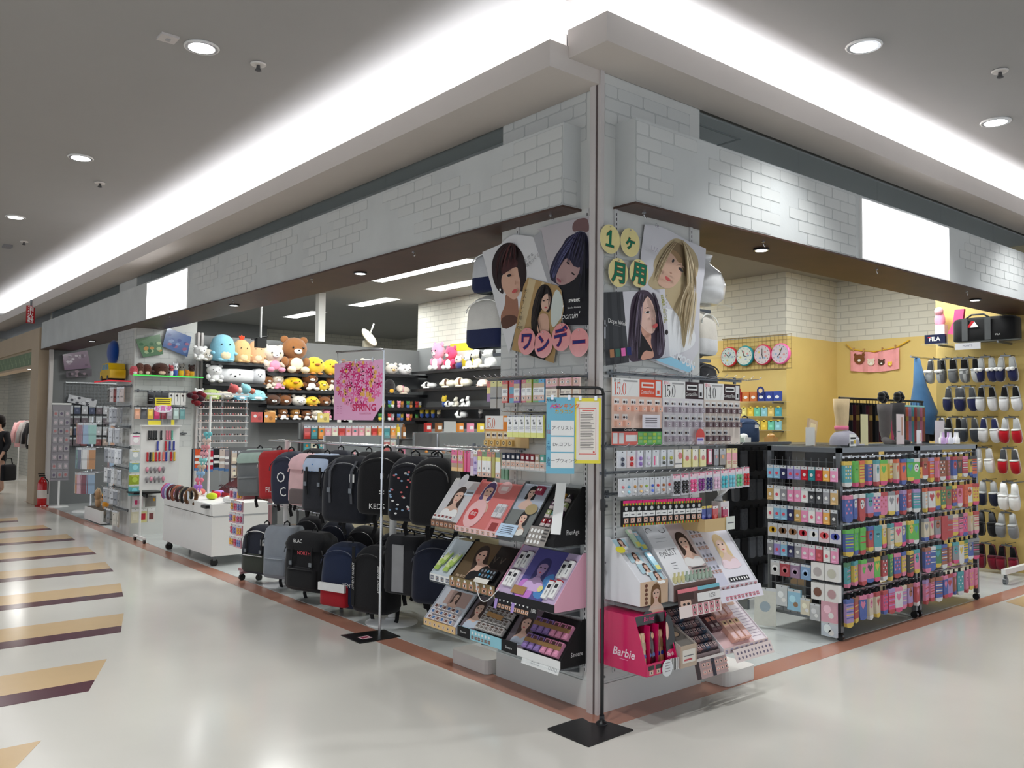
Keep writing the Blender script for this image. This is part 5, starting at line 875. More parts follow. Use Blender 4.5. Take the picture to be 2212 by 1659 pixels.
# ================================================================== LONG FRONT: stand, bags, cart, far pillar
# ---- poster stand
t = thing('poster_stand', 'chrome poster stand with black base plate beside the backpack rack', 'poster stand', (-.125, 2.14, 0))
part('base', MB().prism([(-.165, -.125), (.155, -.143), (.17, .105), (-.16, .156)], -.006, 0, None, Matrix(((1, 0, 0, 0), (0, 0, 1, 0), (0, -1, 0, 0), (0, 0, 0, 1)))), 'black', t)
part('base_label', MB().box(-.10, -.02, -.05, .02, .0062, .0068, rgb(226, 190, 196)).box(-.09, -.03, -.035, .005, .0068, .0072, rgb(150, 50, 80)), 'paper', t)
part('pole', MB().cyl((.08, .02, .006), (.08, .02, 1.15), .011, None).cyl((.08, .02, 1.1), (.08, .02, 2.06), .008, None), 'chrome', t); part('collar', MB().lathe([(.014, 1.12), (.014, 1.16)], None, 12, T(.08, .02, 0)), 'chrome', t)
part('arm', MB().tube([(.08, .02, 2.05), (.08, .05, 2.068), (.08, .75, 2.085)], .008, None).tube([(.08, .02, 1.99), (.08, .72, 2.01), (.08, .73, 2.085)], .004, None), 'chrome', t)
t = thing('hanging_poster', 'pink spring poster with a ball of blossoms hanging from the chrome stand', 'poster', (-.047, 2.165, 1.545), RL)
w, h = .745, .45
part('sheet', MB().prism([(-w, 0), (-.14, 0), (-.0, .12), (0, h), (-w, h)], -.001, 0, rgb(238, 176, 214)), 'paper', t); b = MB(); rr = random.Random(11)
pk = [rgb(214, 40, 120), rgb(236, 110, 170), rgb(240, 180, 96), rgb(240, 150, 190)]; placed = []
for _ in range(5000):
    k = rr.choice((0, 0, 0, 1, 1, 1, 1, 2, 3)); s_ = rr.uniform(.024, .036) if k < 2 else rr.uniform(.014, .024); a = rr.uniform(0, 2*PI); q = math.sqrt(rr.random()); x = -w*.49+w*.45*q*math.cos(a); z = h*.61+h*.38*q*math.sin(a)
    if all(math.hypot((x-p[0])*.7, z-p[1]) > (s_+p[2])*.66 for p in placed): placed.append((x, z, s_, k))
for x, z, s_, k in placed:
    if k < 2: [b.poly([(x+1.35*r_*s_*math.cos(a), z+r_*s_*math.sin(a)) for r_, a in ((.25, t0-.6), (.9, t0-.3), (1, t0), (.9, t0+.3), (.25, t0+.6))], -.0014, pk[k]) for t0 in (2*PI*i/5+x*40 for i in range(5))]; b.disc(x, z, s_*.5, s_*.36, -.0016, pk[k], 8)
    else: b.disc(x, z, s_*1.3, s_, -.0014, pk[k], 12)
for i in range(26): x = -w*.49+rr.uniform(-.3, .3); z = h*.6+rr.uniform(-.15, .15); b.poly([(x, z), (x+.012, z+.006), (x+.022, z+.016), (x+.008, z+.012)], -.0013, rgb(120, 150, 90))
part('blossom_print', b, 'paper', t); b = MB(); b.text('SPRING', .052, -.27, .07, -.0018, rgb(206, 40, 96), wide=1.45, bold=.025); b.text('COLLECTION', .012, -.25, .044, -.0018, rgb(196, 60, 110), wide=1.6); [b.rect(-w*.93+.05*(i % 2), -w*.93+.03+.05*(i % 2), .05+.018*(i//2), .054+.018*(i//2), -.0018, rgb(206, 120, 170)) for i in range(8)]; part('lettering', b, 'paper', t)
for x in (-.15, -.4, -.65): part('clip', MB().box(x-.01, x+.01, -.006, .006, h-.012, h+.018, None), 'chrome', t)
# ---- two-pole bag rack
def rack_frame():
    t = thing('bag_rack', 'white round-based rack with chrome bars hung with backpacks', 'rack', (.21, 3.35, .004))
    for y in (-.94, .94):
        part('base', MB().lathe([(.20, 0), (.20, .006), (.05, .022), (.045, .04)], None, 28, T(0, y, 0)), 'white', t); part('pole', MB().cyl((0, y, .03), (0, y, 1.345), .028, None, n=16), 'white', t)
    for z in (.72, 1.335): part('bar', MB().cyl((-.0, -1.75, z), (-.0, 1.35, z), .010, None), 'chrome', t); part('bar', MB().cyl((.14, -1.75, z), (.14, 1.35, z), .008, None), 'chrome', t)
    for y in (-1.7, 0, 1.3):
        for z in (.72, 1.335): part('cross_bar', MB().cyl((0, y, z), (.14, y, z), .007, None), 'chrome', t)
rack_frame()
def loft(b, w, d, h, levels, col, n=4, r=.35):
    prof = []
    for sx, sy, a0 in ((1, 1, 0), (-1, 1, 90), (-1, -1, 180), (1, -1, 270)):
        for i in range(n+1): a = math.radians(a0+90*i/n); prof.append((sx*(.5-r*.5)+r*.5*math.cos(a), sy*(.5-r*.5)+r*.5*math.sin(a)))
    k = len(prof); vs = [(x*w*q, y*d*p+off*d, z*h) for z, q, p, off in levels for x, y in prof]
    b.add(vs, [(j*k+i, j*k+(i+1) % k, (j+1)*k+(i+1) % k, (j+1)*k+i) for j in range(len(levels)-1) for i in range(k)], col, True)
    b.add(vs, [tuple(range(k))[::-1], tuple(range((len(levels)-1)*k, len(levels)*k))], col, True)
BODY = [(0, .82, .7, 0), (.02, .93, .85, 0), (.10, 1, 1, 0), (.45, 1, 1, 0), (.72, .97, .92, .02), (.86, .88, .78, .06), (.95, .70, .55, .12), (1, .42, .3, .18)]
SQ = [(0, .9, .8, 0), (.02, .97, .92, 0), (.08, 1, 1, 0), (.85, 1, .95, 0), (.95, .95, .85, .04), (1, .84, .7, .08)]
def backpack(loc, rz, w, h, d, cols, label, shape='round', pocket=None, flap=None, straps=None, logo=None, tag_=False, stripe=None, tilt=0, mesh_=None, lower=None, group='backpacks on the white rack', zipc=None):
    c = cols; t = thing('backpack', label, 'backpack', group=group, M=Matrix.Translation(loc) @ RZ(rz) @ RY(tilt)); L = BODY if shape == 'round' else SQ; hg = 'rack' in group or 'bars' in group
    b = MB(); loft(b, w, d, h, L, c); part('body', b, 'fabric', t)
    b = MB(); zc = zipc or tuple(min(1, q*1.5+.03) for q in c[:3])+(1,); pts = []
    for i in range(13): a = PI*i/12; pts.append((w*.47*math.cos(a), -d*.47+d*.25*math.sin(a)**2*.3, h*.66+h*.24*math.sin(a)))
    b.tube(pts, .0045, zc, 5); part('zip', b, 'gloss', t)
    if lower is not None: b = MB(); loft(b, w*1.012, d*1.02, h*.34, [(0, .82, .7, 0), (.06, .93, .85, 0), (.3, 1, 1, 0), (1, 1, 1, 0)], lower); part('lower_panel', b, 'fabric', t)
    if pocket is not None: b = MB(); loft(b, w*.72, d*.42, h*.36, SQ, pocket); b.tube([(-w*.3, -d*.22, h*.33), (w*.3, -d*.22, h*.33)], .004, zc, 5); part('front_pocket', b, 'fabric', t, loc=(0, -d*.42, h*.07))
    if flap is not None: b = MB(); loft(b, w*.96, d*1.08, h*.30, [(0, .95, .96, 0), (.3, 1, 1, 0), (.7, .92, .85, .04), (1, .6, .5, .12)], flap); part('flap', b, 'fabric', t, loc=(0, -.004, h*.72))
    if mesh_ is not None: b = MB(); loft(b, w*.7, d*.3, h*.3, SQ, mesh_); part('mesh_pocket', b, 'fabric', t, loc=(0, -d*.42, h*.04))
    if stripe is not None: part('stripe', MB().box(-w*.2, w*.14, -d*.505, -d*.44, h*.05, h*.86, stripe), 'fabric', t)
    if straps is not None:
        for sx in (-.24, .24): sp = part('buckle_strap', MB().ribbon([(w*sx, -d*.3, h*.93), (w*sx, -d*.56, h*.78), (w*sx, -d*.57, h*.45), (w*sx, -d*.54, h*.30)], .022, .006, straps), 'fabric', t); part('buckle', MB().box(w*sx-.016, w*sx+.016, -d*.57-.014, -d*.57-.003, h*.46, h*.53, None), 'steel', sp)
    b = MB(); b.tube([(-.035, d*.12, h*.97), (-.03, d*.14, h*1.05), (0, d*.16, h*1.09), (.03, d*.14, h*1.05), (.035, d*.12, h*.97)], .007, K, 6); part('top_handle', b, 'fabric', t)
    for sx in (-1, 1): part('shoulder_strap', MB().ribbon([(sx*w*.22, d*.30, h*.93), (sx*w*.30, d*.62, h*.75), (sx*w*.32, d*.66, h*.4), (sx*w*.34, d*.5, h*.05), (sx*w*.36, d*.42, -.06 if hg else .03), (sx*w*.30, d*.40, -.12 if hg else .012)], .032, .008, K), 'fabric', t)
    if logo:
        for s, hh, x, z, col, kw in logo: bx_ = MB(); bx_.text(s, hh, x*w, z*h, -d*.5-.008 if pocket is None else -d*.64-.004, col, **kw); part('lettering', bx_, 'paper', t)
    if tag_: part('price_tag', MB().box(w*.2, w*.2+.045, -d*.56, -d*.555, h*.62, h*.74, W).tube([(w*.2+.022, -d*.55, h*.74), (w*.2+.02, -d*.45, h*.82)], .001, W, 4), 'paper', t)
    return t
NV = rgb(30, 34, 52); BLK = rgb(20, 20, 23); GY = rgb(112, 116, 118)
UP = [(4.45, .83, .36, .42, GY, 'grey backpack with a mint flap and mint pocket edge', dict(shape='sq', flap=rgb(168, 190, 180), pocket=GY, tilt=-.06)),
      (3.98, .84, .30, .42, rgb(176, 32, 36), 'red backpack with white zip line and white letters', dict(shape='sq', zipc=W, logo=[('FILA', .05, .1, .14, W, {})], tilt=-.08)),
      (3.68, .82, .28, .44, rgb(38, 42, 62), 'navy round backpack with a large outlined logo', dict(logo=[('O', .09, 0, .42, W, {}), ('C', .08, .05, .15, W, {})], tilt=-.1)),
      (3.46, .82, .24, .42, rgb(216, 178, 180), 'small pale pink backpack with grey mesh pocket', dict(mesh_=rgb(104, 92, 92), pocket=None, flap=rgb(228, 186, 190), tag_=False)),
      (3.12, .80, .30, .45, rgb(30, 32, 40), 'black backpack with a pale blue flap and blue badge', dict(shape='sq', flap=rgb(176, 192, 216), straps=rgb(24, 24, 28), logo=[('A', .06, -.05, .72, rgb(40, 120, 200), dict(bold=.03))])),
      (2.64, .76, .40, .50, rgb(22, 25, 34), 'large navy-black backpack with grey compression straps', dict(straps=rgb(78, 80, 86), zipc=rgb(96, 98, 104), tag_=True, d=.24)),
      (2.20, .86, .34, .45, BLK, 'black backpack with white letters near its base', dict(logo=[('KEDS', .04, .0, .1, W, {}), ('=', .06, .1, .3, W, {})])),
      (1.80, .85, .28, .44, rgb(26, 27, 34), 'dark backpack printed with small white and pink motifs', dict(spots=1)), (1.50, .85, .28, .44, BLK, 'plain black backpack at the pillar end of the upper bar', dict())]
LO = [(4.30, .13, .38, .43, rgb(32, 36, 50), 'navy and camouflage backpack with white zips on the lower bar', dict(straps=BLK, zipc=W, pocket=rgb(58, 62, 54), tag_=True)),
      (3.84, .16, .30, .44, rgb(140, 146, 154), 'plain light grey backpack on the lower bar', dict(shape='sq', pocket=rgb(132, 138, 146))),
      (3.28, .14, .42, .46, BLK, 'black flap backpack with a red badge on the lower bar', dict(straps=BLK, flap=BLK, pocket=rgb(26, 26, 28), logo=[('NORTH', .03, .1, .66, rgb(230, 90, 100), {}), ('BLAC', .03, -.05, .86, W, {})])),
      (2.74, .10, .36, .48, rgb(26, 38, 66), 'navy backpack with a white and red front panel', dict(lower=None, redwhite=1, logo=[('VENT', .03, .3, .35, W, {})])),
      (2.27, .14, .32, .47, BLK, 'black backpack with white lettered straps on the lower bar', dict(letters=1)), (1.95, .32, .28, .40, rgb(34, 34, 38), 'black and grey striped backpack behind the white pole', dict(shape='sq', stripe=rgb(150, 150, 152), dx=.12)), (1.62, .30, .32, .42, rgb(24, 29, 46), 'plain dark navy backpack at the pillar end of the lower bar', dict(dx=.14))]
rr = random.Random(4)
for i, (y, z, w, h, c, lab, kw) in enumerate(UP+LO):
    kw = dict(kw); dx = kw.pop('dx', 0); sp = kw.pop('spots', 0); rw = kw.pop('redwhite', 0); le = kw.pop('letters', 0); d_ = kw.pop('d', .22); w *= 1.12; h *= 1.04
    t = backpack((.085+dx*.7-.015*(i % 3), -3.2175+(y+3.2175)*1.025, 1.55+(z-1.55)*1.025), RL+rr.uniform(.25, .55), w, h, d_, c, lab, **kw)
    if sp:
        b = MB(); q = random.Random(9); [b.disc(q.uniform(-.4, .4)*w, q.uniform(.12, .8)*h, .011, .007, -d_*.5-.004, (W, rgb(214, 110, 110), rgb(140, 170, 200))[k % 3], 7) for k in range(34)]; part('printed_motifs', b, 'paper', t)
    if rw:
        b = MB(); loft(b, w*.7, d_*.5, h*.34, SQ, rgb(168, 26, 38)); pp = part('front_pocket', b, 'fabric', t, loc=(-w*.05, -d_*.42, h*.03)); part('white_band', MB().box(-w*.35, w*.35, -d_*.30, -d_*.2, h*.24, h*.36, W), 'fabric', pp)
    if le:
        for sx in (-1, 1): b = MB(); b.M = T(sx*w*.36, -d_*.53, h*.1) @ RY(-PI/2); b.box(0, h*.9, -.002, .002, -.016, .016, K); b.text('AVVENT AVVENT', .02, h*.45, -.01, -.003, W, wide=.9); part('lettered_strap', b, 'fabric', t)
for i in range(12):
    y = 1.75+.5*(i % 6); backpack((.46, y, (.84, .2)[i//6]), RL+.3, .34, .43, .17, (BLK, rgb(30, 34, 48), rgb(36, 36, 40))[i % 3], 'dark backpack on the rear %s bar of the rack, %s from the pillar' % (('upper', 'lower')[i//6], ORD[i % 6]), group='dark backpacks on the rear bars')
# wheeled stand foot and a hanging strip of pink hair ties
t = thing('wheeled_stand', 'dusty pink stand foot with black casters under the backpacks', 'stand', (.02, 4.75, 0), .2)
part('leg', MB().box(-.06, .42, -.012, .012, .06, .085, rgb(170, 130, 134)), 'paint', t); part('leg', MB().box(.05, .075, -.15, .2, .06, .085, rgb(170, 130, 134)), 'paint', t); part('post', MB().box(.25, .275, -.012, .012, .085, 1.0, rgb(170, 130, 134)), 'paint', t)
for x, y in ((-.04, 0), (.06, -.13), (.4, 0)): part('caster', MB().cyl((x, y-.012, .03), (x, y+.012, .03), .03, None, n=14).box(x-.012, x+.012, y-.016, y+.016, .03, .062, None), 'black', t)
for r in range(5):
    for c in range(3):
        b = packet(.085, .1, .014, ((.2, CL), (.8, (rgb(222, 168, 182), rgb(206, 190, 210), rgb(226, 150, 160))[(r+c) % 3])), (('balls', (rgb(206, 70, 110), rgb(120, 130, 190), rgb(230, 170, 60))[(r*2+c) % 3], 2, 2, .4, .3),)); hang('L', 4.98-.09*c, .03, .86-.115*r, b, 'hair_tie_pack', 'pink hair tie pack, %s in the %s row of the strip by the cart' % (ORD[c], ORD[r]), 'pack', 'hair tie packs', tilt=rr.uniform(-.2, .5))
# ---- white wheeled cart with headbands
t = thing('wheeled_cart', 'white box cart on black casters in front of the far pillar', 'cart', (0, 5.6, 0))
part('body', MB().box(0, .62, 0, 1.55, .11, .52, rgb(226, 228, 230)), 'white', t); part('drawer_front', MB().box(-.006, 0, .01, 1.54, .53, .645, rgb(230, 232, 233)), 'white', t); part('top_rim', MB().box(0, .62, 0, 1.55, .53, .65, None), 'white', t); part('side_groove', MB().box(.01, .61, -.002, 0, .515, .53, rgb(170, 172, 174)), 'paint', t)
part('handle', MB().box(-.05, -.006, .06, .2, .605, .635, None), 'black', t)
for x, y in ((.05, .06), (.05, 1.48), (.56, .06), (.56, 1.48)): cs = part('caster', MB().cyl((x, y-.014, .04), (x, y+.014, .04), .04, None, n=14), 'black', t); part('caster_fork', MB().box(x-.015, x+.015, y-.02, y+.02, .06, .112, None), 'steel', cs)
HB = [('red striped', rgb(190, 60, 90)), ('lilac', rgb(150, 110, 170)), ('pale blue', rgb(150, 180, 206)), ('maroon', rgb(96, 40, 50)), ('black', rgb(24, 22, 24)), ('rust', rgb(150, 90, 70)), ('brown', rgb(84, 56, 44)), ('dark plaid', rgb(60, 40, 44)), ('khaki', rgb(110, 100, 76)), ('black knit', rgb(32, 30, 32)), ('tan leather', rgb(120, 84, 56)), ('tortoise', rgb(90, 60, 36))]
for i, (nm, c) in enumerate(HB):
    b = MB(); b.tube([(0, .08*math.cos(a), .085*math.sin(a)) for a in (math.radians(-60+300*k/14) for k in range(15))], .016, c, 7); solo('headband', b, 'fabric', '%s headband, %s in the roll along the cart edge' % (nm, ORD[i]), 'headband', group='headbands on the cart', M=T(-.02-.015*(i % 2), 6.98-i*.078, .69) @ RZ(PI/2+.5) @ RX(.2))
solo('price_tag_card', MB().box(-.02, .02, -.001, .001, -.03, .06, rgb(206, 216, 230)), 'paper', 'pale blue price card hanging among the headbands', 'card', (-.1, 6.05, .70), RL)
for i, (nm, c) in enumerate((('white', W), ('orange', rgb(214, 140, 80)), ('pink', rgb(238, 120, 190)), ('yellow-green', rgb(190, 206, 40)), ('red', rgb(206, 40, 60)), ('lilac', rgb(190, 150, 226)), ('cream', rgb(230, 214, 190)), ('coral', rgb(226, 120, 110)))):
    b = MB(); b.lathe([(.02, 0), (.05, .01), (.062, .035), (.05, .06), (.02, .07)], c, 12); solo('scrunchie', b, 'fabric', '%s scrunchie on the white cart' % nm, 'scrunchie', (.2+.1*(i % 3), 5.68+.16*i, .652), 0, 'scrunchies on the cart')
b = MB(); [b.ell((.05*math.cos(a), .05*math.sin(a), .05+.025*math.sin(3*a)), (.035, .035, .035), rgb(226, 130, 130), 8, 5) for a in (2*PI*k/7 for k in range(7))]; solo('flower_hairpiece', b, 'fabric', 'coral ruffled hair flower on the cart corner', 'hair flower', (.12, 7.05, .66))
# bow garland strung on a white pole
t = thing('garland_pole', 'slim white pole carrying a string of pastel bows', 'pole', (.32, 6.6, .652)); part('pole', MB().cyl((0, 0, 0), (0, 0, 1.15), .014, None), 'white', t); part('pole_foot', MB().lathe([(.06, 0), (.05, .01)], None, 14), 'white', t)
for i, (nm, c) in enumerate((('aqua', rgb(120, 206, 214)), ('cream', rgb(226, 206, 196)), ('rose', rgb(222, 150, 156)), ('pink', rgb(236, 170, 180)), ('mint', rgb(140, 216, 214)), ('beige', rgb(214, 190, 166)), ('sky blue', rgb(150, 190, 226)), ('strawberry', rgb(240, 130, 150)), ('violet', rgb(190, 130, 226)))):
    b = MB(); [b.ell((sx*.035, 0, .006), (.036, .016, .026), c, 8, 6) for sx in (-1, 1)]; b.ell((0, -.008, 0), (.012, .012, .014), tuple(q*.85 for q in c[:3])+(1,), 8, 5); [b.ell((sx*.022, 0, -.03), (.014, .008, .026), c, 8, 5) for sx in (-1, 1)]; solo('hair_bow', b, 'fabric', '%s ribbon bow on the garland above the cart' % nm, 'hair bow', (.28-.012*i, 6.55, 1.36-.075*i), RL+.4, 'bow garland')
# sunglasses on a tilted tray
t = thing('sunglasses_tray', 'dark red slanted tray of sunglasses behind the cart', 'tray', (.62, 6.25, .652), RL); part('tray', MB().add([(-.5, -.2, 0), (.3, -.2, 0), (.3, .2, .28), (-.5, .2, .28), (-.5, .2, 0), (.3, .2, 0)], [(0, 1, 2, 3), (1, 5, 2), (0, 3, 4), (4, 3, 2, 5), (0, 4, 5, 1)], rgb(90, 30, 36)), 'paint', t); part('price_strip', MB().box(-.5, .3, -.206, -.2, 0, .05, rgb(170, 40, 46)), 'paper', t)
for i in range(9):
    c = (K, rgb(60, 40, 36), rgb(90, 90, 96))[i % 3]; b = MB(); [ring(b, sx*.032, 0, .028, .022, .022, .016, -.002, c, n=12) or b.disc(sx*.032, 0, .024, .018, 0, rgb(34, 34, 40), 12) for sx in (-1, 1)]; b.tube([(-.06, 0, .01), (-.066, .1, .006)], .003, c, 5).tube([(.06, 0, .01), (.066, .1, .006)], .003, c, 5).tube([(-.008, 0, .008), (.008, 0, .008)], .003, c, 5); solo('sunglasses', b, 'gloss', 'pair of dark sunglasses on the red tray, %s in the %s row' % (ORD[i % 5], ('lower', 'upper')[i//5]), 'sunglasses', group='sunglasses on the tray', M=T(.62, 6.25, .652) @ RZ(RL) @ T(-.42+.16*(i % 5), -.12+.15*(i//5), .105+.105*(i//5)) @ RX(-.95))
# ---- clear earring rack and hanging goods behind the cart
t = thing('earring_rack', 'tall clear acrylic earring rack with many ledges', 'rack', (.45, 7.35, 0))
for x in (0, .3, .62): part('upright', MB().box(x-.012, x+.012, 0, .02, 0.004, 1.85, None), 'clear', t)
part('top_bar', MB().box(-.02, .64, 0, .02, 1.84, 1.865, None), 'white', t); em = MB(); q = random.Random(2)
for r in range(9): part('ledge', MB().box(-.01, .63, -.035, .0, .42+.65+.085*r, .428+.65+.085*r, rgb(214, 206, 202)), 'gloss', t); [em.ell((.02+.034*c_, -.022, 1.09+.085*r), (.011, .008, .012), q.choice((rgb(160, 120, 110), rgb(90, 76, 70), rgb(214, 180, 170), rgb(60, 60, 66), rgb(196, 190, 196), rgb(170, 90, 96))), 6, 4) for c_ in range(18)]
part('earrings', em, 'gloss', t)['kind'] = 'stuff'
t = thing('sock_stand', 'black bar stand of patterned socks behind the cart', 'stand', (.34, 7.2, .003)); part('bar', MB().cyl((0, .012, 1.17), (.72, .012, 1.17), .006, None), 'black', t); [part('post', MB().cyl((x, .012, 0), (x, .012, 1.17), .01, None), 'black', t) for x in (0, .72)]; [part('foot', MB().box(x-.02, x+.02, -.15, .15, 0, .02, None), 'black', t) for x in (0, .72)]
for i, (x, nm, c) in enumerate(((.40, 'orange', rgb(214, 90, 50)), (.47, 'navy striped', rgb(56, 60, 90)), (.55, 'red, white and blue striped', rgb(190, 40, 60)), (.63, 'black', rgb(40, 38, 42)), (.70, 'cream patterned', rgb(206, 190, 180)), (.77, 'grey patterned', rgb(150, 140, 146)), (.84, 'dark red', rgb(130, 40, 44)), (.92, 'tan', rgb(190, 150, 110)), (1.0, 'rust', rgb(180, 90, 60)))):
    b = packet(.075, .26, .02, ((.3, c), (.12, W), (.14, tuple(k*.7 for k in c[:3])+(1,)), (.12, W), (.2, c), (.12, rgb(90, 130, 180)))); solo('knit_sock_pack', b, 'knit', '%s patterned sock pair hanging behind the cart' % nm, 'sock pair', (x, 7.2, 1.17-.01*(i % 3)), 0, 'socks behind the cart', None)
for i, (px, py, c, r_, nm) in enumerate(((505, 847, rgb(196, 90, 90), .065, 'dusty red'), (530, 851, rgb(140, 206, 216), .07, 'aqua'), (517, 849, rgb(236, 214, 206), .045, 'cream'), (545, 852, rgb(200, 120, 100), .04, 'rust'))):
    p = ony(px, py, 7.36); p.z = 1.866+r_*.9; b = MB(); b.ell((0, 0, 0), (r_, r_, r_*.9), c, 12, 8); [b.ell((r_*.8*math.cos(a), r_*.5, r_*.8*math.sin(a)), (r_*.35, r_*.3, r_*.35), c, 7, 5) for a in (0.6, 2, 3.6, 5)]; solo('hair_pompom', b, 'plush', '%s ruffled hair puff on top of the earring rack' % nm, 'hair puff', p, 0, 'hair puffs')
b = MB(); q = random.Random(6); [b.ell((q.uniform(-.1, .1), q.uniform(-.04, .04), q.uniform(-.08, .08)), (.05, .03, .035), (rgb(120, 26, 34), rgb(90, 20, 30), rgb(60, 30, 40))[k % 3], 7, 5) for k in range(16)]; solo('ribbon_cluster', b, 'fabric', 'dark red velvet hair ribbon on the earring rack corner', 'hair ribbon', (.43, 7.34, 1.78))
# ---- white hair clip panel on casters
t = thing('clip_panel', 'white pegboard stand of hair clips beside the far pillar', 'panel stand', (-.06, 7.9, 0))
part('panel', MB().box(0, .47, 0, .03, .64, 1.44, None), 'white', t); part('top_ledge', MB().box(-.01, .48, -.05, .03, 1.44, 1.455, None), 'white', t)
for x in (.02, .45): part('upright', MB().cyl((x, .015, .06), (x, .015, .64), .013, None), 'white', t); part('foot_bar', MB().box(x-.015, x+.015, -.2, .22, .05, .075, None), 'white', t)
for x in (.02, .45):
    for y in (-.18, .2): part('caster', MB().cyl((x-.012, y, .027), (x+.012, y, .027), .027, None, n=12), 'black', t)
part('yellow_card', MB().box(.08, .23, -.005, -.003, 1.455, 1.51, rgb(236, 220, 70)), 'paper', t); part('yellow_card', MB().box(.36, .40, -.005, -.003, 1.455, 1.52, rgb(236, 220, 70)), 'paper', t)
q = random.Random(8); CC = [('black', K), ('pink', rgb(236, 130, 150)), ('mint', rgb(110, 190, 170)), ('blue', rgb(60, 70, 160)), ('red', rgb(196, 40, 50)), ('yellow', rgb(216, 180, 60)), ('coral', rgb(236, 130, 120))]
for r, row in enumerate(([(.09, 0), (.12, 0), (.15, 0), (.18, 0), (.24, 0), (.31, 1), (.345, 1), (.375, 2)], [(.2, 3), (.3, 4), (.35, 3), (.4, 3)], [(.08, 4), (.115, 0), (.15, 5), (.185, 4), (.225, 4), (.275, 6), (.31, 3), (.37, 4), (.41, 5)])):
    for k, (x, ci) in enumerate(row): b = MB(); b.box(-.01, .01, -.012, 0, -.1, 0, CC[ci][1]); b.ell((0, -.012, -.105), (.016, .01, .014), CC[ci][1], 8, 5); solo('hair_clip', b, 'gloss', '%s hair clip, %s in the %s row of the white panel' % (CC[ci][0], ORD[k], ORD[r]), 'hair clip', (-.06+x, 7.897, 1.385-.135*r), 0, 'hair clips on the panel')
for k in range(10): solo('hair_clip', MB().ell((0, -.012, 0), (.02, .012, .03), rgb(150, 146, 150) if k % 3 else rgb(226, 150, 170), 8, 5).box(-.008, .008, -.01, 0, -.05, .03, rgb(120, 116, 120)), 'gloss', 'silver jewelled clip, %s near the foot of the white panel' % ORD[k], 'hair clip', (.02+.05*(k % 5), 7.897, .9-.12*(k//5)), 0, 'hair clips on the panel')
# ---- far pillar goods
def oval_pop(loc, label):
    t = thing('pop_sign', label, 'sign', loc); part('yellow_card', MB().box(-.1, .1, -.003, 0, .14, .24, rgb(238, 220, 60)), 'paper', t); part('oval_card', MB().prism(elp(0, .10, .115, .05), -.006, -.003, rgb(236, 232, 240)), 'paper', t); b = MB(); b.text('お買得', .05, 0, .08, -.007, rgb(226, 110, 190), bold=.02); [b.rect(-.085, .085, .165+.025*i, .175+.025*i, -.0035, rgb(90, 80, 40)) for i in range(3)]; part('lettering', b, 'paper', t); part('card_clip', MB().cyl((0, 0, -.1), (0, 0, .08), .004, None), 'clear', t)
oval_pop((.19, 7.88, 1.56), 'yellow and white speech-bubble price sign above the clip panel')
q = random.Random(12); RN = ('top', 'second', 'third', 'fourth', 'fifth', 'sixth', 'bottom')
for r in range(7):
    for k in range(5):
        z = 1.95-r*.272; c = q.choice((rgb(150, 152, 156), rgb(120, 122, 128), rgb(176, 178, 182), rgb(96, 98, 104), rgb(196, 198, 200))) if r else q.choice((rgb(150, 40, 44), rgb(110, 110, 112), rgb(170, 150, 140)))
        if r == 6: c = K if k < 3 else rgb(190, 184, 170)
        b = packet(.105, .2, .012, ((.12, rgb(206, 208, 212)), (.88, c)), (('rect', -.36, .36, .92, .2, tuple(min(1, v*1.2+.02) for v in c[:3])+(1,)), ('disc', -.2, .28, .09, K), ('rect', -.2, .25, .7, .6, tuple(v*.6 for v in c[:3])+(1,)))); hang('L', 9.26-.155*k, .10, z, b, 'phone_case_pack', '%s phone case pack, %s in the %s row on the far pillar' % (('red' if c[0] > .25 and c[1] < .1 else 'black' if c == K else 'grey'), ORD[k], RN[r]), 'phone case', 'phone cases on the far pillar', tilt=q.uniform(-.15, .45))
for r in range(7): hook_rail('L', 9.29, 8.53, 1.965-r*.272, 5, .17, 'hook rail of phone cases, %s row on the far pillar' % RN[r], 'hook rails on the far pillar')
for z_, n_ in ((1.9, 6), (1.69, 8), (1.34, 4)): hook_rail('R', .01, .7, z_, n_, .14, 'hook rail of %s packs on the far pillar end face' % ('charger', 'gadget', 'toy')[(1.9, 1.69, 1.34).index(z_)], 'hook rails on the far pillar', -8.496)
for i in range(3): hang('R', .185+.09*i, -8.38, 1.895, packet(.08, .17, .03, ((1, K),), (('rect', -.3, .3, .6, .52, rgb(150, 150, 152)), ('rect', -.36, .36, .08, .02, rgb(140, 140, 142)), ('bar', .7, GREY, 2))), 'charger_pack', 'black charger pack, %s on the far pillar' % ORD[i], 'pack', 'black packs on the far pillar')
for i in range(3): hang('R', .455+.075*i, -8.38, 1.88, packet(.07, .16, .012, ((1, rgb(222, 220, 216)),), (('disc', -.1, .22, .2, DK), ('rect', -.06, .04, .7, .3, rgb(90, 88, 88)))), 'earphone_pack', 'white earphone pack, %s beside the black chargers' % ORD[i], 'pack', 'earphone packs')
for i, c in enumerate((rgb(206, 150, 120), rgb(60, 60, 64), rgb(226, 190, 70), rgb(196, 60, 110), rgb(120, 40, 60), rgb(150, 140, 150), rgb(170, 190, 186), rgb(96, 150, 150))): hang('R', .03+.082*i, -8.4, 1.68, packet(.07, .15, .015, ((.12, CL), (.88, c)), (('rect', -.3, .3, .7, .3, tuple(min(1, v*1.4+.03) for v in c[:3])+(1,)),)), 'gadget_pack', '%s gadget pack in the second row of the far pillar' % ('peach', 'charcoal', 'yellow', 'magenta', 'wine', 'silver', 'pale teal', 'teal')[i], 'pack', 'second row of the far pillar')
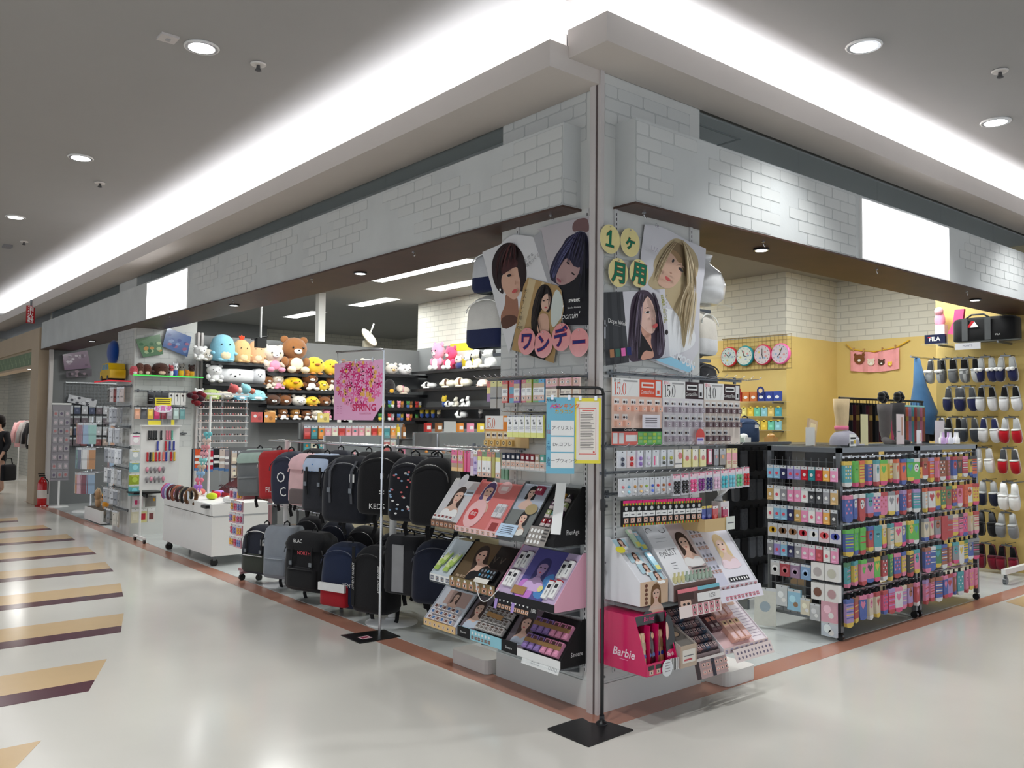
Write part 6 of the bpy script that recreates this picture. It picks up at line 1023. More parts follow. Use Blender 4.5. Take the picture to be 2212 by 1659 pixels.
for i, (nm, c, z) in enumerate((('white and pink', rgb(232, 220, 226), 1.33), ('silver', rgb(206, 214, 218), 1.14), ('aqua', rgb(130, 190, 200), .98), ('lime', rgb(160, 180, 50), .82), ('turquoise', rgb(110, 196, 206), .68))): hang('R', .02, -8.4, z, packet(.14, .14, .03, ((.15, W), (.85, c)), (('disc', 0, .55, .25, tuple(min(1, v*1.5+.05) for v in c[:3])+(1,)), ('rect', -.3, .3, .25, .18, rgb(226, 60, 140) if i == 0 else rgb(226, 214, 90)))), 'toy_pack', '%s square pack in the column on the far pillar edge' % nm, 'pack', 'pack column on the far pillar')
t = thing('low_shelf', 'black low shelf with packs at the foot of the far pillar', 'shelf', (-.05, 8.3, .57)); part('shelf_board', MB().box(0, .36, -.12, .19, 0, .025, None), 'black', t); part('bracket', MB().box(.16, .18, -.1, .19, -.05, 0, None), 'black', t)
for i, (nm, c) in enumerate((('white and pink', rgb(236, 226, 228)), ('grey', rgb(130, 126, 120)))): hang('R', .05+.16*i, -8.34, .53, packet(.13, .14, .02, ((1, c),), (('rect', -.3, -.05, .75, .35, rgb(226, 60, 120)), ('rect', .1, .32, .75, .35, rgb(226, 60, 120))) if not i else (('rect', .2, .4, .5, .2, rgb(206, 150, 30)),)), 'case_pack', '%s boxed pack under the low black shelf' % nm, 'pack')
for i, c in enumerate((rgb(226, 220, 190), rgb(222, 214, 150), rgb(226, 222, 216))): hang('R', .02+.1*i, -8.34, .37, packet(.09, .18, .02, ((.2, W), (.8, c)), (('rect', -.3, .3, .8, .35, (rgb(236, 230, 206), rgb(196, 40, 60), rgb(120, 60, 60))[i]),)), 'case_pack', '%s pack in the lowest row of the far pillar' % ('cream', 'yellow and red', 'white and maroon')[i], 'pack', 'lowest far pillar row')
# neon shelves with soft toys and a yellow van
mat('neon_green', rgb(70, 226, 90), rough=.2, emit=.35); mat('neon_red', rgb(230, 30, 50), rough=.2, emit=.35)
t = thing('acrylic_shelf', 'neon green edged acrylic shelf on the far pillar', 'shelf', (-.08, 8.25, 2.09)); part('shelf_board', MB().box(.01, .89, .0, .25, 0, .008, None), 'clear', t); part('neon_edge', MB().box(0, .9, -.012, .0, -.004, .012, None), 'neon_green', t)
t = thing('acrylic_shelf', 'neon red edged acrylic shelf on the far pillar', 'shelf', (-.28, 8.62, 2.02)); part('shelf_board', MB().box(.01, .28, .0, .68, 0, .008, None), 'clear', t); part('neon_edge', MB().box(0, .01, -.01, .69, -.006, .012, None).box(0, .28, -.012, 0, -.006, .012, None), 'neon_red', t)
t = thing('toy_van', 'yellow toy van with blue windows on the red shelf', 'toy van', (-.14, 8.95, 2.033), RL)
b = MB(); YV = rgb(226, 184, 20); b.prism([(-.24, .03), (.24, .03), (.24, .14), (.2, .16), (.17, .23), (-.12, .23), (-.17, .14), (-.24, .12)], -.1, .1, YV); part('body', b, 'gloss', t)
b = MB(); b.prism([(-.14, .145), (-.03, .145), (-.03, .215), (-.10, .215)], -.103, -.1, rgb(110, 160, 190)); part('window', b, 'gloss', t); part('window', MB().prism([(.0, .145), (.08, .145), (.08, .215), (0, .215)], -.103, -.1, rgb(110, 160, 190)), 'gloss', t); part('window', MB().prism([(.1, .145), (.17, .145), (.155, .215), (.1, .215)], -.103, -.1, rgb(110, 160, 190)), 'gloss', t)
for x in (-.15, .15): part('wheel', MB().cyl((x, -.105, .035), (x, .105, .035), .036, None, n=14), 'black', t)
solo('round_cushion', MB().ell((0, 0, .17), (.2, .07, .17), rgb(20, 70, 150), 16, 10), 'plush', 'dark blue round cushion above the yellow toy van', 'cushion', (-.02, 9.42, 2.28), RL)
# ================================================================== SOFT TOYS AND THE SHOP INSIDE
_pm = {}
def pmesh(key, fn, m):
    if key not in _pm: b = MB(); fn(b); me = b.mesh(key[0]); me.materials.append(MATS[m]); _pm[key] = me
    return _pm[key]
def el(name, c, r, col, m='plush', n=12, k=8): return (name, pmesh((name, c, r, col), lambda b: b.ell(c, r, col, n, k), m))
EYE = rgb(22, 18, 18)
def toy(kind, loc, w, h, col, label, rz=0, c2=None, group='soft toys on the shelves', d=None, name='soft_toy'):
    # unit toy: 1 wide, 1 high, faces -y, sits on z = 0
    c2 = c2 or W; t = thing(name, label, 'soft toy', group=group, M=Matrix.Translation(loc) @ RZ(rz) @ SC(w, d or w*.8, h)); P = []
    if kind == 'bear':
        P += [el('body', (0, .05, .24), (.34, .36, .26), col), el('head', (0, 0, .66), (.42, .4, .31), col)]
        for s in (-1, 1): P += [el('ear', (s*.32, .02, .90), (.14, .08, .10), col), el('arm', (s*.36, -.14, .30), (.12, .16, .14), col), el('foot', (s*.22, -.42, .09), (.14, .16, .09), c2), el('eye', (s*.17, -.375, .68), (.035, .03, .026), EYE, 'gloss', 8, 6)]
        P += [el('muzzle', (0, -.36, .58), (.14, .09, .075), W), el('nose', (0, -.445, .60), (.04, .03, .022), EYE, 'gloss', 8, 6), el('belly', (0, -.26, .25), (.22, .09, .17), c2)]
    elif kind == 'head':
        P += [el('head', (0, 0, .44), (.5, .42, .46), col)]
        for s in (-1, 1): P += [el('ear', (s*.34, .02, .86), (.14, .1, .13), col), el('eye', (s*.2, -.40, .48), (.04, .03, .04), EYE, 'gloss', 8, 6)]
        P += [el('muzzle', (0, -.38, .34), (.15, .1, .11), c2), el('nose', (0, -.47, .37), (.045, .03, .035), EYE, 'gloss', 8, 6)]
    elif kind == 'chick':
        P += [el('body', (0, 0, .46), (.5, .44, .48), col), el('beak', (0, -.46, .52), (.13, .12, .07), c2)]
        for s in (-1, 1): P += [el('wing', (s*.48, -.06, .38), (.08, .2, .16), col), el('eye', (s*.2, -.41, .62), (.04, .03, .04), EYE, 'gloss', 8, 6), el('foot', (s*.18, -.36, .04), (.12, .14, .05), c2)]
    elif kind == 'dome':
        P += [('body', pmesh(('body', col, 'dome'), lambda b: b.lathe([(.40, 0), (.48, .06), (.5, .3), (.48, .6), (.38, .85), (.22, .97), (.05, 1)], col, 16), 'plush')), el('belly', (0, -.42, .22), (.22, .1, .18), c2)]
        for s in (-1, 1): P += [el('arm', (s*.44, -.22, .3), (.1, .14, .07), col), el('foot', (s*.2, -.4, .05), (.13, .16, .06), col), el('eye', (s*.16, -.46, .62), (.03, .03, .025), EYE, 'gloss', 8, 6)]
    elif kind == 'dog':
        P += [el('body', (0, .05, .3), (.36, .36, .32), col), el('head', (0, -.05, .74), (.3, .36, .25), col), el('snout', (0, -.36, .66), (.18, .22, .14), col), el('nose', (0, -.56, .70), (.07, .05, .05), EYE, 'gloss', 8, 6)]
        for s in (-1, 1): P += [el('ear', (s*.31, .03, .72), (.07, .13, .2), c2), el('paw', (s*.2, -.36, .1), (.14, .24, .1), col)]
    elif kind == 'lying':
        P += [el('body', (.14, .05, .38), (.36, .36, .36), col), el('head', (-.26, -.1, .5), (.24, .3, .36), col), el('snout', (-.36, -.32, .36), (.14, .2, .2), col), el('ear', (-.12, -.22, .5), (.07, .14, .3), c2), el('paw', (-.1, -.3, .1), (.3, .16, .1), col)]
    elif kind == 'pillow':
        P += [('body', pmesh(('body', col, 'pillow'), lambda b: b.add([(x*.5*(1-.10*abs(z)), y*(.5-.4*max(abs(x), abs(z))**3), .5+z*.5*(1-.12*abs(x))) for y in (-1, 1) for z in (-1, -.5, 0, .5, 1) for x in (-1, -.5, 0, .5, 1)], [f for k in (0, 25) for j in range(4) for i in range(4) for f in (((k+5*j+i, k+5*j+i+1, k+5*j+i+6, k+5*j+i+5) if k == 0 else (k+5*j+i+5, k+5*j+i+6, k+5*j+i+1, k+5*j+i)),)]+[(e[i], e[i+1], e[i+1]+25, e[i]+25)[::-1] for e in ([0, 1, 2, 3, 4], [4, 9, 14, 19, 24], [24, 23, 22, 21, 20], [20, 15, 10, 5, 0]) for i in range(4)], col, True), 'plush'))]
        for s in (-1, 1): P += [el('eye', (s*.12-.1, -.5, .6), (.02, .03, .05), EYE, 'gloss', 8, 6)]
        P += [el('nose', (-.1, -.5, .48), (.03, .03, .06), EYE, 'gloss', 8, 6)]
    else:  # 'mini'
        P += [('body', pmesh(('body', col, c2, 'mini'), lambda b: b.ell((0, 0, .3), (.4, .36, .32), c2, 9, 6).ell((0, -.05, .7), (.42, .4, .32), col, 9, 6).ell((-.3, 0, .93), (.15, .1, .14), col, 7, 5).ell((.3, 0, .93), (.15, .1, .14), col, 7, 5).ell((-.15, -.42, .72), (.06, .04, .06), EYE, 6, 4).ell((.15, -.42, .72), (.06, .04, .06), EYE, 6, 4), 'plush'))]
    for nm, me in P: link(nm, me, None, t)
    return t
# shelves on the partition
mat('shelf_black', rgb(38, 38, 40), rough=.4, var=.06)
def tshelf(x0, x1, z, label, y0=8.21, y1=8.5, side=False):
    t = thing('wall_shelf', label, 'shelf', (x0, y0, z-.02) if not side else (y0, x0, z-.02), 0, 'dark shelves of soft toys'); L = x1-x0; D = y1-y0
    part('shelf_board', MB().box(0, L, 0, D, 0, .02, None) if not side else MB().box(0, D, 0, L, 0, .02, None), 'shelf_black', t); part('front_edge', MB().box(0, L, -.012, 0, -.02, .022, None) if not side else MB().box(-.012, 0, 0, L, -.02, .022, None), 'shelf_black', t)
LZ = (2.32, 2.03, 1.80); RZs = (2.205, 1.965, 1.735, 1.53); FZs = (2.265, 1.95, 1.735, 1.53)
for i, z in enumerate(LZ): tshelf(.9, 1.70, z, '%s dark shelf by the far pillar guide' % ORD[i])
for i, z in enumerate(RZs): tshelf(1.71, 3.5, z, '%s dark shelf of bears and chicks' % ORD[i])
for i, z in enumerate(FZs): tshelf(3.52, 4.42, z, '%s dark shelf in the grey corner' % ORD[i])
BR = rgb(150, 100, 60); BR2 = rgb(122, 74, 40); CRM = rgb(228, 216, 198); YEL = rgb(240, 204, 60); TAN = rgb(222, 178, 122); DBR = rgb(84, 56, 42); BLU = rgb(140, 200, 222); ORA = rgb(226, 140, 60); PNK = rgb(238, 150, 176)
def ps(kind, cx, w, h, z, col, label, c2=None, y=8.27, d=None):
    # cx, w, h measured in a crop of the photo (400, 680, 3.95)
    k = (8.2+3.2175)/FPX/3.95/.80; p = ony(400+cx/3.95, 800, 8.2); return toy(kind, (p.x, y, z+.002), w*k*1.0, h*k*.86, col, label, 0, c2, d=d)
ps('bear', 140, 110, 120, LZ[0], rgb(236, 236, 236), 'white bear toy squeezed against the far pillar guide'); ps('head', 205, 105, 110, LZ[0], rgb(214, 208, 196), 'cream-grey round cat toy next to the blue dome toy')
ps('dome', 330, 178, 222, LZ[0], BLU, 'large pale blue dome-shaped plush on the top shelf', rgb(232, 216, 180)); t = ps('dome', 493, 140, 190, LZ[0], TAN, 'tan plush with an orange-red tuft on the top shelf', rgb(236, 206, 160))
for a in (-.6, 0, .6): link('tuft', pmesh(('tuft', 1), lambda b: b.ell((0, 0, .1), (.07, .05, .14), rgb(214, 70, 40), 8, 6), 'plush'), None, t, M=T(0, 0, .97) @ RY(a))
ps('dome', 618, 128, 190, LZ[0], rgb(220, 172, 130), 'tan cat-shaped plush cushion beside the cream bear', rgb(232, 200, 170))
ps('bear', 765, 190, 240, RZs[0], CRM, 'large cream sitting bear with pink feet', PNK); ps('bear', 945, 235, 320, RZs[0], BR, 'largest brown sitting bear with a pale belly and yellow feet', rgb(236, 220, 190)); ps('chick', 1118, 165, 165, RZs[0], YEL, 'large yellow chick beside the largest brown bear', ORA); ps('chick', 1262, 140, 150, RZs[0], YEL, 'yellow chick half hidden by the spring poster', ORA)
ps('head', 1420, 150, 150, RZs[0], BR, 'brown bear head toy behind the spring poster'); ps('bear', 1580, 150, 170, RZs[0], CRM, 'cream bear toy behind the spring poster')
ps('bear', 265, 130, 150, LZ[1], rgb(238, 238, 238), 'white sitting bear on the second shelf by the guide'); ps('pillow', 455, 265, 120, LZ[1], rgb(236, 236, 238), 'long white face cushion on the second shelf', d=.2); ps('pillow', 645, 100, 130, LZ[1], rgb(228, 228, 232), 'small white cushion at the end of the second shelf', d=.2)
ps('head', 140, 70, 90, LZ[2], rgb(236, 236, 236), 'small white head toy on the third shelf'); ps('dome', 240, 130, 84, LZ[2], rgb(178, 196, 120), 'flat lime green plush on the third shelf', rgb(226, 226, 190)); ps('head', 365, 130, 76, LZ[2], CRM, 'flat cream cat toy on the third shelf'); ps('dome', 490, 110, 80, LZ[2], BLU, 'flat aqua plush on the third shelf'); ps('dome', 620, 150, 90, LZ[2], rgb(150, 206, 216), 'wide aqua plush at the end of the third shelf')
for cx, w, h, k, c, c2, lab in ((728, 92, 115, 'bear', BR, CRM, 'small brown bear at the start of the second bear shelf'), (808, 112, 130, 'bear', CRM, PNK, 'small cream bear between a brown bear and a wide chick'), (938, 158, 120, 'chick', rgb(240, 196, 30), ORA, 'wide yellow chick on the second bear shelf'), (1085, 150, 160, 'bear', BR2, W, 'brown bear holding a white cloth on the second bear shelf'), (1192, 95, 100, 'chick', YEL, W, 'tiny yellow chick with a white base'), (1262, 90, 150, 'bear', BR2, CRM, 'brown bear beside the tiny chick'), (1400, 120, 130, 'bear', CRM, PNK, 'cream bear hidden behind the spring poster stem'), (1520, 120, 130, 'head', BR, CRM, 'brown head toy hidden by the spring poster')): ps(k, cx, w, h, RZs[1], c, lab, c2)
for cx, w, h, c, lab in ((765, 130, 105, DBR, 'dark brown bear head'), (872, 112, 105, BR2, 'chestnut bear head'), (992, 120, 100, rgb(230, 224, 214), 'white bear head'), (1104, 112, 95, YEL, 'yellow chick head'), (1212, 112, 100, BR2, 'reddish brown bear head'), (1330, 112, 100, CRM, 'cream bear head'), (1450, 112, 100, YEL, 'golden chick head')): ps('head' if c != YEL else 'chick', cx, w, h, RZs[2], c, lab+' toy on the third bear shelf', W if c != YEL else ORA)
for cx, w, h, c, lab in ((755, 96, 85, TAN, 'sandy'), (858, 92, 108, BR, 'brown'), (962, 96, 105, rgb(176, 124, 60), 'golden brown'), (1058, 96, 90, BR2, 'chestnut'), (1146, 110, 96, CRM, 'cream'), (1232, 80, 100, PNK, 'pink'), (1340, 100, 100, BR, 'hazel'), (1450, 100, 100, CRM, 'ivory')): ps('bear', cx, w, h, RZs[3], c, lab+' little bear on the lowest bear shelf')
ps('head', 1782, 110, 110, FZs[0], rgb(214, 206, 196), 'curly grey-white head toy in the grey corner', rgb(226, 190, 130)); ps('head', 1895, 122, 108, FZs[0], rgb(238, 234, 234), 'plain white head toy in the grey corner', W); ps('dome', 1765, 100, 140, FZs[1], rgb(46, 42, 44), 'black dome-shaped toy in the grey corner', rgb(226, 170, 50)); ps('lying', 1880, 130, 105, FZs[1], rgb(226, 208, 190), 'cream and pink dog toy in the grey corner', PNK)
q = random.Random(3); MC = [('red', rgb(190, 50, 46)), ('yellow', rgb(230, 200, 70)), ('green', rgb(70, 140, 70)), ('white', W), ('pink', PNK), ('brown', BR), ('blue', rgb(70, 110, 180)), ('orange', ORA)]
for r, z in ((0, FZs[2]), (1, FZs[3])):
    for i in range(10): nm, c = MC[(i*3+r*2) % 8]; toy('mini', (3.58+.085*i, 8.25+.05*(i % 2), z+.002), .08, .11, c, '%s mini mascot toy, %s on the %s shelf of the grey corner' % (nm, ORD[i], ('third', 'fourth')[r]), 0, MC[(i+r) % 8][1], 'mini toys in the grey corner')
# side wall shelves
SZs = (2.32, 2.04, 1.75, 1.58)
for i, z in enumerate(SZs): tshelf(5.6, 8.3, z, '%s dark shelf on the grey side wall' % ORD[i], 4.19, 4.45, True)
def pss(kind, px, w, h, z, col, label, c2=None, grp='soft toys on the shelves'):
    p = onx(px, 800, 4.25); k = (p-CAM).length/FPX; toy(kind, (4.25, p.y, z+.002), w*k, h*k, col, label, RL, c2, grp)
pss('bear', 946, 42, 62, SZs[0], rgb(238, 160, 190), 'pale pink sitting toy on the side wall shelf', W); pss('bear', 974, 40, 52, SZs[0], rgb(226, 70, 110), 'deep pink sitting toy on the side wall shelf', W); pss('mini', 991, 24, 28, SZs[0], rgb(226, 200, 190), 'small beige and navy toy beside the pink ones', rgb(60, 66, 120))
for i, (px, w, h, c) in enumerate(((1012, 26, 36, W), (1030, 34, 44, rgb(222, 216, 198)), (1058, 44, 46, rgb(238, 238, 236)))): pss('dog', px, w, h, SZs[0]-.02, c, '%s sitting dog toy with dark ears, %s under the tan bag' % (('small white', 'beige', 'large white')[i], ORD[i]), rgb(34, 32, 34))
pss('lying', 930, 36, 18, SZs[1], W, 'white lying dog toy with a black ear', rgb(30, 28, 30)); pss('lying', 972, 40, 24, SZs[1], rgb(232, 224, 204), 'cream lying dog toy with a brown ear', rgb(90, 60, 44)); pss('lying', 1003, 44, 26, SZs[1], rgb(234, 226, 206), 'large cream lying dog toy with a tan ear', rgb(120, 84, 60)); pss('dome', 1044, 30, 16, SZs[1], rgb(236, 206, 190), 'peach mushroom-like lamp plush', W)
for i, (px, z, k, w, h, c, lab) in enumerate(((987, 2, 'dog', 18, 22, rgb(226, 220, 204), 'cream'), (1001, 2, 'dog', 18, 18, W, 'white'), (974, 2, 'lying', 24, 16, W, 'lying white'), (1012, 2, 'dog', 16, 24, W, 'tall white'), (961, 2, 'mini', 18, 24, rgb(232, 200, 60), 'yellow and blue'), (913, 3, 'mini', 14, 20, rgb(232, 200, 60), 'yellow first'), (925, 3, 'mini', 14, 20, rgb(236, 206, 70), 'yellow second'), (937, 3, 'mini', 14, 20, rgb(228, 196, 60), 'yellow third'), (950, 3, 'mini', 14, 18, rgb(216, 200, 160), 'beige'), (1000, 3, 'lying', 30, 22, W, 'white shoe-shaped'), (1040, 3, 'mini', 16, 22, rgb(230, 226, 222), 'red-hatted white'))): pss(k, px, w, h, SZs[z], c, '%s little toy on the %s side wall shelf' % (lab, ORD[z]), rgb(40, 70, 140) if k == 'mini' and 'yellow' in lab else rgb(34, 30, 34), 'little toys on the side wall')
solo('wall_poster', MB().box(-.3, .3, -.004, 0, 0, .38, rgb(206, 206, 196)).box(-.3, .3, -.006, -.004, .26, .38, rgb(206, 194, 50)).box(-.3, .3, -.006, -.004, 0, .14, rgb(206, 194, 50)), 'paper', 'yellow and grey striped card on the side wall', 'poster', (4.44, 7.3, 2.36), RL)
# soft toys and pouches on the far pillar
for i, (px, k, w, h, c, c2, lab) in enumerate(((290, 'dome', 18, 18, rgb(206, 90, 100), W, 'pink round plush at the shelf end'), (302, 'dome', 18, 24, rgb(96, 60, 50), rgb(206, 170, 150), 'brown dome plush beside the pink one'), (317, 'dome', 20, 22, rgb(90, 50, 40), rgb(232, 206, 190), 'narrow dark dome plush'), (346, 'dome', 34, 26, rgb(74, 44, 36), rgb(226, 190, 170), 'wide dark brown dome plush'), (370, 'mini', 12, 22, rgb(190, 80, 90), W, 'tiny red toy'), (379, 'mini', 14, 26, rgb(230, 230, 236), rgb(60, 90, 170), 'tiny white and blue toy'), (391, 'mini', 16, 26, rgb(120, 116, 110), rgb(226, 180, 40), 'tiny grey and yellow toy'), (405, 'mini', 12, 14, rgb(226, 150, 60), ORA, 'tiny orange toy'), (414, 'mini', 16, 24, rgb(60, 40, 36), rgb(220, 160, 40), 'tiny brown toy'))):
    p = ony(px, 800, 8.36); kk = (p-CAM).length/FPX; toy(k, (p.x, 8.36, 2.1), w*kk, h*kk, c, lab+' on the neon green shelf', 0, c2, 'toys on the neon green shelf')
def pouch(pts, y, c, band, label):
    P = [ony(px, py, y) for px, py in pts]; cx = sum(p.x for p in P)/4; cz = min(p.z for p in P); b = MB().prism([(p.x-cx, p.z-cz) for p in P], -.012, 0, c); q = random.Random(len(label)); x0 = min(p.x for p in P)-cx
    for i in range(14): u, v = q.uniform(.12, .88), q.uniform(.1, .9); a = P[0].lerp(P[1], u).lerp(P[3].lerp(P[2], u), v); b.disc(a.x-cx, a.z-cz, .03, .022, -.0126-.0001*i, band[i % len(band)], 7)
    solo('pouch', b, 'film', label, 'pouch', (cx, y, cz))
pouch([(292, 733), (345, 722), (352, 765), (309, 772)], 8.47, rgb(96, 130, 100), [rgb(70, 110, 80), rgb(170, 190, 150), rgb(196, 150, 90)], 'shiny green and gold pouch pinned on the far pillar'); pouch([(361, 708), (413, 728), (404, 771), (350, 748)], 8.47, rgb(86, 110, 160), [rgb(60, 80, 140), rgb(150, 100, 130), rgb(130, 150, 190)], 'shiny blue and mauve pouch pinned on the far pillar')
# ---- ceiling-hung pieces inside
solo('hanging_spotlight', MB().cyl((0, 0, 0), (0, 0, .9), .012, rgb(226, 226, 226)).box(-.06, .06, -.05, .05, -.12, .0, K).cyl((-.12, 0, -.02), (.1, 0, .03), .008, K), 'paint', 'white ceiling pole with a small black camera at its tip', 'camera', (1.08, 7.0, 2.56))
solo('white_column', MB().box(-.055, .055, -.055, .055, 0, SZ-2.7, W), 'paint', 'slim white square column behind the soft toy partition', 'column', ony(691, 738, 8.55)*1)
p = ony(795, 735, 8.52); p.z = 2.77; t = thing('dish_mirror', 'cream round dish mirror tilted on a bracket', 'mirror', p); part('dish', MB().lathe([(.02, 0), (.16, .02), (.17, .03), (.15, .036)], rgb(222, 212, 190), 20, T(0, 0, .06) @ RX(.9) @ RY(.4)), 'paint', t); part('bracket', MB().tube([(0, 0, .03), (.06, 0, .2), (.1, 0, .3)], .012, W), 'paint', t); part('mount', MB().box(-.08, .08, -.03, .03, -.08, .02, rgb(206, 200, 180)), 'paint', t)
# ---- gondola of small goods, showcases, cream counter
t = thing('gondola', 'grey gondola shelf of colourful tubes inside the shop', 'gondola', (1.35, 6.3, .004)); part('base', MB().box(0, 1.5, -.1, .4, 0, .2, None), 'grey_wall', t); part('back_panel', MB().box(0, 1.5, .13, .16, .2, 1.5, None), 'grey_wall', t); [part('shelf_board', MB().box(0, 1.5, -.12, .13, z, z+.02, None), 'shelf_black', t) for z in (.7, 1.0, 1.28)]
q = random.Random(13)
for r, z in enumerate((1.022, 1.302)):
    for i in range(16): nm, c = MC[q.randrange(8)]; b = MB().rbox(.05, .05, .15, .016, c); b.box(-.02, .02, -.026, -.024, .03, .08, W).lathe([(.014, .15), (.014, .19)], tuple(k*.6 for k in c[:3])+(1,), 8); solo('cosmetic_tube', b, 'gloss', '%s tube, %s on the %s gondola shelf' % (nm, ORD[i], ('middle', 'upper')[r]), 'tube', (1.42+.09*i, 6.3, z+.004), 0, 'tubes on the gondola')
for i, (px, py, c, nm) in enumerate(((556, 915, rgb(206, 70, 60), 'red and white dotted'), (580, 925, rgb(226, 150, 60), 'orange'), (698, 928, rgb(226, 206, 120), 'pale yellow'), (748, 930, rgb(206, 216, 206), 'pale green leaflet'), (740, 945, rgb(226, 220, 214), 'white leaflet'))): p = ony(px, py, 6.44); hang('R', p.x, -6.44, 1.626, packet(.16, .12, .01, ((1, c),), (('disc', -.2, .4, .12, W), ('disc', .15, .6, .15, tuple(k*.6 for k in c[:3])+(1,)))), 'pop_card', '%s card standing over the goods inside' % nm, 'card', 'cards inside the shop')
def goods_wall(x0, y, w, z0, rows, cols, pal, label, what):
    t = thing('goods_gondola', label, 'gondola', (x0, y, .004)); part('panel', MB().box(0, w, 0, .02, .05, z0+.04, rgb(120, 122, 124)), 'paint', t); [part('foot', MB().box(x, x+.03, -.15, .17, 0, .05, None), 'steel', t) for x in (0, w-.03)]; [part('rail', MB().box(0, w, -.06, -.05, z0-.17*r, z0-.17*r+.008, None), 'chrome', t) for r in range(rows)]; q = random.Random(len(label))
    for r in range(rows):
        for i in range(cols): nm, c = pal[q.randrange(len(pal))]; b = packet(w/cols*.88, .15, .02, ((.18, CL), (.82, c)), (('rect', -.34, .34, .8, .5, tuple(min(1, v*1.5+.04) for v in c[:3])+(1,)), ('disc', 0, .4, .2, pal[(i+r) % len(pal)][1]))); hang('R', x0+w*(i+.5)/cols, -(y-.055), z0-.17*r, b, 'accessory_pack', '%s %s, %s in row %s of %s' % (nm, what, ORD[i], ORD[r], ' '.join(label.split()[:4])), 'pack', label, tilt=q.uniform(-.2, .2))
GP = [('red', rgb(190, 60, 54)), ('orange', rgb(220, 140, 70)), ('teal', rgb(70, 140, 146)), ('cream', rgb(220, 206, 184)), ('grey', rgb(130, 130, 136)), ('brown', rgb(110, 84, 70)), ('pink', rgb(222, 150, 160)), ('black', rgb(44, 42, 46))]
goods_wall(1.15, 5.95, 1.25, 1.47, 3, 14, GP[:4]+GP[6:7], 'colourful brush panel behind the backpacks', 'brush pack'); goods_wall(.62, 6.75, .62, 1.16, 4, 9, GP[3:], 'hair goods panel beside the sunglasses tray', 'hair pack'); goods_wall(2.5, 5.3, 1.5, 1.40, 2, 16, GP, 'trinket card panel behind the showcases', 'trinket card')
def showcase(x, y, w, d, h, label, cols, n):
    t = thing('glass_showcase', label, 'showcase', (x, y, .004)); part('plinth', MB().box(0, w, 0, d, 0, .5, rgb(206, 200, 176)), 'paint', t)
    for a in (0, w-.02):
        for c in (0, d-.02): part('upright', MB().box(a, a+.02, c, c+.02, .5, h, None), 'chrome', t)
    part('top_glass', MB().box(0, w, 0, d, h, h+.012, None), 'glass', t); part('front_glass', MB().box(.02, w-.02, 0, .006, .5, h, None), 'glass', t); q = random.Random(n); part('rear_panel', MB().box(.02, w-.02, d-.012, d-.004, .5, h, rgb(110, 112, 114)), 'paint', t)
    for r in range(4):
        z = .56+r*(h-.58)/4; part('glass_shelf', MB().box(.02, w-.02, .02, d-.02, z-.01, z, None), 'clear', t); b = MB(); [b.ell((q.uniform(.05, w-.05), q.uniform(.05, d-.06), z+.015), (.022, .016, .016), q.choice(cols), 6, 4) for _ in range(60)]; part('trinkets', b, 'gloss', t)['kind'] = 'stuff'
showcase(2.0, 4.4, 1.2, .5, 1.40, 'glass showcase of orange trinkets inside the shop', [rgb(226, 150, 70), rgb(206, 206, 210), rgb(190, 120, 70), rgb(120, 110, 106)], 1); showcase(3.3, 4.4, .9, .5, 1.40, 'glass showcase of dark trinkets by the side wall', [rgb(60, 60, 66), rgb(206, 170, 110), rgb(190, 190, 194)], 2); showcase(1.2, 5.1, .75, .4, 1.36, 'glass showcase of pink trinkets behind the backpacks', [rgb(226, 130, 140), rgb(206, 206, 210), rgb(150, 150, 154)], 3)
for i, (x, w, h) in enumerate(((2.15, .16, .12), (2.75, .2, .15), (3.5, .2, .14), (3.9, .14, .1))): solo('blank_sign', MB().box(0, w, -.004, 0, 0, h, rgb(206, 208, 208)).box(0, w, 0, .06, 0, .006, rgb(206, 208, 208)), 'paint', 'blank pale sign card, %s on the glass showcases' % ORD[i], 'sign', (x, 4.5, 1.418), 0, 'blank signs')
for i in range(14): nm, c = MC[(i*5) % 8]; solo('pencil_box', MB().box(0, .07, 0, .05, 0, .1, c).rect(.01, .06, .03, .07, -.0005, W), 'paper', '%s small box, %s on top of the trinket showcases' % (nm, ORD[i]), 'box', (2.05+.15*i, 4.7, 1.418), 0, 'boxes on the showcases')
t = thing('cream_counter', 'cream counter with a red edge behind the backpack rack', 'counter', (.95, 1.75, .004)); part('body', MB().box(0, .5, 0, 2.3, 0, .86, rgb(222, 206, 160)), 'paint', t); part('red_edge', MB().box(-.01, .51, -.01, 2.31, .86, .90, rgb(170, 30, 50)), 'gloss', t); part('top', MB().box(0, .5, 0, 2.3, .90, .92, rgb(226, 222, 214)), 'paint', t)
# bags on glass shelves fixed to the pillar's inner faces
def gsh(loc, w, d, label): t = thing('glass_shelf', label, 'shelf', loc, 0, 'glass shelves on the pillar'); part('shelf_board', MB().box(0, w, 0, d, 0, .01, None), 'glass', t); part('bracket', MB().box(w*.3, w*.34, 0, d, -.02, 0, None) if d < w else MB().box(0, w, d*.3, d*.34, -.02, 0, None), 'steel', t)
for i, z in enumerate((2.0, 2.36)): gsh((.02, .864, z), .7, .36, '%s glass shelf of bags on the pillar face over the long front' % ('lower', 'upper')[i])
backpack((.06, 1.03, 2.012), RL+.2, .30, .34, .18, rgb(214, 212, 206), 'white backpack with a navy lower half on a glass shelf', lower=rgb(34, 42, 78), group='bags on the pillar shelves'); backpack((.36, 1.04, 2.012), RL+.2, .30, .34, .18, rgb(216, 212, 206), 'white backpack with a tan lower half on a glass shelf', lower=rgb(214, 166, 130), group='bags on the pillar shelves'); backpack((.10, 1.03, 2.372), RL+.2, .3, .28, .18, rgb(206, 208, 212), 'white and navy backpack on the upper glass shelf', lower=rgb(34, 42, 78), group='bags on the pillar shelves')
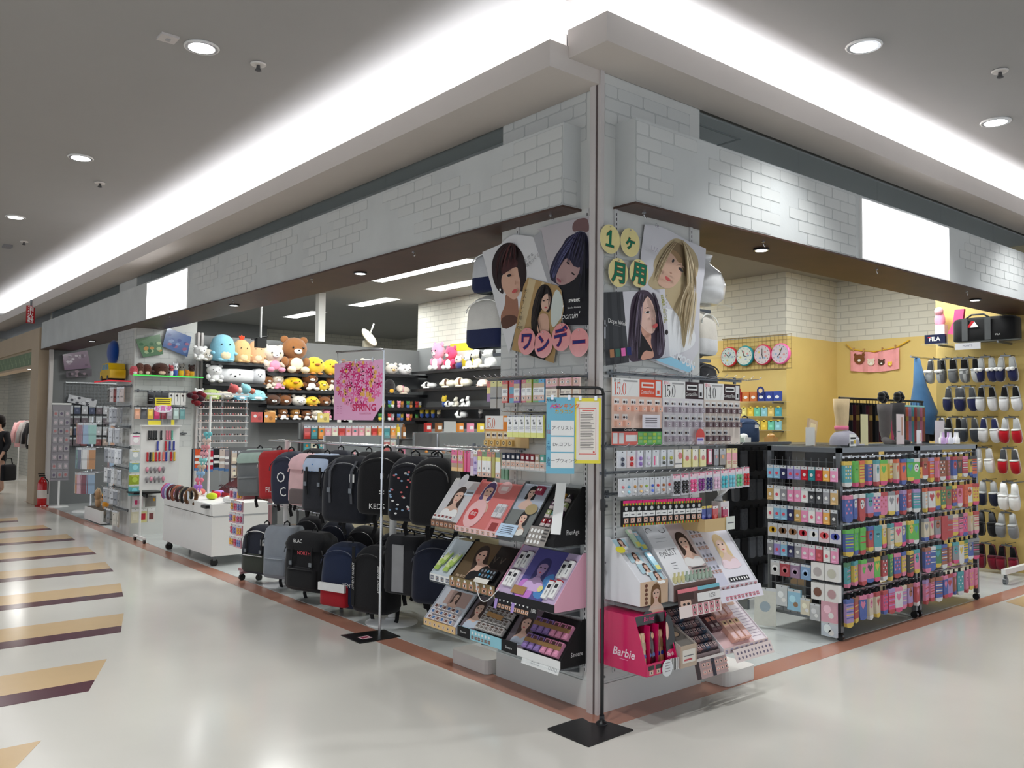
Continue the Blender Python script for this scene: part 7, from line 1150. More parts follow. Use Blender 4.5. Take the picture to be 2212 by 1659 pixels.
for i, z in enumerate((1.72, 1.96, 2.28)): gsh((.864, .0, z), .34, .6, '%s glass shelf of bags on the pillar face over the short front' % ('lowest', 'middle', 'upper')[i])
b = MB().lathe([(.10, 0), (.14, .03), (.15, .12), (.12, .2), (.05, .26), (.07, .31)], rgb(226, 226, 226), 12); solo('drawstring_bag', b, 'film', 'crumpled white drawstring bag on the upper shelf', 'bag', (1.03, .12, 2.292))
backpack((1.04, .34, 2.292), 0, .26, .27, .16, BLK, 'black bag behind the white drawstring bag', group='bags on the pillar shelves'); backpack((.98, .10, 1.972), .2, .24, .28, .16, rgb(222, 216, 204), 'cream backpack beside a black one on the middle shelf', group='bags on the pillar shelves', lower=rgb(226, 226, 226)); backpack((1.12, .32, 1.972), .1, .24, .28, .16, BLK, 'black backpack with brass letters on the middle shelf', group='bags on the pillar shelves', logo=[('m', .05, .2, .7, rgb(206, 180, 110), {})]); backpack((1.0, .12, 1.732), .1, .24, .2, .16, rgb(36, 36, 40), 'black and clear bag on the lowest shelf', group='bags on the pillar shelves'); backpack((1.12, .34, 1.732), .0, .26, .2, .18, rgb(176, 190, 206), 'pale blue-grey backpack on the lowest shelf', group='bags on the pillar shelves', pocket=rgb(186, 198, 212))
# ================================================================== SHORT FRONT: sock racks, slippers, alcove
def wheel_rack(x0, x1, d, h, label):
    t = thing('sock_rack', label, 'rack', (x0, -.02, .003)); w = x1-x0
    for x in (0, w-.035):
        for y in (0, d-.035): part('post', MB().box(x, x+.035, y, y+.035, .06, h, None), 'steel', t); cs = part('caster', MB().cyl((x+.005, y+.018, .028), (x+.03, y+.018, .028), .028, None, n=12), 'black', t)
    part('top_frame', MB().box(0, w, 0, .035, h-.035, h, None).box(0, w, d-.035, d, h-.035, h, None).box(0, .035, 0, d, h-.035, h, None).box(w-.035, w, 0, d, h-.035, h, None), 'steel', t); part('glass_top', MB().box(.0, w, 0, d, h, h+.008, None), 'glass', t); part('bottom_shelf', MB().box(.03, w-.03, .03, d-.03, .11, .13, None), 'steel', t); part('back_board', MB().box(.035, w-.035, d*.5-.006, d*.5, .14, h-.04, rgb(54, 56, 60)), 'paint', t)
    for z in (1.305, 1.06, .815, .58, .32): part('hook_bar', MB().box(.03, w-.03, .05, .07, z-.01, z+.008, None), 'chrome', t)
    pr = MB().tube([(0, .06, 0), (0, -.03, .004), (0, -.04, .014)], .0025, None, 5).mesh('prong'); pr.materials.append(MATS['chrome'])
    for z in (1.305, 1.06, .815, .58, .32):
        for i in range(int(w/.105)): link('prong', pr, None, t, (.09+.105*i, 0, z+.008))
    return t
wheel_rack(2.44, 3.62, .60, 1.375, 'grey wheeled rack of bright socks near the pillar'); wheel_rack(3.655, 4.80, .60, 1.375, 'grey wheeled rack of bright socks toward the slipper wall')
def sock(c, c2, c3, h, pat):
    # folded sock pair on a card hook: leg, heel bend and toe drawn as one outline
    b = MB(); w = .042
    b.prism([(-w, -.02), (w, -.02), (w, -h*.62), (w*1.06, -h*.8), (w*.8, -h*.96), (0, -h), (-w*.8, -h*.96), (-w*.95, -h*.8), (-w, -h*.6)], -.012, .012, c); y = -.0124
    b.prism([(-w*1.02, -.018), (w*1.02, -.018), (w*1.02, -.046), (-w*1.02, -.046)], -.0135, .0135, c2); b.prism([(-w*.97, -h*.84), (w*1.03, -h*.84), (w*.8, -h*.965), (0, -h*1.004), (-w*.8, -h*.965)], -.0135, .0135, c3)
    if pat == 0: b.disc(0, -h*.42, w*.7, w*.8, y, c2, 12).disc(-w*.25, -h*.38, w*.14, w*.16, y-.0004, K, 8).disc(w*.25, -h*.38, w*.14, w*.16, y-.0004, K, 8).disc(0, -h*.48, w*.2, w*.12, y-.0004, c3, 8)
    elif pat == 1: [b.rect(-w*.98, w*.98, -h*(.3+.1*i), -h*(.26+.1*i), y, c3 if i % 2 else c2) for i in range(5)]
    elif pat == 2: [b.disc(w*(-.55+.55*(i % 3)), -h*(.28+.13*(i//3)), w*.2, w*.2, y, c2 if i % 2 else c3, 8) for i in range(12)]
    elif pat == 3: b.poly([(0, -h*.6), (w*.7, -h*.4), (w*.4, -h*.28), (0, -h*.36), (-w*.4, -h*.28), (-w*.7, -h*.4)], y, c2)
    b.box(-.012, .012, -.004, .004, -.02, .012, rgb(40, 40, 42)); return b
SCOL = [('teal', rgb(60, 170, 180)), ('orange', rgb(240, 100, 40)), ('lime', rgb(90, 200, 60)), ('white', W), ('yellow', rgb(240, 205, 60)), ('blue', rgb(50, 90, 180)), ('pink', rgb(240, 130, 170)), ('red', rgb(200, 40, 46)), ('lilac', rgb(180, 150, 210)), ('black', rgb(40, 38, 42)), ('cream', rgb(232, 218, 190)), ('hot pink', rgb(236, 60, 130)), ('green', rgb(40, 130, 80)), ('rust', rgb(170, 90, 50)), ('grey', rgb(150, 152, 156))]
SCOL = [(n_, tuple(v*.72+.10 for v in c_[:3])+(1,)) for n_, c_ in SCOL]
PAL = {0: (0, 1, 2, 4, 5, 3, 4, 10), 1: (3, 5, 7, 0, 8, 6, 3, 14), 2: (5, 9, 2, 7, 0, 11, 4, 10), 3: (0, 4, 9, 6, 2, 7, 12, 5), 4: (6, 8, 7, 5, 10, 13, 11, 3), 5: (7, 4, 1, 6, 13, 8, 5, 9), 6: (1, 3, 4, 12, 13, 7, 6, 7), 7: (4, 10, 14, 9, 7, 13, 6, 11), 8: (4, 5, 9, 12, 13, 14, 0, 3), 9: (6, 6, 7, 5, 8, 6, 13, 0)}
q = random.Random(21); ROWS = (1.30, 1.055, .81, .575, .315)
for rk, (x0, n) in enumerate(((2.50, 11), (3.73, 10))):
    for r, z in enumerate(ROWS):
        for i in range(n):
            a = PAL[rk*5+r]; nm, c = SCOL[a[(i+q.randrange(2)) % 8]]; c2 = SCOL[a[q.randrange(8)]][1]; c3 = SCOL[q.choice((4, 7, 5, 6, 11, 3))][1]
            solo('sock_pair', sock(c, c2, c3, .2+q.uniform(-.01, .02), q.randrange(4)), 'knit', '%s patterned sock pair, %s from the %s on row %s' % (nm, ORD[i], ('rack corner by the pillar', 'middle posts')[rk], ORD[r]), 'sock pair', group='sock pairs on the %s rack' % ('first', 'second')[rk], M=T(x0+i*(.105 if rk == 0 else .106), -.035+q.uniform(-.01, .006), z) @ RZ(q.uniform(-.25, .25)))
# packs on the side of the first rack
def side_pack(y, z, b, nm, lab, m='film'): solo(nm, b, m, lab, 'pack', group='packs on the side of the sock rack', M=T(2.405, y, z) @ RZ(RL))
t = thing('mesh_panel', 'grey wire mesh panel closing the rack side', 'mesh panel', (2.43, -.0, .14)); b = MB(); [b.box(-.002, .002, .02+.06*i, .024+.06*i, 0, 1.16, None) for i in range(10)]; [b.box(-.002, .002, .02, .565, .03+.058*i, .034+.058*i, None) for i in range(20)]; part('wires', b, 'steel', t)['kind'] = 'stuff'
SPC = [('sky blue', rgb(150, 196, 226)), ('grey', rgb(150, 150, 156)), ('navy', rgb(54, 56, 96)), ('lilac', rgb(160, 150, 206)), ('red heart', rgb(200, 46, 60)), ('teal', rgb(50, 140, 150)), ('crimson', rgb(190, 36, 56)), ('amber', rgb(236, 170, 60)), ('pink', rgb(238, 150, 190)), ('white', W), ('tan', rgb(206, 170, 110)), ('black', rgb(40, 40, 44))]
for r, (z, h, ids) in enumerate(((1.235, .10, (0, 0, 2, 3, 3, 4, 5, 6, 7, 8)), (1.08, .11, (10, 9, 1, 8, 8, 9, 11, 11, 1, 10)), (.935, .11, (9, 0, 0, 2, 10, 8, 9, 8, 7, 11)), (.665, .11, (1, 3, 0, 2, 1, 8, 8, 6, 9, 8)))):
    for i, k in enumerate(ids): nm, c = SPC[k]; side_pack(.53-.058*i, z, packet(.052, h, .014, ((.22, CL), (.78, c)), (('disc', 0, .6, .24, W if k % 3 else rgb(230, 90, 110)), ('rect', -.3, .3, .9, .84, tuple(min(1, v*1.4+.04) for v in c[:3])+(1,)))), 'accessory_pack', '%s accessory pack, %s from the inner end in side row %s' % (nm, ORD[i], ORD[r]))
for i, (nm, c, c2) in enumerate((('yellow bird shaped', rgb(206, 206, 210), rgb(226, 180, 70)), ('brown fur', rgb(206, 206, 210), rgb(130, 96, 70)), ('tan fur', rgb(206, 206, 210), rgb(150, 110, 80)), ('white heart', rgb(226, 226, 232), rgb(206, 60, 76)), ('white face', rgb(220, 226, 240), W), ('red heart', rgb(226, 200, 206), rgb(214, 30, 40)), ('blue heart', rgb(206, 206, 220), rgb(40, 60, 170)))): side_pack(.51-.085*i, .795, packet(.08, .10, .014, ((.15, CL), (.85, c)), (('disc', -.1, .5, .3, c2), ('disc', .18, .5, .28, c2))), 'eye_mask_pack', '%s eye mask pack on the fourth side row' % nm)
for i, (nm, c) in enumerate((('pale bird', rgb(206, 206, 206)), ('red bear', rgb(170, 60, 70)), ('mauve bear', rgb(150, 120, 150)), ('blue hat', rgb(130, 166, 206)))): side_pack(.49-.085*i, .515, packet(.078, .11, .014, ((.15, CL), (.85, c)), (('disc', 0, .55, .34, tuple(min(1, v*1.3+.1) for v in c[:3])+(1,)), ('disc', 0, .6, .2, tuple(v*.8 for v in c[:3])+(1,)))), 'mirror_pack', '%s pocket mirror pack on the fifth side row' % nm)
for i, (y, z, c, nm) in enumerate(((.13, .545, rgb(190, 184, 184), 'silver'), (.02, .545, rgb(206, 206, 190), 'pale gold'), (.13, .40, rgb(130, 90, 76), 'bronze'), (.02, .40, rgb(196, 160, 164), 'rose'))): b = MB().box(-.052, .052, -.02, .02, -.12, 0, W); b.disc(0, -.065, .036, .036, -.0205, rgb(214, 212, 210), 18).disc(0, -.065, .032, .032, -.021, c, 18); side_pack(y, z, b, 'compact_box', 'white boxed round compact in %s on the rack side' % nm, 'paper')
for i, (y, z, w, h, c, nm) in enumerate(((.43, .335, .10, .15, rgb(206, 210, 212), 'clear grey patterned'), (.33, .32, .11, .155, rgb(150, 200, 226), 'sky blue bear-face'), (.235, .27, .08, .12, rgb(222, 214, 190), 'cream round-eared'), (.16, .245, .08, .12, rgb(190, 192, 194), 'black and white'), (.05, .30, .12, .17, rgb(226, 170, 186), 'pink and white'), (.05, .13, .12, .10, rgb(206, 216, 226), 'clear blue'))): side_pack(y, z, packet(w, h, .02, ((.12, CL), (.88, c)), (('disc', -.1, .45, .25, tuple(min(1, v*1.3+.1) for v in c[:3])+(1,)), ('disc', .15, .7, .18, rgb(150, 110, 70) if i == 1 else W))), 'pouch_pack', '%s flat pouch near the foot of the rack side' % nm)
solo('tote_pack', packet(.16, .28, .02, ((.08, CL), (.92, rgb(214, 214, 204))), (('disc', 0, .5, .25, rgb(160, 176, 186)),)), 'film', 'white flat tote pack leaning at the rack foot', 'pack', M=T(2.38, .56, .30) @ RZ(RL+.4) @ RX(-.1))
solo('price_card', MB().box(-.06, .06, -.002, 0, 0, .09, rgb(232, 170, 90)).text('95', .04, 0, .03, -.003, rgb(120, 60, 20)), 'paper', 'orange price card between the two sock racks', 'price card', (3.63, -.035, 1.12))
# things on top of the sock racks
t = thing('baseball_cap', 'grey baseball cap on the sock rack top', 'cap', (2.9, .2, 1.388)); part('crown', MB().lathe([(.108, 0), (.11, .03), (.1, .065), (.075, .095), (.035, .113), (.008, .116)], rgb(160, 158, 170), 18), 'fabric', t); part('brim', MB().prism([(.04, -.07), (.14, -.09), (.21, -.05), (.22, 0), (.21, .05), (.14, .09), (.04, .07)], 0, .008, rgb(166, 164, 176), T(0, 0, .0) @ RX(PI/2)), 'fabric', t); part('logo_patch', MB().box(-.035, .035, -.103, -.098, .03, .06, rgb(226, 226, 230)), 'fabric', t)
def card(px, py0, py1, w, y, c, label, f=None, zb=1.386): p = ony(px, py1, y); h = (py1-py0)*(p-CAM).length/FPX; b = MB().box(-w/2, w/2, -.003, 0, 0, h, c); f and f(b, w, h); solo('sign_card', b, 'paper', label, 'sign', (p.x, y, zb), .15, 'cards on the sock racks')
card(1750, 935, 972, .17, .3, rgb(206, 206, 202), 'blank clear sign holder behind the cap'); card(1842, 952, 976, .13, .05, W, 'white price card with yellow corner beside the cap', lambda b, w, h: (b.rect(-w*.4, w*.4, h*.6, h*.75, -.0035, K), b.rect(w*.1, w*.4, h*.2, h*.5, -.0035, rgb(226, 190, 70)), b.rect(-w*.4, w*.05, h*.15, h*.4, -.0035, GREY))); card(1867, 909, 970, .16, .2, rgb(214, 206, 160), 'plain pale yellow board on the sock racks')
card(1945, 913, 972, .2, .2, rgb(222, 206, 206), 'pink stocking leaflet on the sock racks', lambda b, w, h: (b.rect(w*.1, w*.3, h*.3, h*.9, -.0035, SKD), b.rect(-w*.4, -w*.05, h*.4, h*.44, -.0035, GREY))); card(1985, 914, 940, .14, .25, rgb(226, 222, 226), 'small leaflet with a leg picture', lambda b, w, h: b.rect(w*.1, w*.3, h*.2, h*.8, -.0035, SK)); card(2030, 925, 968, .3, .3, rgb(206, 200, 206), 'white fan of leaflets at the end of the sock racks')
for i in range(6): solo('polish_bottle', MB().lathe([(.02, 0), (.02, .05), (.01, .06), (.009, .1)], (rgb(206, 170, 220), W, rgb(226, 226, 236))[i % 3], 10), 'gloss', '%s small bottle, %s at the end of the rack tops' % (('lilac', 'white', 'pearl')[i % 3], ORD[i]), 'bottle', (4.35+.07*i, .08+.05*(i % 2), 1.387), 0, 'bottles on the rack tops')
def leg(px, y, h, c, label, foot=None, band=None, up=True):
    p = ony(px, 970, y); k = foot or c; b = MB(); pts = [(.0, 0, h), (.0, 0, h*.8), (.008, 0, h*.55), (0, 0, h*.32), (.0, 0, h*.16), (-.01, 0, h*.09)]; b.tube(pts, [.062, .058, .05, .046, .032, .03], c, 12); b.tube([(-.005, 0, h*.12), (-.02, -.03, h*.05), (-.045, -.09, h*.02), (-.06, -.13, h*.03)], [.032, .034, .028, .016], k, 10)
    if band: b.tube([(0, 0, h*.42), (0, 0, h*.34)], .052, band, 12)
    t = thing('leg_form', label, 'leg form', (p.x, y, 1.386), 0, 'leg forms on the racks'); part('leg', b, 'knit', t)
leg(1818, .22, .36, rgb(214, 190, 150), 'tan stocking leg form with pink band and black foot', K, rgb(236, 130, 160)); leg(1912, .35, .34, rgb(96, 92, 92), 'grey tights leg form'); leg(1940, .42, .36, rgb(60, 58, 60), 'dark grey tights leg form')
solo('stocking_pack', MB().box(-.06, .06, -.01, .01, 0, .2, rgb(206, 180, 150)).rect(-.04, .04, .12, .17, -.0105, rgb(232, 214, 170)), 'film', 'beige stocking pack leaning behind the clear sign', 'pack', M=T(2.78, .42, 1.386) @ RY(.2))
# hanger carousel behind the racks
t = thing('hanger_rail', 'black hanger rail of socks and tights behind the sock racks', 'hanger rail', (4.35, 1.05, .003)); part('bar', MB().cyl((0, 0, 1.80), (1.75, 0, 1.80), .012, None), 'black', t); [part('post', MB().cyl((x, 0, 0), (x, 0, 1.80), .014, None), 'black', t) for x in (.03, 1.72)]; [part('foot', MB().box(x-.02, x+.02, -.2, .2, 0, .02, None), 'black', t) for x in (.03, 1.72)]
for i in range(26):
    nm, c = SCOL[(i*7+3) % 15] if i > 12 else (('black', K), ('charcoal', rgb(50, 48, 52)), ('dark plaid', rgb(90, 44, 54)), ('brown', rgb(96, 70, 50)))[i % 4]; b = MB(); b.tube([(0, 0, .0), (0, 0, -.03)], .003, K, 5); b.box(-.02, .02, -.05, .05, -.05, -.03, K if i < 18 else rgb(150, 206, 206)); b.box(-.014, .014, -.055, .055, -.42, -.05, c); b.box(-.015, .015, -.056, .056, -.2, -.15, rgb(206, 170, 90) if i % 2 else tuple(v*.6 for v in c[:3])+(1,)); solo('hanging_tights', b, 'knit', '%s tights on a hanger, %s along the black rail' % (nm, ORD[i]), 'tights', (4.42+.064*i, 1.05, 1.79), .4, 'tights on hangers')
for i, px in enumerate((1908, 1942)): p = ony(px, 858, .95); b = MB(); [b.ell((.05*math.cos(a), 0, .03*math.sin(a)), (.045, .035, .035), K, 8, 6) for a in (0, 1.2, 2.4, 3.6, 4.8)]; solo('fur_scarf', b, 'plush', 'black fluffy hair piece, %s over the tights rail' % ORD[i], 'hair piece', p, 0, 'fluffy pieces')
# dark sock rack between pillar and sock racks
t = thing('hook_stand', 'dark wire stand of plain socks behind the pillar displays', 'stand', (2.78, 1.2, .003)); part('panel', MB().box(0, .95, .0, .02, .08, 1.36, rgb(50, 52, 56)), 'paint', t); [part('foot', MB().box(x, x+.03, -.2, .2, 0, .08, None), 'steel', t) for x in (.0, .92)]; part('top_bar', MB().box(0, .95, -.02, .02, 1.36, 1.38, None), 'steel', t)
for r in range(5):
    for i in range(8):
        nm, c = (('black', rgb(26, 26, 30)), ('navy', rgb(40, 44, 66)), ('cream', rgb(206, 200, 176)), ('grey', rgb(96, 98, 104)), ('wine', rgb(90, 30, 40)), ('sage', rgb(120, 130, 116)))[(i*2+r*3+(i % 3)) % 6]; solo('sock_pair', sock(c, tuple(v*.8 for v in c[:3])+(1,), c, .2, 2 if (i+r) % 3 == 0 else 9), 'knit', 'plain %s sock pair, %s in row %s of the dark stand' % (nm, ORD[i], ORD[r]), 'sock pair', (2.85+.115*i, 1.165, 1.33-.25*r), 0, 'plain socks on the dark stand')
# ---- alcove: clocks, banner, shelves
t = thing('wire_grid', 'brass coloured wire grid holding the wall clocks', 'wire grid', (6.17, 2.70, 2.25)); b = MB(); [b.box(-.004, 0, .06*i, .06*i+.004, 0, .42, rgb(150, 126, 70)) for i in range(18)]; [b.box(-.004, 0, 0, 1.03, .06*i, .06*i+.004, rgb(150, 126, 70)) for i in range(8)]; part('wires', b, 'gloss', t)['kind'] = 'stuff'; part('frame', MB().box(-.01, 0, -.01, 1.04, -.01, .0, rgb(140, 118, 66)).box(-.01, 0, -.01, 1.04, .42, .43, rgb(140, 118, 66)), 'gloss', t)
for i, (y, nm, c, f) in enumerate(((3.60, 'red', rgb(206, 50, 60), rgb(190, 206, 206)), (3.354, 'teal', rgb(40, 150, 160), rgb(206, 214, 206)), (3.083, 'crimson', rgb(206, 50, 90), rgb(206, 196, 200)), (2.825, 'hot pink', rgb(240, 110, 170), rgb(206, 196, 206)))):
    t = thing('wall_clock', '%s rimmed round wall clock on the wire grid' % nm, 'clock', (6.155, y, 2.43), RL, 'wall clocks'); M_ = RX(PI/2); part('rim', MB().lathe([(.128, 0), (.135, .03), (.12, .05), (.115, .045)], c, 28, M_), 'gloss', t); b = MB(); b.disc(0, 0, .118, .118, -.047, f, 28); part('dial', b, 'paper', t); b = MB(); [b.rect(.098*math.sin(a)-.004, .098*math.sin(a)+.004, .098*math.cos(a)-.006, .098*math.cos(a)+.006, -.048, rgb(60, 56, 60)) for a in (PI*k/6 for k in range(12))]; [b.disc(.06*math.sin(k*1.7+i), .05*math.cos(k*1.7+i), .018, .014, -.0477, (rgb(206, 150, 150), rgb(150, 170, 200), rgb(206, 190, 110))[k % 3], 8) for k in range(5)]; part('dial_print', b, 'paper', t)
    for nm_, a, L in (('hour_hand', .9+i, .05), ('minute_hand', -.8+i*.4, .08)): part(nm_, MB().box(-.004, .004, -.051, -.049, -.01, L, K, RY(a)), 'gloss', t)
t = thing('banner_towel', 'pink towel banner with printed bear faces hung by clips', 'banner', (7.385, 1.945, 2.26), RL); b = MB(); n = 16
vs = [(-.63+.66*i/n, -.008-.012*math.sin(i*1.3), z_-(.03*math.sin(PI*i/n) if z_ < .1 else .035*math.sin(PI*i/n)*(1 if z_ > .1 else 0))) for z_ in (0, .27) for i in range(n+1)]; b.add(vs, [(i, i+1, n+2+i, n+1+i) for i in range(n)], rgb(240, 166, 170)); part('towel', b, 'fabric', t); b = MB(); yb = -.024
for x, z, r, c in ((-.50, .15, .075, BR2), (-.34, .10, .05, CRM), (-.20, .09, .045, DBR), (-.09, .07, .03, YEL)): b.disc(x, z, r, r*.85, yb, c, 14); [b.disc(x+s*r*.75, z+r*.75, r*.3, r*.3, yb+.0004, c, 8) for s in (-1, 1)]; b.disc(x, z-r*.25, r*.3, r*.22, yb-.0005, W, 8); [b.disc(x+s*r*.4, z+.0, r*.09, r*.09, yb-.0005, EYE, 6) for s in (-1, 1)]
part('printed_faces', b, 'paper', t); part('cord', MB().tube([(-.69, -.01, .36), (-.6, -.01, .28), (-.3, -.012, .235), (0, -.01, .28), (.16, -.01, .36)], .008, rgb(226, 180, 50), 6), 'fabric', t); [part('clip', MB().box(x-.008, x+.008, -.03, -.005, z, z+.05, rgb(190, 150, 100)), 'paint', t) for x, z in ((-.58, .255), (-.44, .235), (-.19, .235), (-.02, .26))]
for r, z in enumerate((1.82, 1.63, 1.46)):
    t = thing('glass_shelf', 'thin glass shelf with card packs under the clocks, %s' % ORD[r], 'shelf', (5.95, 2.72, z), 0, 'alcove shelves'); part('shelf_board', MB().box(0, .22, 0, .75, 0, .008, None), 'glass', t); part('bracket', MB().box(.0, .23, .1, .115, -.02, 0, None), 'steel', t)
for i in range(6): nm, c = (('red disc', rgb(190, 60, 50)), ('orange', rgb(206, 120, 60)), ('orange plain', rgb(196, 110, 60)), ('navy disc', rgb(40, 56, 130)), ('navy', rgb(44, 64, 150)), ('royal blue', rgb(50, 74, 160)))[i]; b = MB().box(-.05, .05, -.02, .02, 0, .12, c); b.disc(0, .05, .03, .02, -.0205, W, 10); (i in (0, 3)) and b.disc(0, .13, .055, .055, -.03, tuple(v*.8 for v in c[:3])+(1,), 16).disc(0, .13, .03, .03, -.031, rgb(226, 200, 160), 12); solo('character_box', b, 'paper', '%s gift box on the first glass shelf under the clocks' % nm, 'box', (6.0, 3.36-.115*i, 1.832), RL, 'gift boxes')
for r in range(2):
    for i in range(7): nm, c = (('lilac', rgb(190, 150, 206)), ('pale yellow', rgb(226, 214, 130)), ('yellow', rgb(230, 196, 70)), ('mint', rgb(110, 196, 166)), ('aqua', rgb(140, 196, 206)), ('sand', rgb(216, 190, 110)), ('teal', rgb(70, 160, 176)), ('sky', rgb(70, 150, 220)), ('orange', rgb(226, 110, 60)))[(i+r*7) % 9]; solo('note_pad', MB().box(-.042, .042, -.01, .01, 0, .11, c).prism(elp(0, .11, .016, .014), -.01, .01, rgb(232, 206, 80)).rect(-.02, .02, .03, .06, -.0105, tuple(min(1, v*1.3+.05) for v in c[:3])+(1,)), 'paper', '%s note pad, %s on the %s glass shelf' % (nm, ORD[i], ('second', 'third')[r]), 'note pad', (6.0, 3.38-.1*i, (1.642, 1.472)[r]), RL, 'note pads')
t = thing('back_counter', 'dark glass counter in front of the yellow alcove', 'counter', (3.2, 1.75, .006)); part('body', MB().box(0, 2.6, 0, .5, 0, 1.30, rgb(90, 92, 94)), 'paint', t); part('top', MB().box(-.02, 2.62, -.02, .52, 1.30, 1.33, None), 'steel', t)
backpack((3.42, 1.98, 1.342), -.4, .26, .30, .14, rgb(30, 38, 46), 'small dark navy backpack with white script on the counter', logo=[('DaDala', .03, 0, .6, W, dict(shear=.2))], group='bags on the dark counter'); backpack((4.2, 2.0, 1.342), -.3, .26, .26, .14, rgb(40, 60, 92), 'small blue backpack by the yellow wall', group='bags on the dark counter', tag_=True)
for i, (x, nm, c) in enumerate(((3.9, 'white and green', rgb(206, 220, 206)), (4.02, 'white', W), (4.5, 'tan', rgb(196, 150, 90)))): solo('goods_tray', MB().box(-.05, .05, -.05, .05, 0, .07, c).ell((0, 0, .08), (.045, .045, .03), tuple(v*.9 for v in c[:3])+(1,), 8, 5), 'gloss', '%s goods tub on the dark counter' % nm, 'tub', (x, 1.9, 1.338))
# ---- slippers on hooks
_sl = {}
def slipper_parts(c, lin_, trim):
    key = (c, lin_, trim)
    if key not in _sl:
        def loftz(prof, col):   # prof (z, half width, y0, y1): slab outline hanging toe down
            b = MB(); vs = []; n = len(prof)
            for z, hw, y0, y1 in prof: vs += [(-hw, y1, z), (-hw*.8, y0, z), (hw*.8, y0, z), (hw, y1, z)]
            b.add(vs, [(4*i+j, 4*i+(j+1) % 4, 4*i+4+(j+1) % 4, 4*i+4+j) for i in range(n-1) for j in range(4)]+[(3, 2, 1, 0), (4*n-4, 4*n-3, 4*n-2, 4*n-1)], col, True); return b
        sole = loftz([(-.265, .012, .0, .015), (-.255, .036, -.004, .016), (-.21, .046, -.004, .016), (-.14, .042, -.004, .016), (-.06, .034, -.004, .016), (-.012, .03, -.004, .016), (0, .016, .0, .014)], trim)
        upper = loftz([(-.262, .010, -.012, 0), (-.25, .034, -.032, 0), (-.21, .044, -.05, 0), (-.16, .043, -.06, 0), (-.125, .040, -.058, 0)], c); collar = loftz([(-.125, .041, -.062, -.002), (-.11, .042, -.064, -.002)], trim); inner = loftz([(-.115, .036, -.008, -.003), (-.05, .028, -.009, -.004), (-.01, .022, -.008, -.004)], lin_)
        L = [('sole', sole, 'paint'), ('upper', upper, 'fabric'), ('collar', collar, 'fabric'), ('insole', inner, 'fabric')]; _sl[key] = []
        for nm, b, m in L: me = b.mesh(nm); me.materials.append(MATS[m]); _sl[key].append((nm, me))
    return _sl[key]
LG = rgb(190, 192, 192); DG = rgb(80, 82, 86); NVs = rgb(40, 44, 84); WS = rgb(226, 226, 228); RD = rgb(190, 20, 36)
SLR = [(2.275, [(1.03, 'silver fur-trimmed', LG, DG, W), (.90, 'grey and black', rgb(120, 122, 124), K, LG), (.78, 'grey and black', rgb(120, 122, 124), K, LG), (.66, 'grey', LG, K, LG), (.50, 'navy bow', NVs, LG, W), (.30, 'navy bow', NVs, LG, W)]), (1.965, [(.84, 'navy', NVs, DG, LG), (.70, 'navy', NVs, DG, LG), (.50, 'white lettered', WS, K, LG), (.27, 'white lettered', WS, K, LG)]),
       (1.63, [(1.02, 'black', K, DG, LG), (.84, 'charcoal', DG, K, LG), (.68, 'charcoal patterned', rgb(60, 64, 72), DG, LG), (.48, 'white and navy', WS, NVs, W), (.27, 'red and cream', RD, LG, W)]), (1.31, [(.54, 'plain white', W, rgb(206, 206, 206), W), (.29, 'red', RD, DG, W)]), (.96, [(.50, 'dark navy', rgb(30, 34, 54), LG, LG), (.30, 'dark navy', rgb(30, 34, 54), LG, LG)]), (.64, [(.52, 'black', K, DG, K), (.32, 'mid grey', rgb(130, 132, 136), LG, LG)]), (.30, [(.52, 'dark red', rgb(120, 20, 40), K, rgb(90, 20, 36)), (.32, 'maroon', rgb(130, 24, 44), K, rgb(90, 20, 36))])]
for r, (z, row) in enumerate(SLR):
    for k, (y, nm, c, l_, tr) in enumerate(row):
        hk = MB().tube([(0, 0, .0), (0, -.26, .0), (0, -.27, .012)], .004, None, 6).box(-.05, .05, -.25, -.23, -.02, -.004, None); solo('peg_hook', hk, 'steel', 'wire peg hook holding the %s slippers in row %s' % (nm, ORD[r]), 'hook', (6.595, y, z+.02), RL, 'peg hooks on the slipper wall')
        for s in (-1, 1):
            t = thing('slipper', '%s slipper hanging toe down in row %s, hook %s from the alcove' % (nm, ORD[r], ORD[k]), 'slipper', group='slippers on the yellow wall', M=T(6.36, y+s*.05, z) @ RZ(RL) @ RX(.12) @ RY(.06*s))
            for pn, me in slipper_parts(c, l_, tr): link(pn, me, None, t)
            if 'bow' in nm or 'fur' in nm: link('bow', pmesh(('bow', 5), lambda b: b.ell((-.02, -.07, -.125), (.026, .018, .02), W, 8, 6).ell((.02, -.07, -.125), (.026, .018, .02), W, 8, 6), 'plush'), None, t)
t = thing('glass_shelf', 'glass shelf over the slippers with the black sports bag', 'shelf', (6.22, .12, 2.435), 0); part('shelf_board', MB().box(0, .37, 0, 1.0, 0, .01, None), 'glass', t); [part('bracket', MB().box(0, .37, y, y+.015, -.02, 0, None), 'steel', t) for y in (.2, .8)]
t = thing('duffel_bag', 'black sports holdall with grey straps and a red and white flag patch', 'bag', (6.4, .50, 2.448), RL); b = MB(); loft(b, .62, .26, .26, SQ, rgb(26, 26, 28)); part('body', b, 'fabric', t); [part('strap', MB().box(x-.03, x+.03, -.137, -.128, .01, .25, rgb(84, 86, 88)), 'fabric', t) for x in (-.17, .06)]; part('handle', MB().tube([(-.17, -.1, .25), (-.12, -.08, .29), (.0, -.08, .29), (.06, -.1, .25)], .01, rgb(70, 72, 74)), 'fabric', t); part('flag_patch', MB().poly([(-.12, .15), (-.03, .15), (-.07, .21)], -.134, W).poly([(-.15, .15), (-.12, .15), (-.07, .21), (-.10, .22)], -.134, RD), 'paper', t); b = MB(); b.text('FILA', .018, .16, .05, -.134, W); part('lettering', b, 'paper', t)
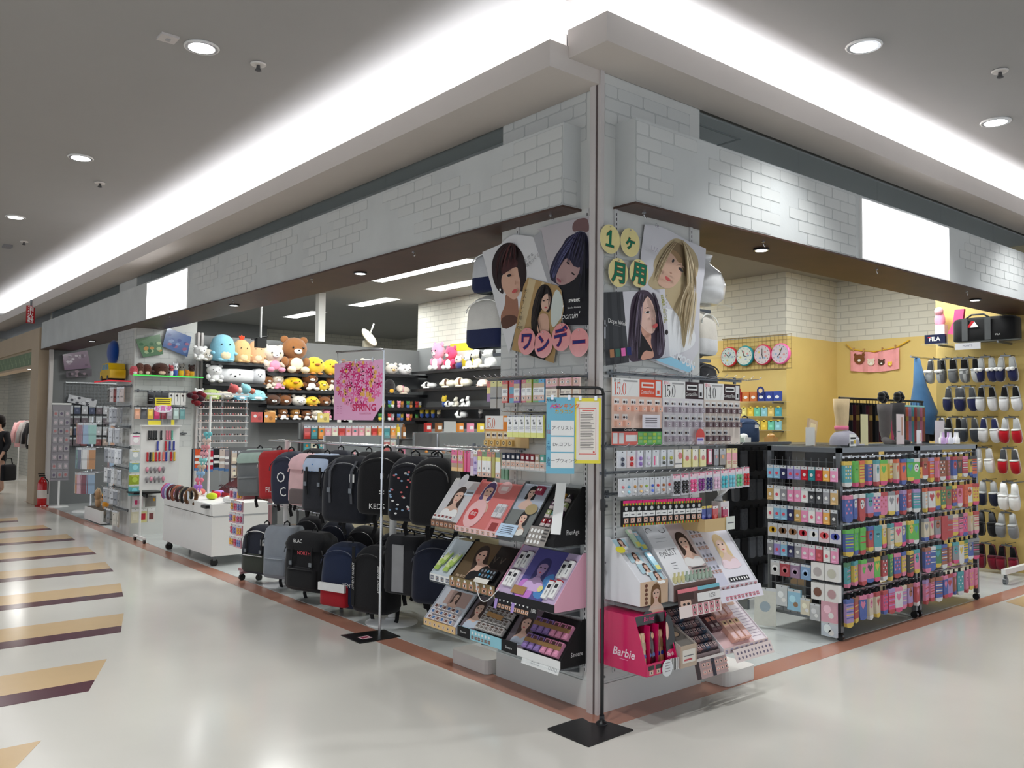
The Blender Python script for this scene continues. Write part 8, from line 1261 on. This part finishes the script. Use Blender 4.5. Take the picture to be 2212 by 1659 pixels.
b = MB().box(-.11, .11, -.02, .02, 0, .1, rgb(24, 32, 66)); b.text('FILA', .045, -.0, .03, -.0205, W, bold=.02); b.rect(-.075, -.045, .062, .075, -.021, RD); solo('brand_sign', b, 'gloss', 'navy acrylic block with white letters beside the holdall', 'sign', (6.27, .98, 2.448), RL); solo('small_notice', MB().box(-.13, .13, -.003, 0, 0, .07, rgb(206, 206, 210)).text('POINT5', .02, 0, .03, -.0035, rgb(70, 70, 110)), 'paper', 'pale label card under the glass shelf over the slippers', 'label', (6.21, .62, 2.36), RL)
solo('silver_box', MB().box(-.05, .05, -.04, .04, 0, .22, rgb(214, 216, 222)), 'gloss', 'shiny silver upright box behind the navy block', 'box', (6.42, .98, 2.448), RL)
solo('sock_display', MB().prism([(-.06, 0), (.02, -.02), (.10, .1), (.12, .26), (.02, .26), (-.0, .12)], -.02, .02, rgb(226, 90, 140)), 'knit', 'pink and blue checked sock standing on the shelf', 'sock', (6.4, .84, 2.56), RL); b = MB().ell((0, 0, .06), (.06, .05, .1), PNK, 10, 7).ell((0, -.02, .16), (.05, .045, .05), rgb(230, 170, 180), 10, 7); solo('plush_sock', b, 'plush', 'pink knitted slipper sock above the silver box', 'sock', (6.5, 1.03, 2.67), RL)
b = MB(); b.tube([(0, 0, 0), (.02, -.02, -.3), (.05, -.04, -.6), (.03, -.03, -.85)], [.03, .07, .15, .13], rgb(70, 110, 150), 12); solo('hanging_scarf', b, 'fabric', 'blue scarf hanging at the edge of the slipper wall', 'scarf', (6.3, 1.2, 2.3)); solo('scarf_rail', MB().cyl((0, 0, 0), (.6, 0, 0), .012, None), 'chrome', 'short chrome rail carrying the blue scarf', 'rail', (6.15, 1.2, 2.31)); solo('dark_scarf', MB().tube([(0, 0, 0), (0, 0, -.5), (.02, 0, -.95)], [.03, .09, .08], rgb(30, 30, 34), 10), 'fabric', 'long black scarf below the blue one', 'scarf', (6.28, 1.16, 1.95))
t = thing('rolling_stand', 'white caster stand at the end of the slipper wall', 'rack base', (5.72, .12, .003)); part('rail', MB().box(0, .7, -.02, .02, .1, .15, None), 'white', t); [part('caster', MB().cyl((x, -.015, .035), (x, .015, .035), .035, None, n=12).box(x-.01, x+.01, -.012, .012, .035, .1, None), 'steel', t) for x in (.05, .6)]
for k in range(2): t = thing('slipper', 'white fluffy slipper at the outer edge of the slipper wall, %s of two' % ORD[k], 'slipper', group='white fluffy slippers', M=T(5.85, .06+.1*k, .98) @ RZ(RL) @ RX(.1)); [link(pn, me, None, t) for pn, me in slipper_parts(W, W, W)]
solo('peg_hook', MB().tube([(0, 0, 0), (.7, 0, .0)], .006, None, 6), 'steel', 'long wire hook of the white fluffy slippers', 'hook', (5.86, .11, .985))
# ================================================================== FAR END OF THE LONG FRONT AND NEXT SHOP
q = random.Random(31)
t = thing('wire_grid', 'grey wire grid on the far end wall of the shop', 'wire grid', (.25, 13.46, .9)); b = MB(); [b.box(.06*i, .06*i+.005, 0, .005, 0, 1.25, None) for i in range(20)]; [b.box(0, 1.15, 0, .005, .06*i, .06*i+.005, None) for i in range(21)]; part('wires', b, 'steel', t)['kind'] = 'stuff'; part('frame', MB().box(0, 1.15, -.01, 0, 1.25, 1.27, None), 'chrome', t)
pouch([(135, 766), (188, 757), (196, 795), (139, 800)], 13.4, rgb(122, 96, 120), [rgb(200, 190, 200), rgb(90, 66, 90), rgb(160, 140, 160)], 'shiny purple foil bag pinned on the far end wall'); pouch([(142, 802), (198, 797), (198, 813), (143, 816)], 13.38, rgb(96, 88, 96), [rgb(60, 56, 60), rgb(150, 130, 140)], 'grey packaged mat under the purple foil bag'); pouch([(149, 852), (210, 864), (206, 880), (145, 868)], 13.425, rgb(206, 206, 210), [rgb(90, 90, 96), rgb(226, 226, 230)], 'silver foil banner on the wire grid')
for r in range(4):
    for i in range(9): c = q.choice((rgb(206, 206, 210), rgb(120, 110, 116), rgb(150, 90, 90), rgb(90, 96, 120), rgb(190, 170, 160))); hang('R', .33+.12*i, -13.44, 1.75-.19*r, packet(.1, .15, .02, ((.2, CL), (.8, c)), (('disc', 0, .6, .2, tuple(min(1, v*1.4+.05) for v in c[:3])+(1,)),)), 'jewellery_pack', 'hair accessory pack, %s in row %s of the far wire grid' % (ORD[i], ORD[r]), 'pack', 'packs on the far wire grid')
t = thing('clear_stand', 'tall slim clear card stand at the far shop edge', 'stand', (.10, 13.0, .003)); part('foot', MB().lathe([(.16, 0), (.15, .012), (.02, .02)], None, 18), 'white', t); part('stem', MB().cyl((0, 0, .015), (0, 0, .45), .018, None), 'white', t); part('panel', MB().box(-.14, .14, -.02, .02, .45, 1.75, rgb(150, 146, 152)), 'gloss', t); part('top_rail', MB().box(-.15, .15, -.03, .03, 1.75, 1.78, None), 'white', t)
for r in range(8):
    for i in range(3): solo('badge_card', MB().box(-.035, .035, -.006, 0, 0, .1, rgb(170, 166, 170)).disc(0, .05, .022, .026, -.0066, q.choice((rgb(206, 190, 196), rgb(120, 110, 130), rgb(190, 130, 130))), 10), 'film', 'small badge card, %s in row %s of the clear stand' % (ORD[i], ORD[r]), 'card', (.01+.09*i, 12.978, .5+.15*r), 0, 'cards on the clear stand')
for k, (x, y, lab) in enumerate(((.35, 11.9, 'first'), (.62, 11.05, 'second'))):
    t = thing('spinner_rack', 'chrome spinner rack of scarves and cases, %s behind the far pillar' % lab, 'rack', (x, y, .003)); part('base', MB().lathe([(.28, 0), (.27, .02), (.03, .03)], None, 20), 'white', t); part('pole', MB().cyl((0, 0, .02), (0, 0, 1.55), .018, None), 'chrome', t); [part('ring', MB().tube([(.2*math.cos(a), .2*math.sin(a), z) for a in (2*PI*j/16 for j in range(16))], .006, None, 5, True), 'chrome', t) for z in (.65, 1.05, 1.45)]
    for r in range(3):
        for i in range(7): a = PI+(-1.3+.43*i); nm, c = (('navy', rgb(44, 50, 84)), ('pale blue', rgb(150, 180, 210)), ('pink', rgb(216, 170, 180)), ('white', W), ('mint', rgb(150, 200, 190)), ('wine', rgb(130, 40, 60)), ('orange', rgb(206, 140, 70)))[(i*3+r*2+k) % 7]; solo('scarf_pack', packet(.12, .34, .03, ((.1, CL), (.4, c), (.1, tuple(v*.7 for v in c[:3])+(1,)), (.4, c))), 'film', '%s scarf pack, %s in tier %s of the %s spinner' % (nm, ORD[i], ORD[r], lab), 'scarf pack', group='scarf packs on the spinners', M=T(x+.22*math.cos(a), y+.22*math.sin(a), (1.45, 1.05, .65)[r]) @ RZ(a+PI/2))
t = thing('goods_bin', 'white floor bin of toys behind the far pillar', 'bin', (.14, 10.35, .003)); part('bin', MB().box(-.14, .3, -.45, .45, .02, .2, W), 'white', t); part('inner', MB().box(-.12, .28, -.43, .43, .2, .203, rgb(90, 80, 70)), 'paint', t)
for i, (nm, c) in enumerate((('orange', rgb(226, 150, 40)), ('green', rgb(110, 130, 90)), ('tan', rgb(190, 150, 110)), ('beige', rgb(206, 190, 160)))): toy('mini', (.1+.05*(i % 2), 10.05+.2*i, .206), .16, .26, c, '%s toy standing in the white floor bin' % nm, RL, c, 'toys in the floor bin')
# next shop: beige frame, green strip, white brick back wall
slab('wall_next_frame', -.16, .14, 13.62, 14.25, 0, 2.78, 'beige', 'beige pillar of the next shop'); nf = slab('wall_next_fascia', -.16, .14, 13.62, 24, 2.78, 3.12, 'beige', 'beige fascia of the next shop'); slab('wall_next_lower', -.10, .14, 14.25, 24, 2.46, 2.78, 'beige', 'beige lower fascia of the next shop')
part('green_strip', MB().box(-.112, -.1, 14.3, 24, 2.5, 2.74, rgb(120, 140, 110)), 'paint', nf); b = MB(); [b.box(-.114, -.112, 14.35+.13*i, 14.39+.13*i, 2.52+.06*(i % 3), 2.60+.06*(i % 3), rgb(160, 176, 140)) for i in range(60)]; part('strip_print', b, 'paint', nf)
slab('wall_next_rear', 1.2, 1.26, 14.3, 25, 0, SZ, 'brick_far', 'white brick wall inside the next shop'); slab('ceiling_next', -.1, 1.3, 14.2, 25, 2.98, 3.04, 'ceiling_paint', 'pale ceiling of the next shop'); slab('wall_next_divide', .14, 1.3, 14.2, 14.3, 0, SZ, 'brick_far', 'white brick side wall of the next shop'); slab('wall_corridor_end', -9, 1.3, 25, 25.1, 0, CZ, 'brick_far', 'pale wall at the far end of the corridor')
area('next_shop_lamp', (.6, 18, 2.95), .4, 5, 90, (1, .98, .95))
downlight(.0, 15.2, 2.46, .06, 'small downlight under the next shop fascia', None)
solo('shop_notice', MB().box(-.35, .35, -.004, 0, 0, .3, W).rect(-.35, .35, 0, .07, -.0045, rgb(200, 60, 50)).disc(-.2, .2, .05, .05, -.0045, rgb(220, 90, 60), 10).disc(-.1, .22, .04, .04, -.0045, rgb(200, 50, 70), 10).disc(-.14, .13, .04, .04, -.0045, rgb(206, 70, 60), 10), 'paper', 'white and red notice with blossoms in the next shop', 'notice', (1.19, 16.9, 1.85), RL)
for i in range(14):
    nm, c = (('navy', rgb(40, 46, 80)), ('black checked', rgb(40, 38, 40)), ('brown', rgb(110, 80, 74)), ('grey', rgb(170, 166, 164)), ('maroon', rgb(110, 40, 50)), ('pink', rgb(220, 170, 170)), ('white', W))[i % 7]; b = MB(); loft(b, .34, .1, .6, [(0, .9, 1, 0), (.1, 1, 1, 0), (.75, .95, 1, 0), (.92, .8, .8, 0), (1, .3, .5, 0)], c); [b.tube([(s*.14, 0, .55), (s*.22, 0, .3), (s*.23, 0, .1)], .04, c, 7) for s in (-1, 1)]; solo('hanging_garment', b, 'fabric', '%s garment, %s on the rail of the next shop' % (nm, ORD[i]), 'garment', (.55+.1*(i % 2), 14.9+.33*i, .85), .15, 'garments in the next shop')
t = thing('garment_rail', 'white garment rail on casters in the next shop', 'rail', (.6, 14.7, .003)); part('bar', MB().cyl((0, 0, 1.46), (0, 4.9, 1.46), .014, None), 'chrome', t); [part('post', MB().cyl((0, y, .05), (0, y, 1.46), .015, None), 'white', t) for y in (0, 2.4, 4.9)]; [part('foot', MB().box(-.25, .25, y-.02, y+.02, .03, .06, None), 'white', t) for y in (0, 2.4, 4.9)]
t = thing('towel_table', 'white rack of folded towels in the next shop', 'rack', (.1, 14.45, .003)); [part('post', MB().box(x, x+.03, y, y+.03, 0, 1.05, None), 'white', t) for x in (0, .37) for y in (0, .6)]; [part('shelf_board', MB().box(0, .4, 0, .63, z, z+.02, None), 'white', t) for z in (.15, .6, .85)]
for i in range(10): nm, c = (('peach', rgb(226, 170, 150)), ('orange', rgb(206, 130, 80)), ('blue', rgb(120, 160, 200)), ('cream', rgb(226, 214, 200)), ('navy', rgb(70, 80, 120)))[i % 5]; solo('folded_towel', MB().rbox(.16, .26, .07, .03, c, n=2), 'fabric', '%s folded towel, %s on the white rack of the next shop' % (nm, ORD[i]), 'towel', (.2+.18*(i % 2), 14.6+.3*((i//2) % 2), .873+.075*(i//4) if i < 8 else .623), 0, 'folded towels')
# fire extinguisher and its hanging sign
t = thing('fire_extinguisher', 'red fire extinguisher on the floor beside the beige pillar', 'fire extinguisher', (-.10, 13.28, .003)); part('cylinder', MB().lathe([(.07, 0), (.075, .01), (.075, .38), (.06, .44), (.03, .47), (.025, .5)], rgb(190, 24, 28), 18), 'gloss', t); part('handle', MB().box(-.06, .04, -.012, .012, .51, .53, None).box(-.07, .03, -.012, .012, .55, .565, None), 'black', t); part('hose', MB().tube([(.03, 0, .5), (.09, 0, .42), (.09, 0, .2)], .01, None), 'black', t); part('label_band', MB().lathe([(.0755, .14), (.0755, .28)], rgb(226, 214, 206), 18), 'paper', t); part('stand', MB().lathe([(.11, 0), (.1, .02)], rgb(150, 30, 30), 16), 'gloss', t)
t = thing('hanging_sign', 'red vertical fire extinguisher sign with white characters under the ceiling ledge', 'sign', (-.42, 13.0, 3.12)); part('board', MB().box(-.065, .065, -.01, .01, 0, .30, rgb(176, 22, 30)), 'gloss', t); b = MB(); [b.text(c, .07, 0, .205-.09*i, -.0105, W, bold=.01) for i, c in enumerate('消火器')]; part('lettering', b, 'paper', t); part('hanger', MB().box(-.01, .02, -.005, .005, .30, .4, None), 'steel', t)
# ---- shopper at the frame edge
def person():
    t = thing('person', 'person in dark clothes with short dark hair carrying a black bag', 'person', (-.27, 16.6, 0), -.9)
    def skin(name, vs, es, rad, col, m, parent):
        me = bpy.data.meshes.new(name); me.from_pydata(vs, es, []); me.update(); o = link(name, me, None, parent); sk = o.modifiers.new('skin', 'SKIN'); su = o.modifiers.new('sub', 'SUBSURF'); su.levels = su.render_levels = 2
        for i, r in enumerate(rad): me.skin_vertices[0].data[i].radius = (r, r) if not isinstance(r, tuple) else r; me.skin_vertices[0].data[i].use_root = (i == 0)
        mm = bpy.data.materials.new(name); mm.use_nodes = True; mm.node_tree.nodes['Principled BSDF'].inputs['Base Color'].default_value = col; mm.node_tree.nodes['Principled BSDF'].inputs['Roughness'].default_value = .8; me.materials.append(mm); return o
    vs = [(0, 0, .82), (0, -.01, 1.0), (0, 0, 1.2), (0, .0, 1.27), (0, -.01, 1.33), (0, -.02, 1.42), (0, -.02, 1.5)]; es = [(i, i+1) for i in range(6)]; rad = [(.14, .1), (.13, .09), (.15, .09), (.07, .06), (.045, .045), (.075, .09), (.06, .07)]
    for s in (-1, 1):
        n = len(vs); vs += [(s*.08, 0, .76), (s*.09, -.04*s, .42), (s*.09, .03*s, .08), (s*.09, .03*s-.12, .03)]; es += [(0, n), (n, n+1), (n+1, n+2), (n+2, n+3)]; rad += [.085, .058, .042, .03]
        n = len(vs); vs += [(s*.17, 0, 1.2), (s*.21, .03, .98), (s*.2, -.10, .80), (s*.19, -.14, .73)]; es += [(2, n), (n, n+1), (n+1, n+2), (n+2, n+3)]; rad += [.055, .04, .032, .025]
        for f in range(4): m_ = len(vs); vs += [(s*.19+(f-1.5)*.016, -.17, .68-.004*f), (s*.19+(f-1.5)*.016, -.155, .65)]; es += [(n+3, m_), (m_, m_+1)]; rad += [.009, .008]
        m_ = len(vs); vs += [(s*.155, -.17, .71)]; es += [(n+3, m_)]; rad += [.009]
    skin('body', vs, es, rad, rgb(206, 166, 144), None, t)
    cv = [(0, .0, .55), (0, 0, .82), (0, -.01, 1.0), (0, 0, 1.21), (0, 0, 1.27)]; ce = [(0, 1), (1, 2), (2, 3), (3, 4)]; cr = [(.2, .15), (.175, .13), (.16, .12), (.17, .11), (.08, .075)]
    for s in (-1, 1): n = len(cv); cv += [(s*.175, 0, 1.2), (s*.215, .03, .98), (s*.205, -.09, .82)]; ce += [(3, n), (n, n+1), (n+1, n+2)]; cr += [.07, .058, .05]
    skin('coat', cv, ce, cr, rgb(28, 28, 34), None, t); part('hair', MB().ell((0, .015, 1.47), (.105, .115, .115), rgb(26, 20, 18), 14, 10).ell((0, .06, 1.40), (.09, .06, .1), rgb(26, 20, 18), 12, 8), 'fabric', t)
    part('face_features', MB().ell((-.035, -.118, 1.44), (.014, .008, .008), DK, 8, 5).ell((.035, -.118, 1.44), (.014, .008, .008), DK, 8, 5).ell((0, -.118, 1.375), (.02, .008, .007), LIP, 8, 5).ell((0, -.128, 1.41), (.013, .016, .02), SKD, 8, 5), 'paint', t)
    b = MB(); loft(b, .3, .12, .32, SQ, rgb(24, 24, 28)); b.tube([(-.1, 0, .3), (-.06, 0, .44), (.06, 0, .44), (.1, 0, .3)], .012, K); solo('hand_bag', b, 'fabric', 'black hand bag carried by the person in dark clothes', 'bag', (-.12, 16.35, .26), .6)
person()
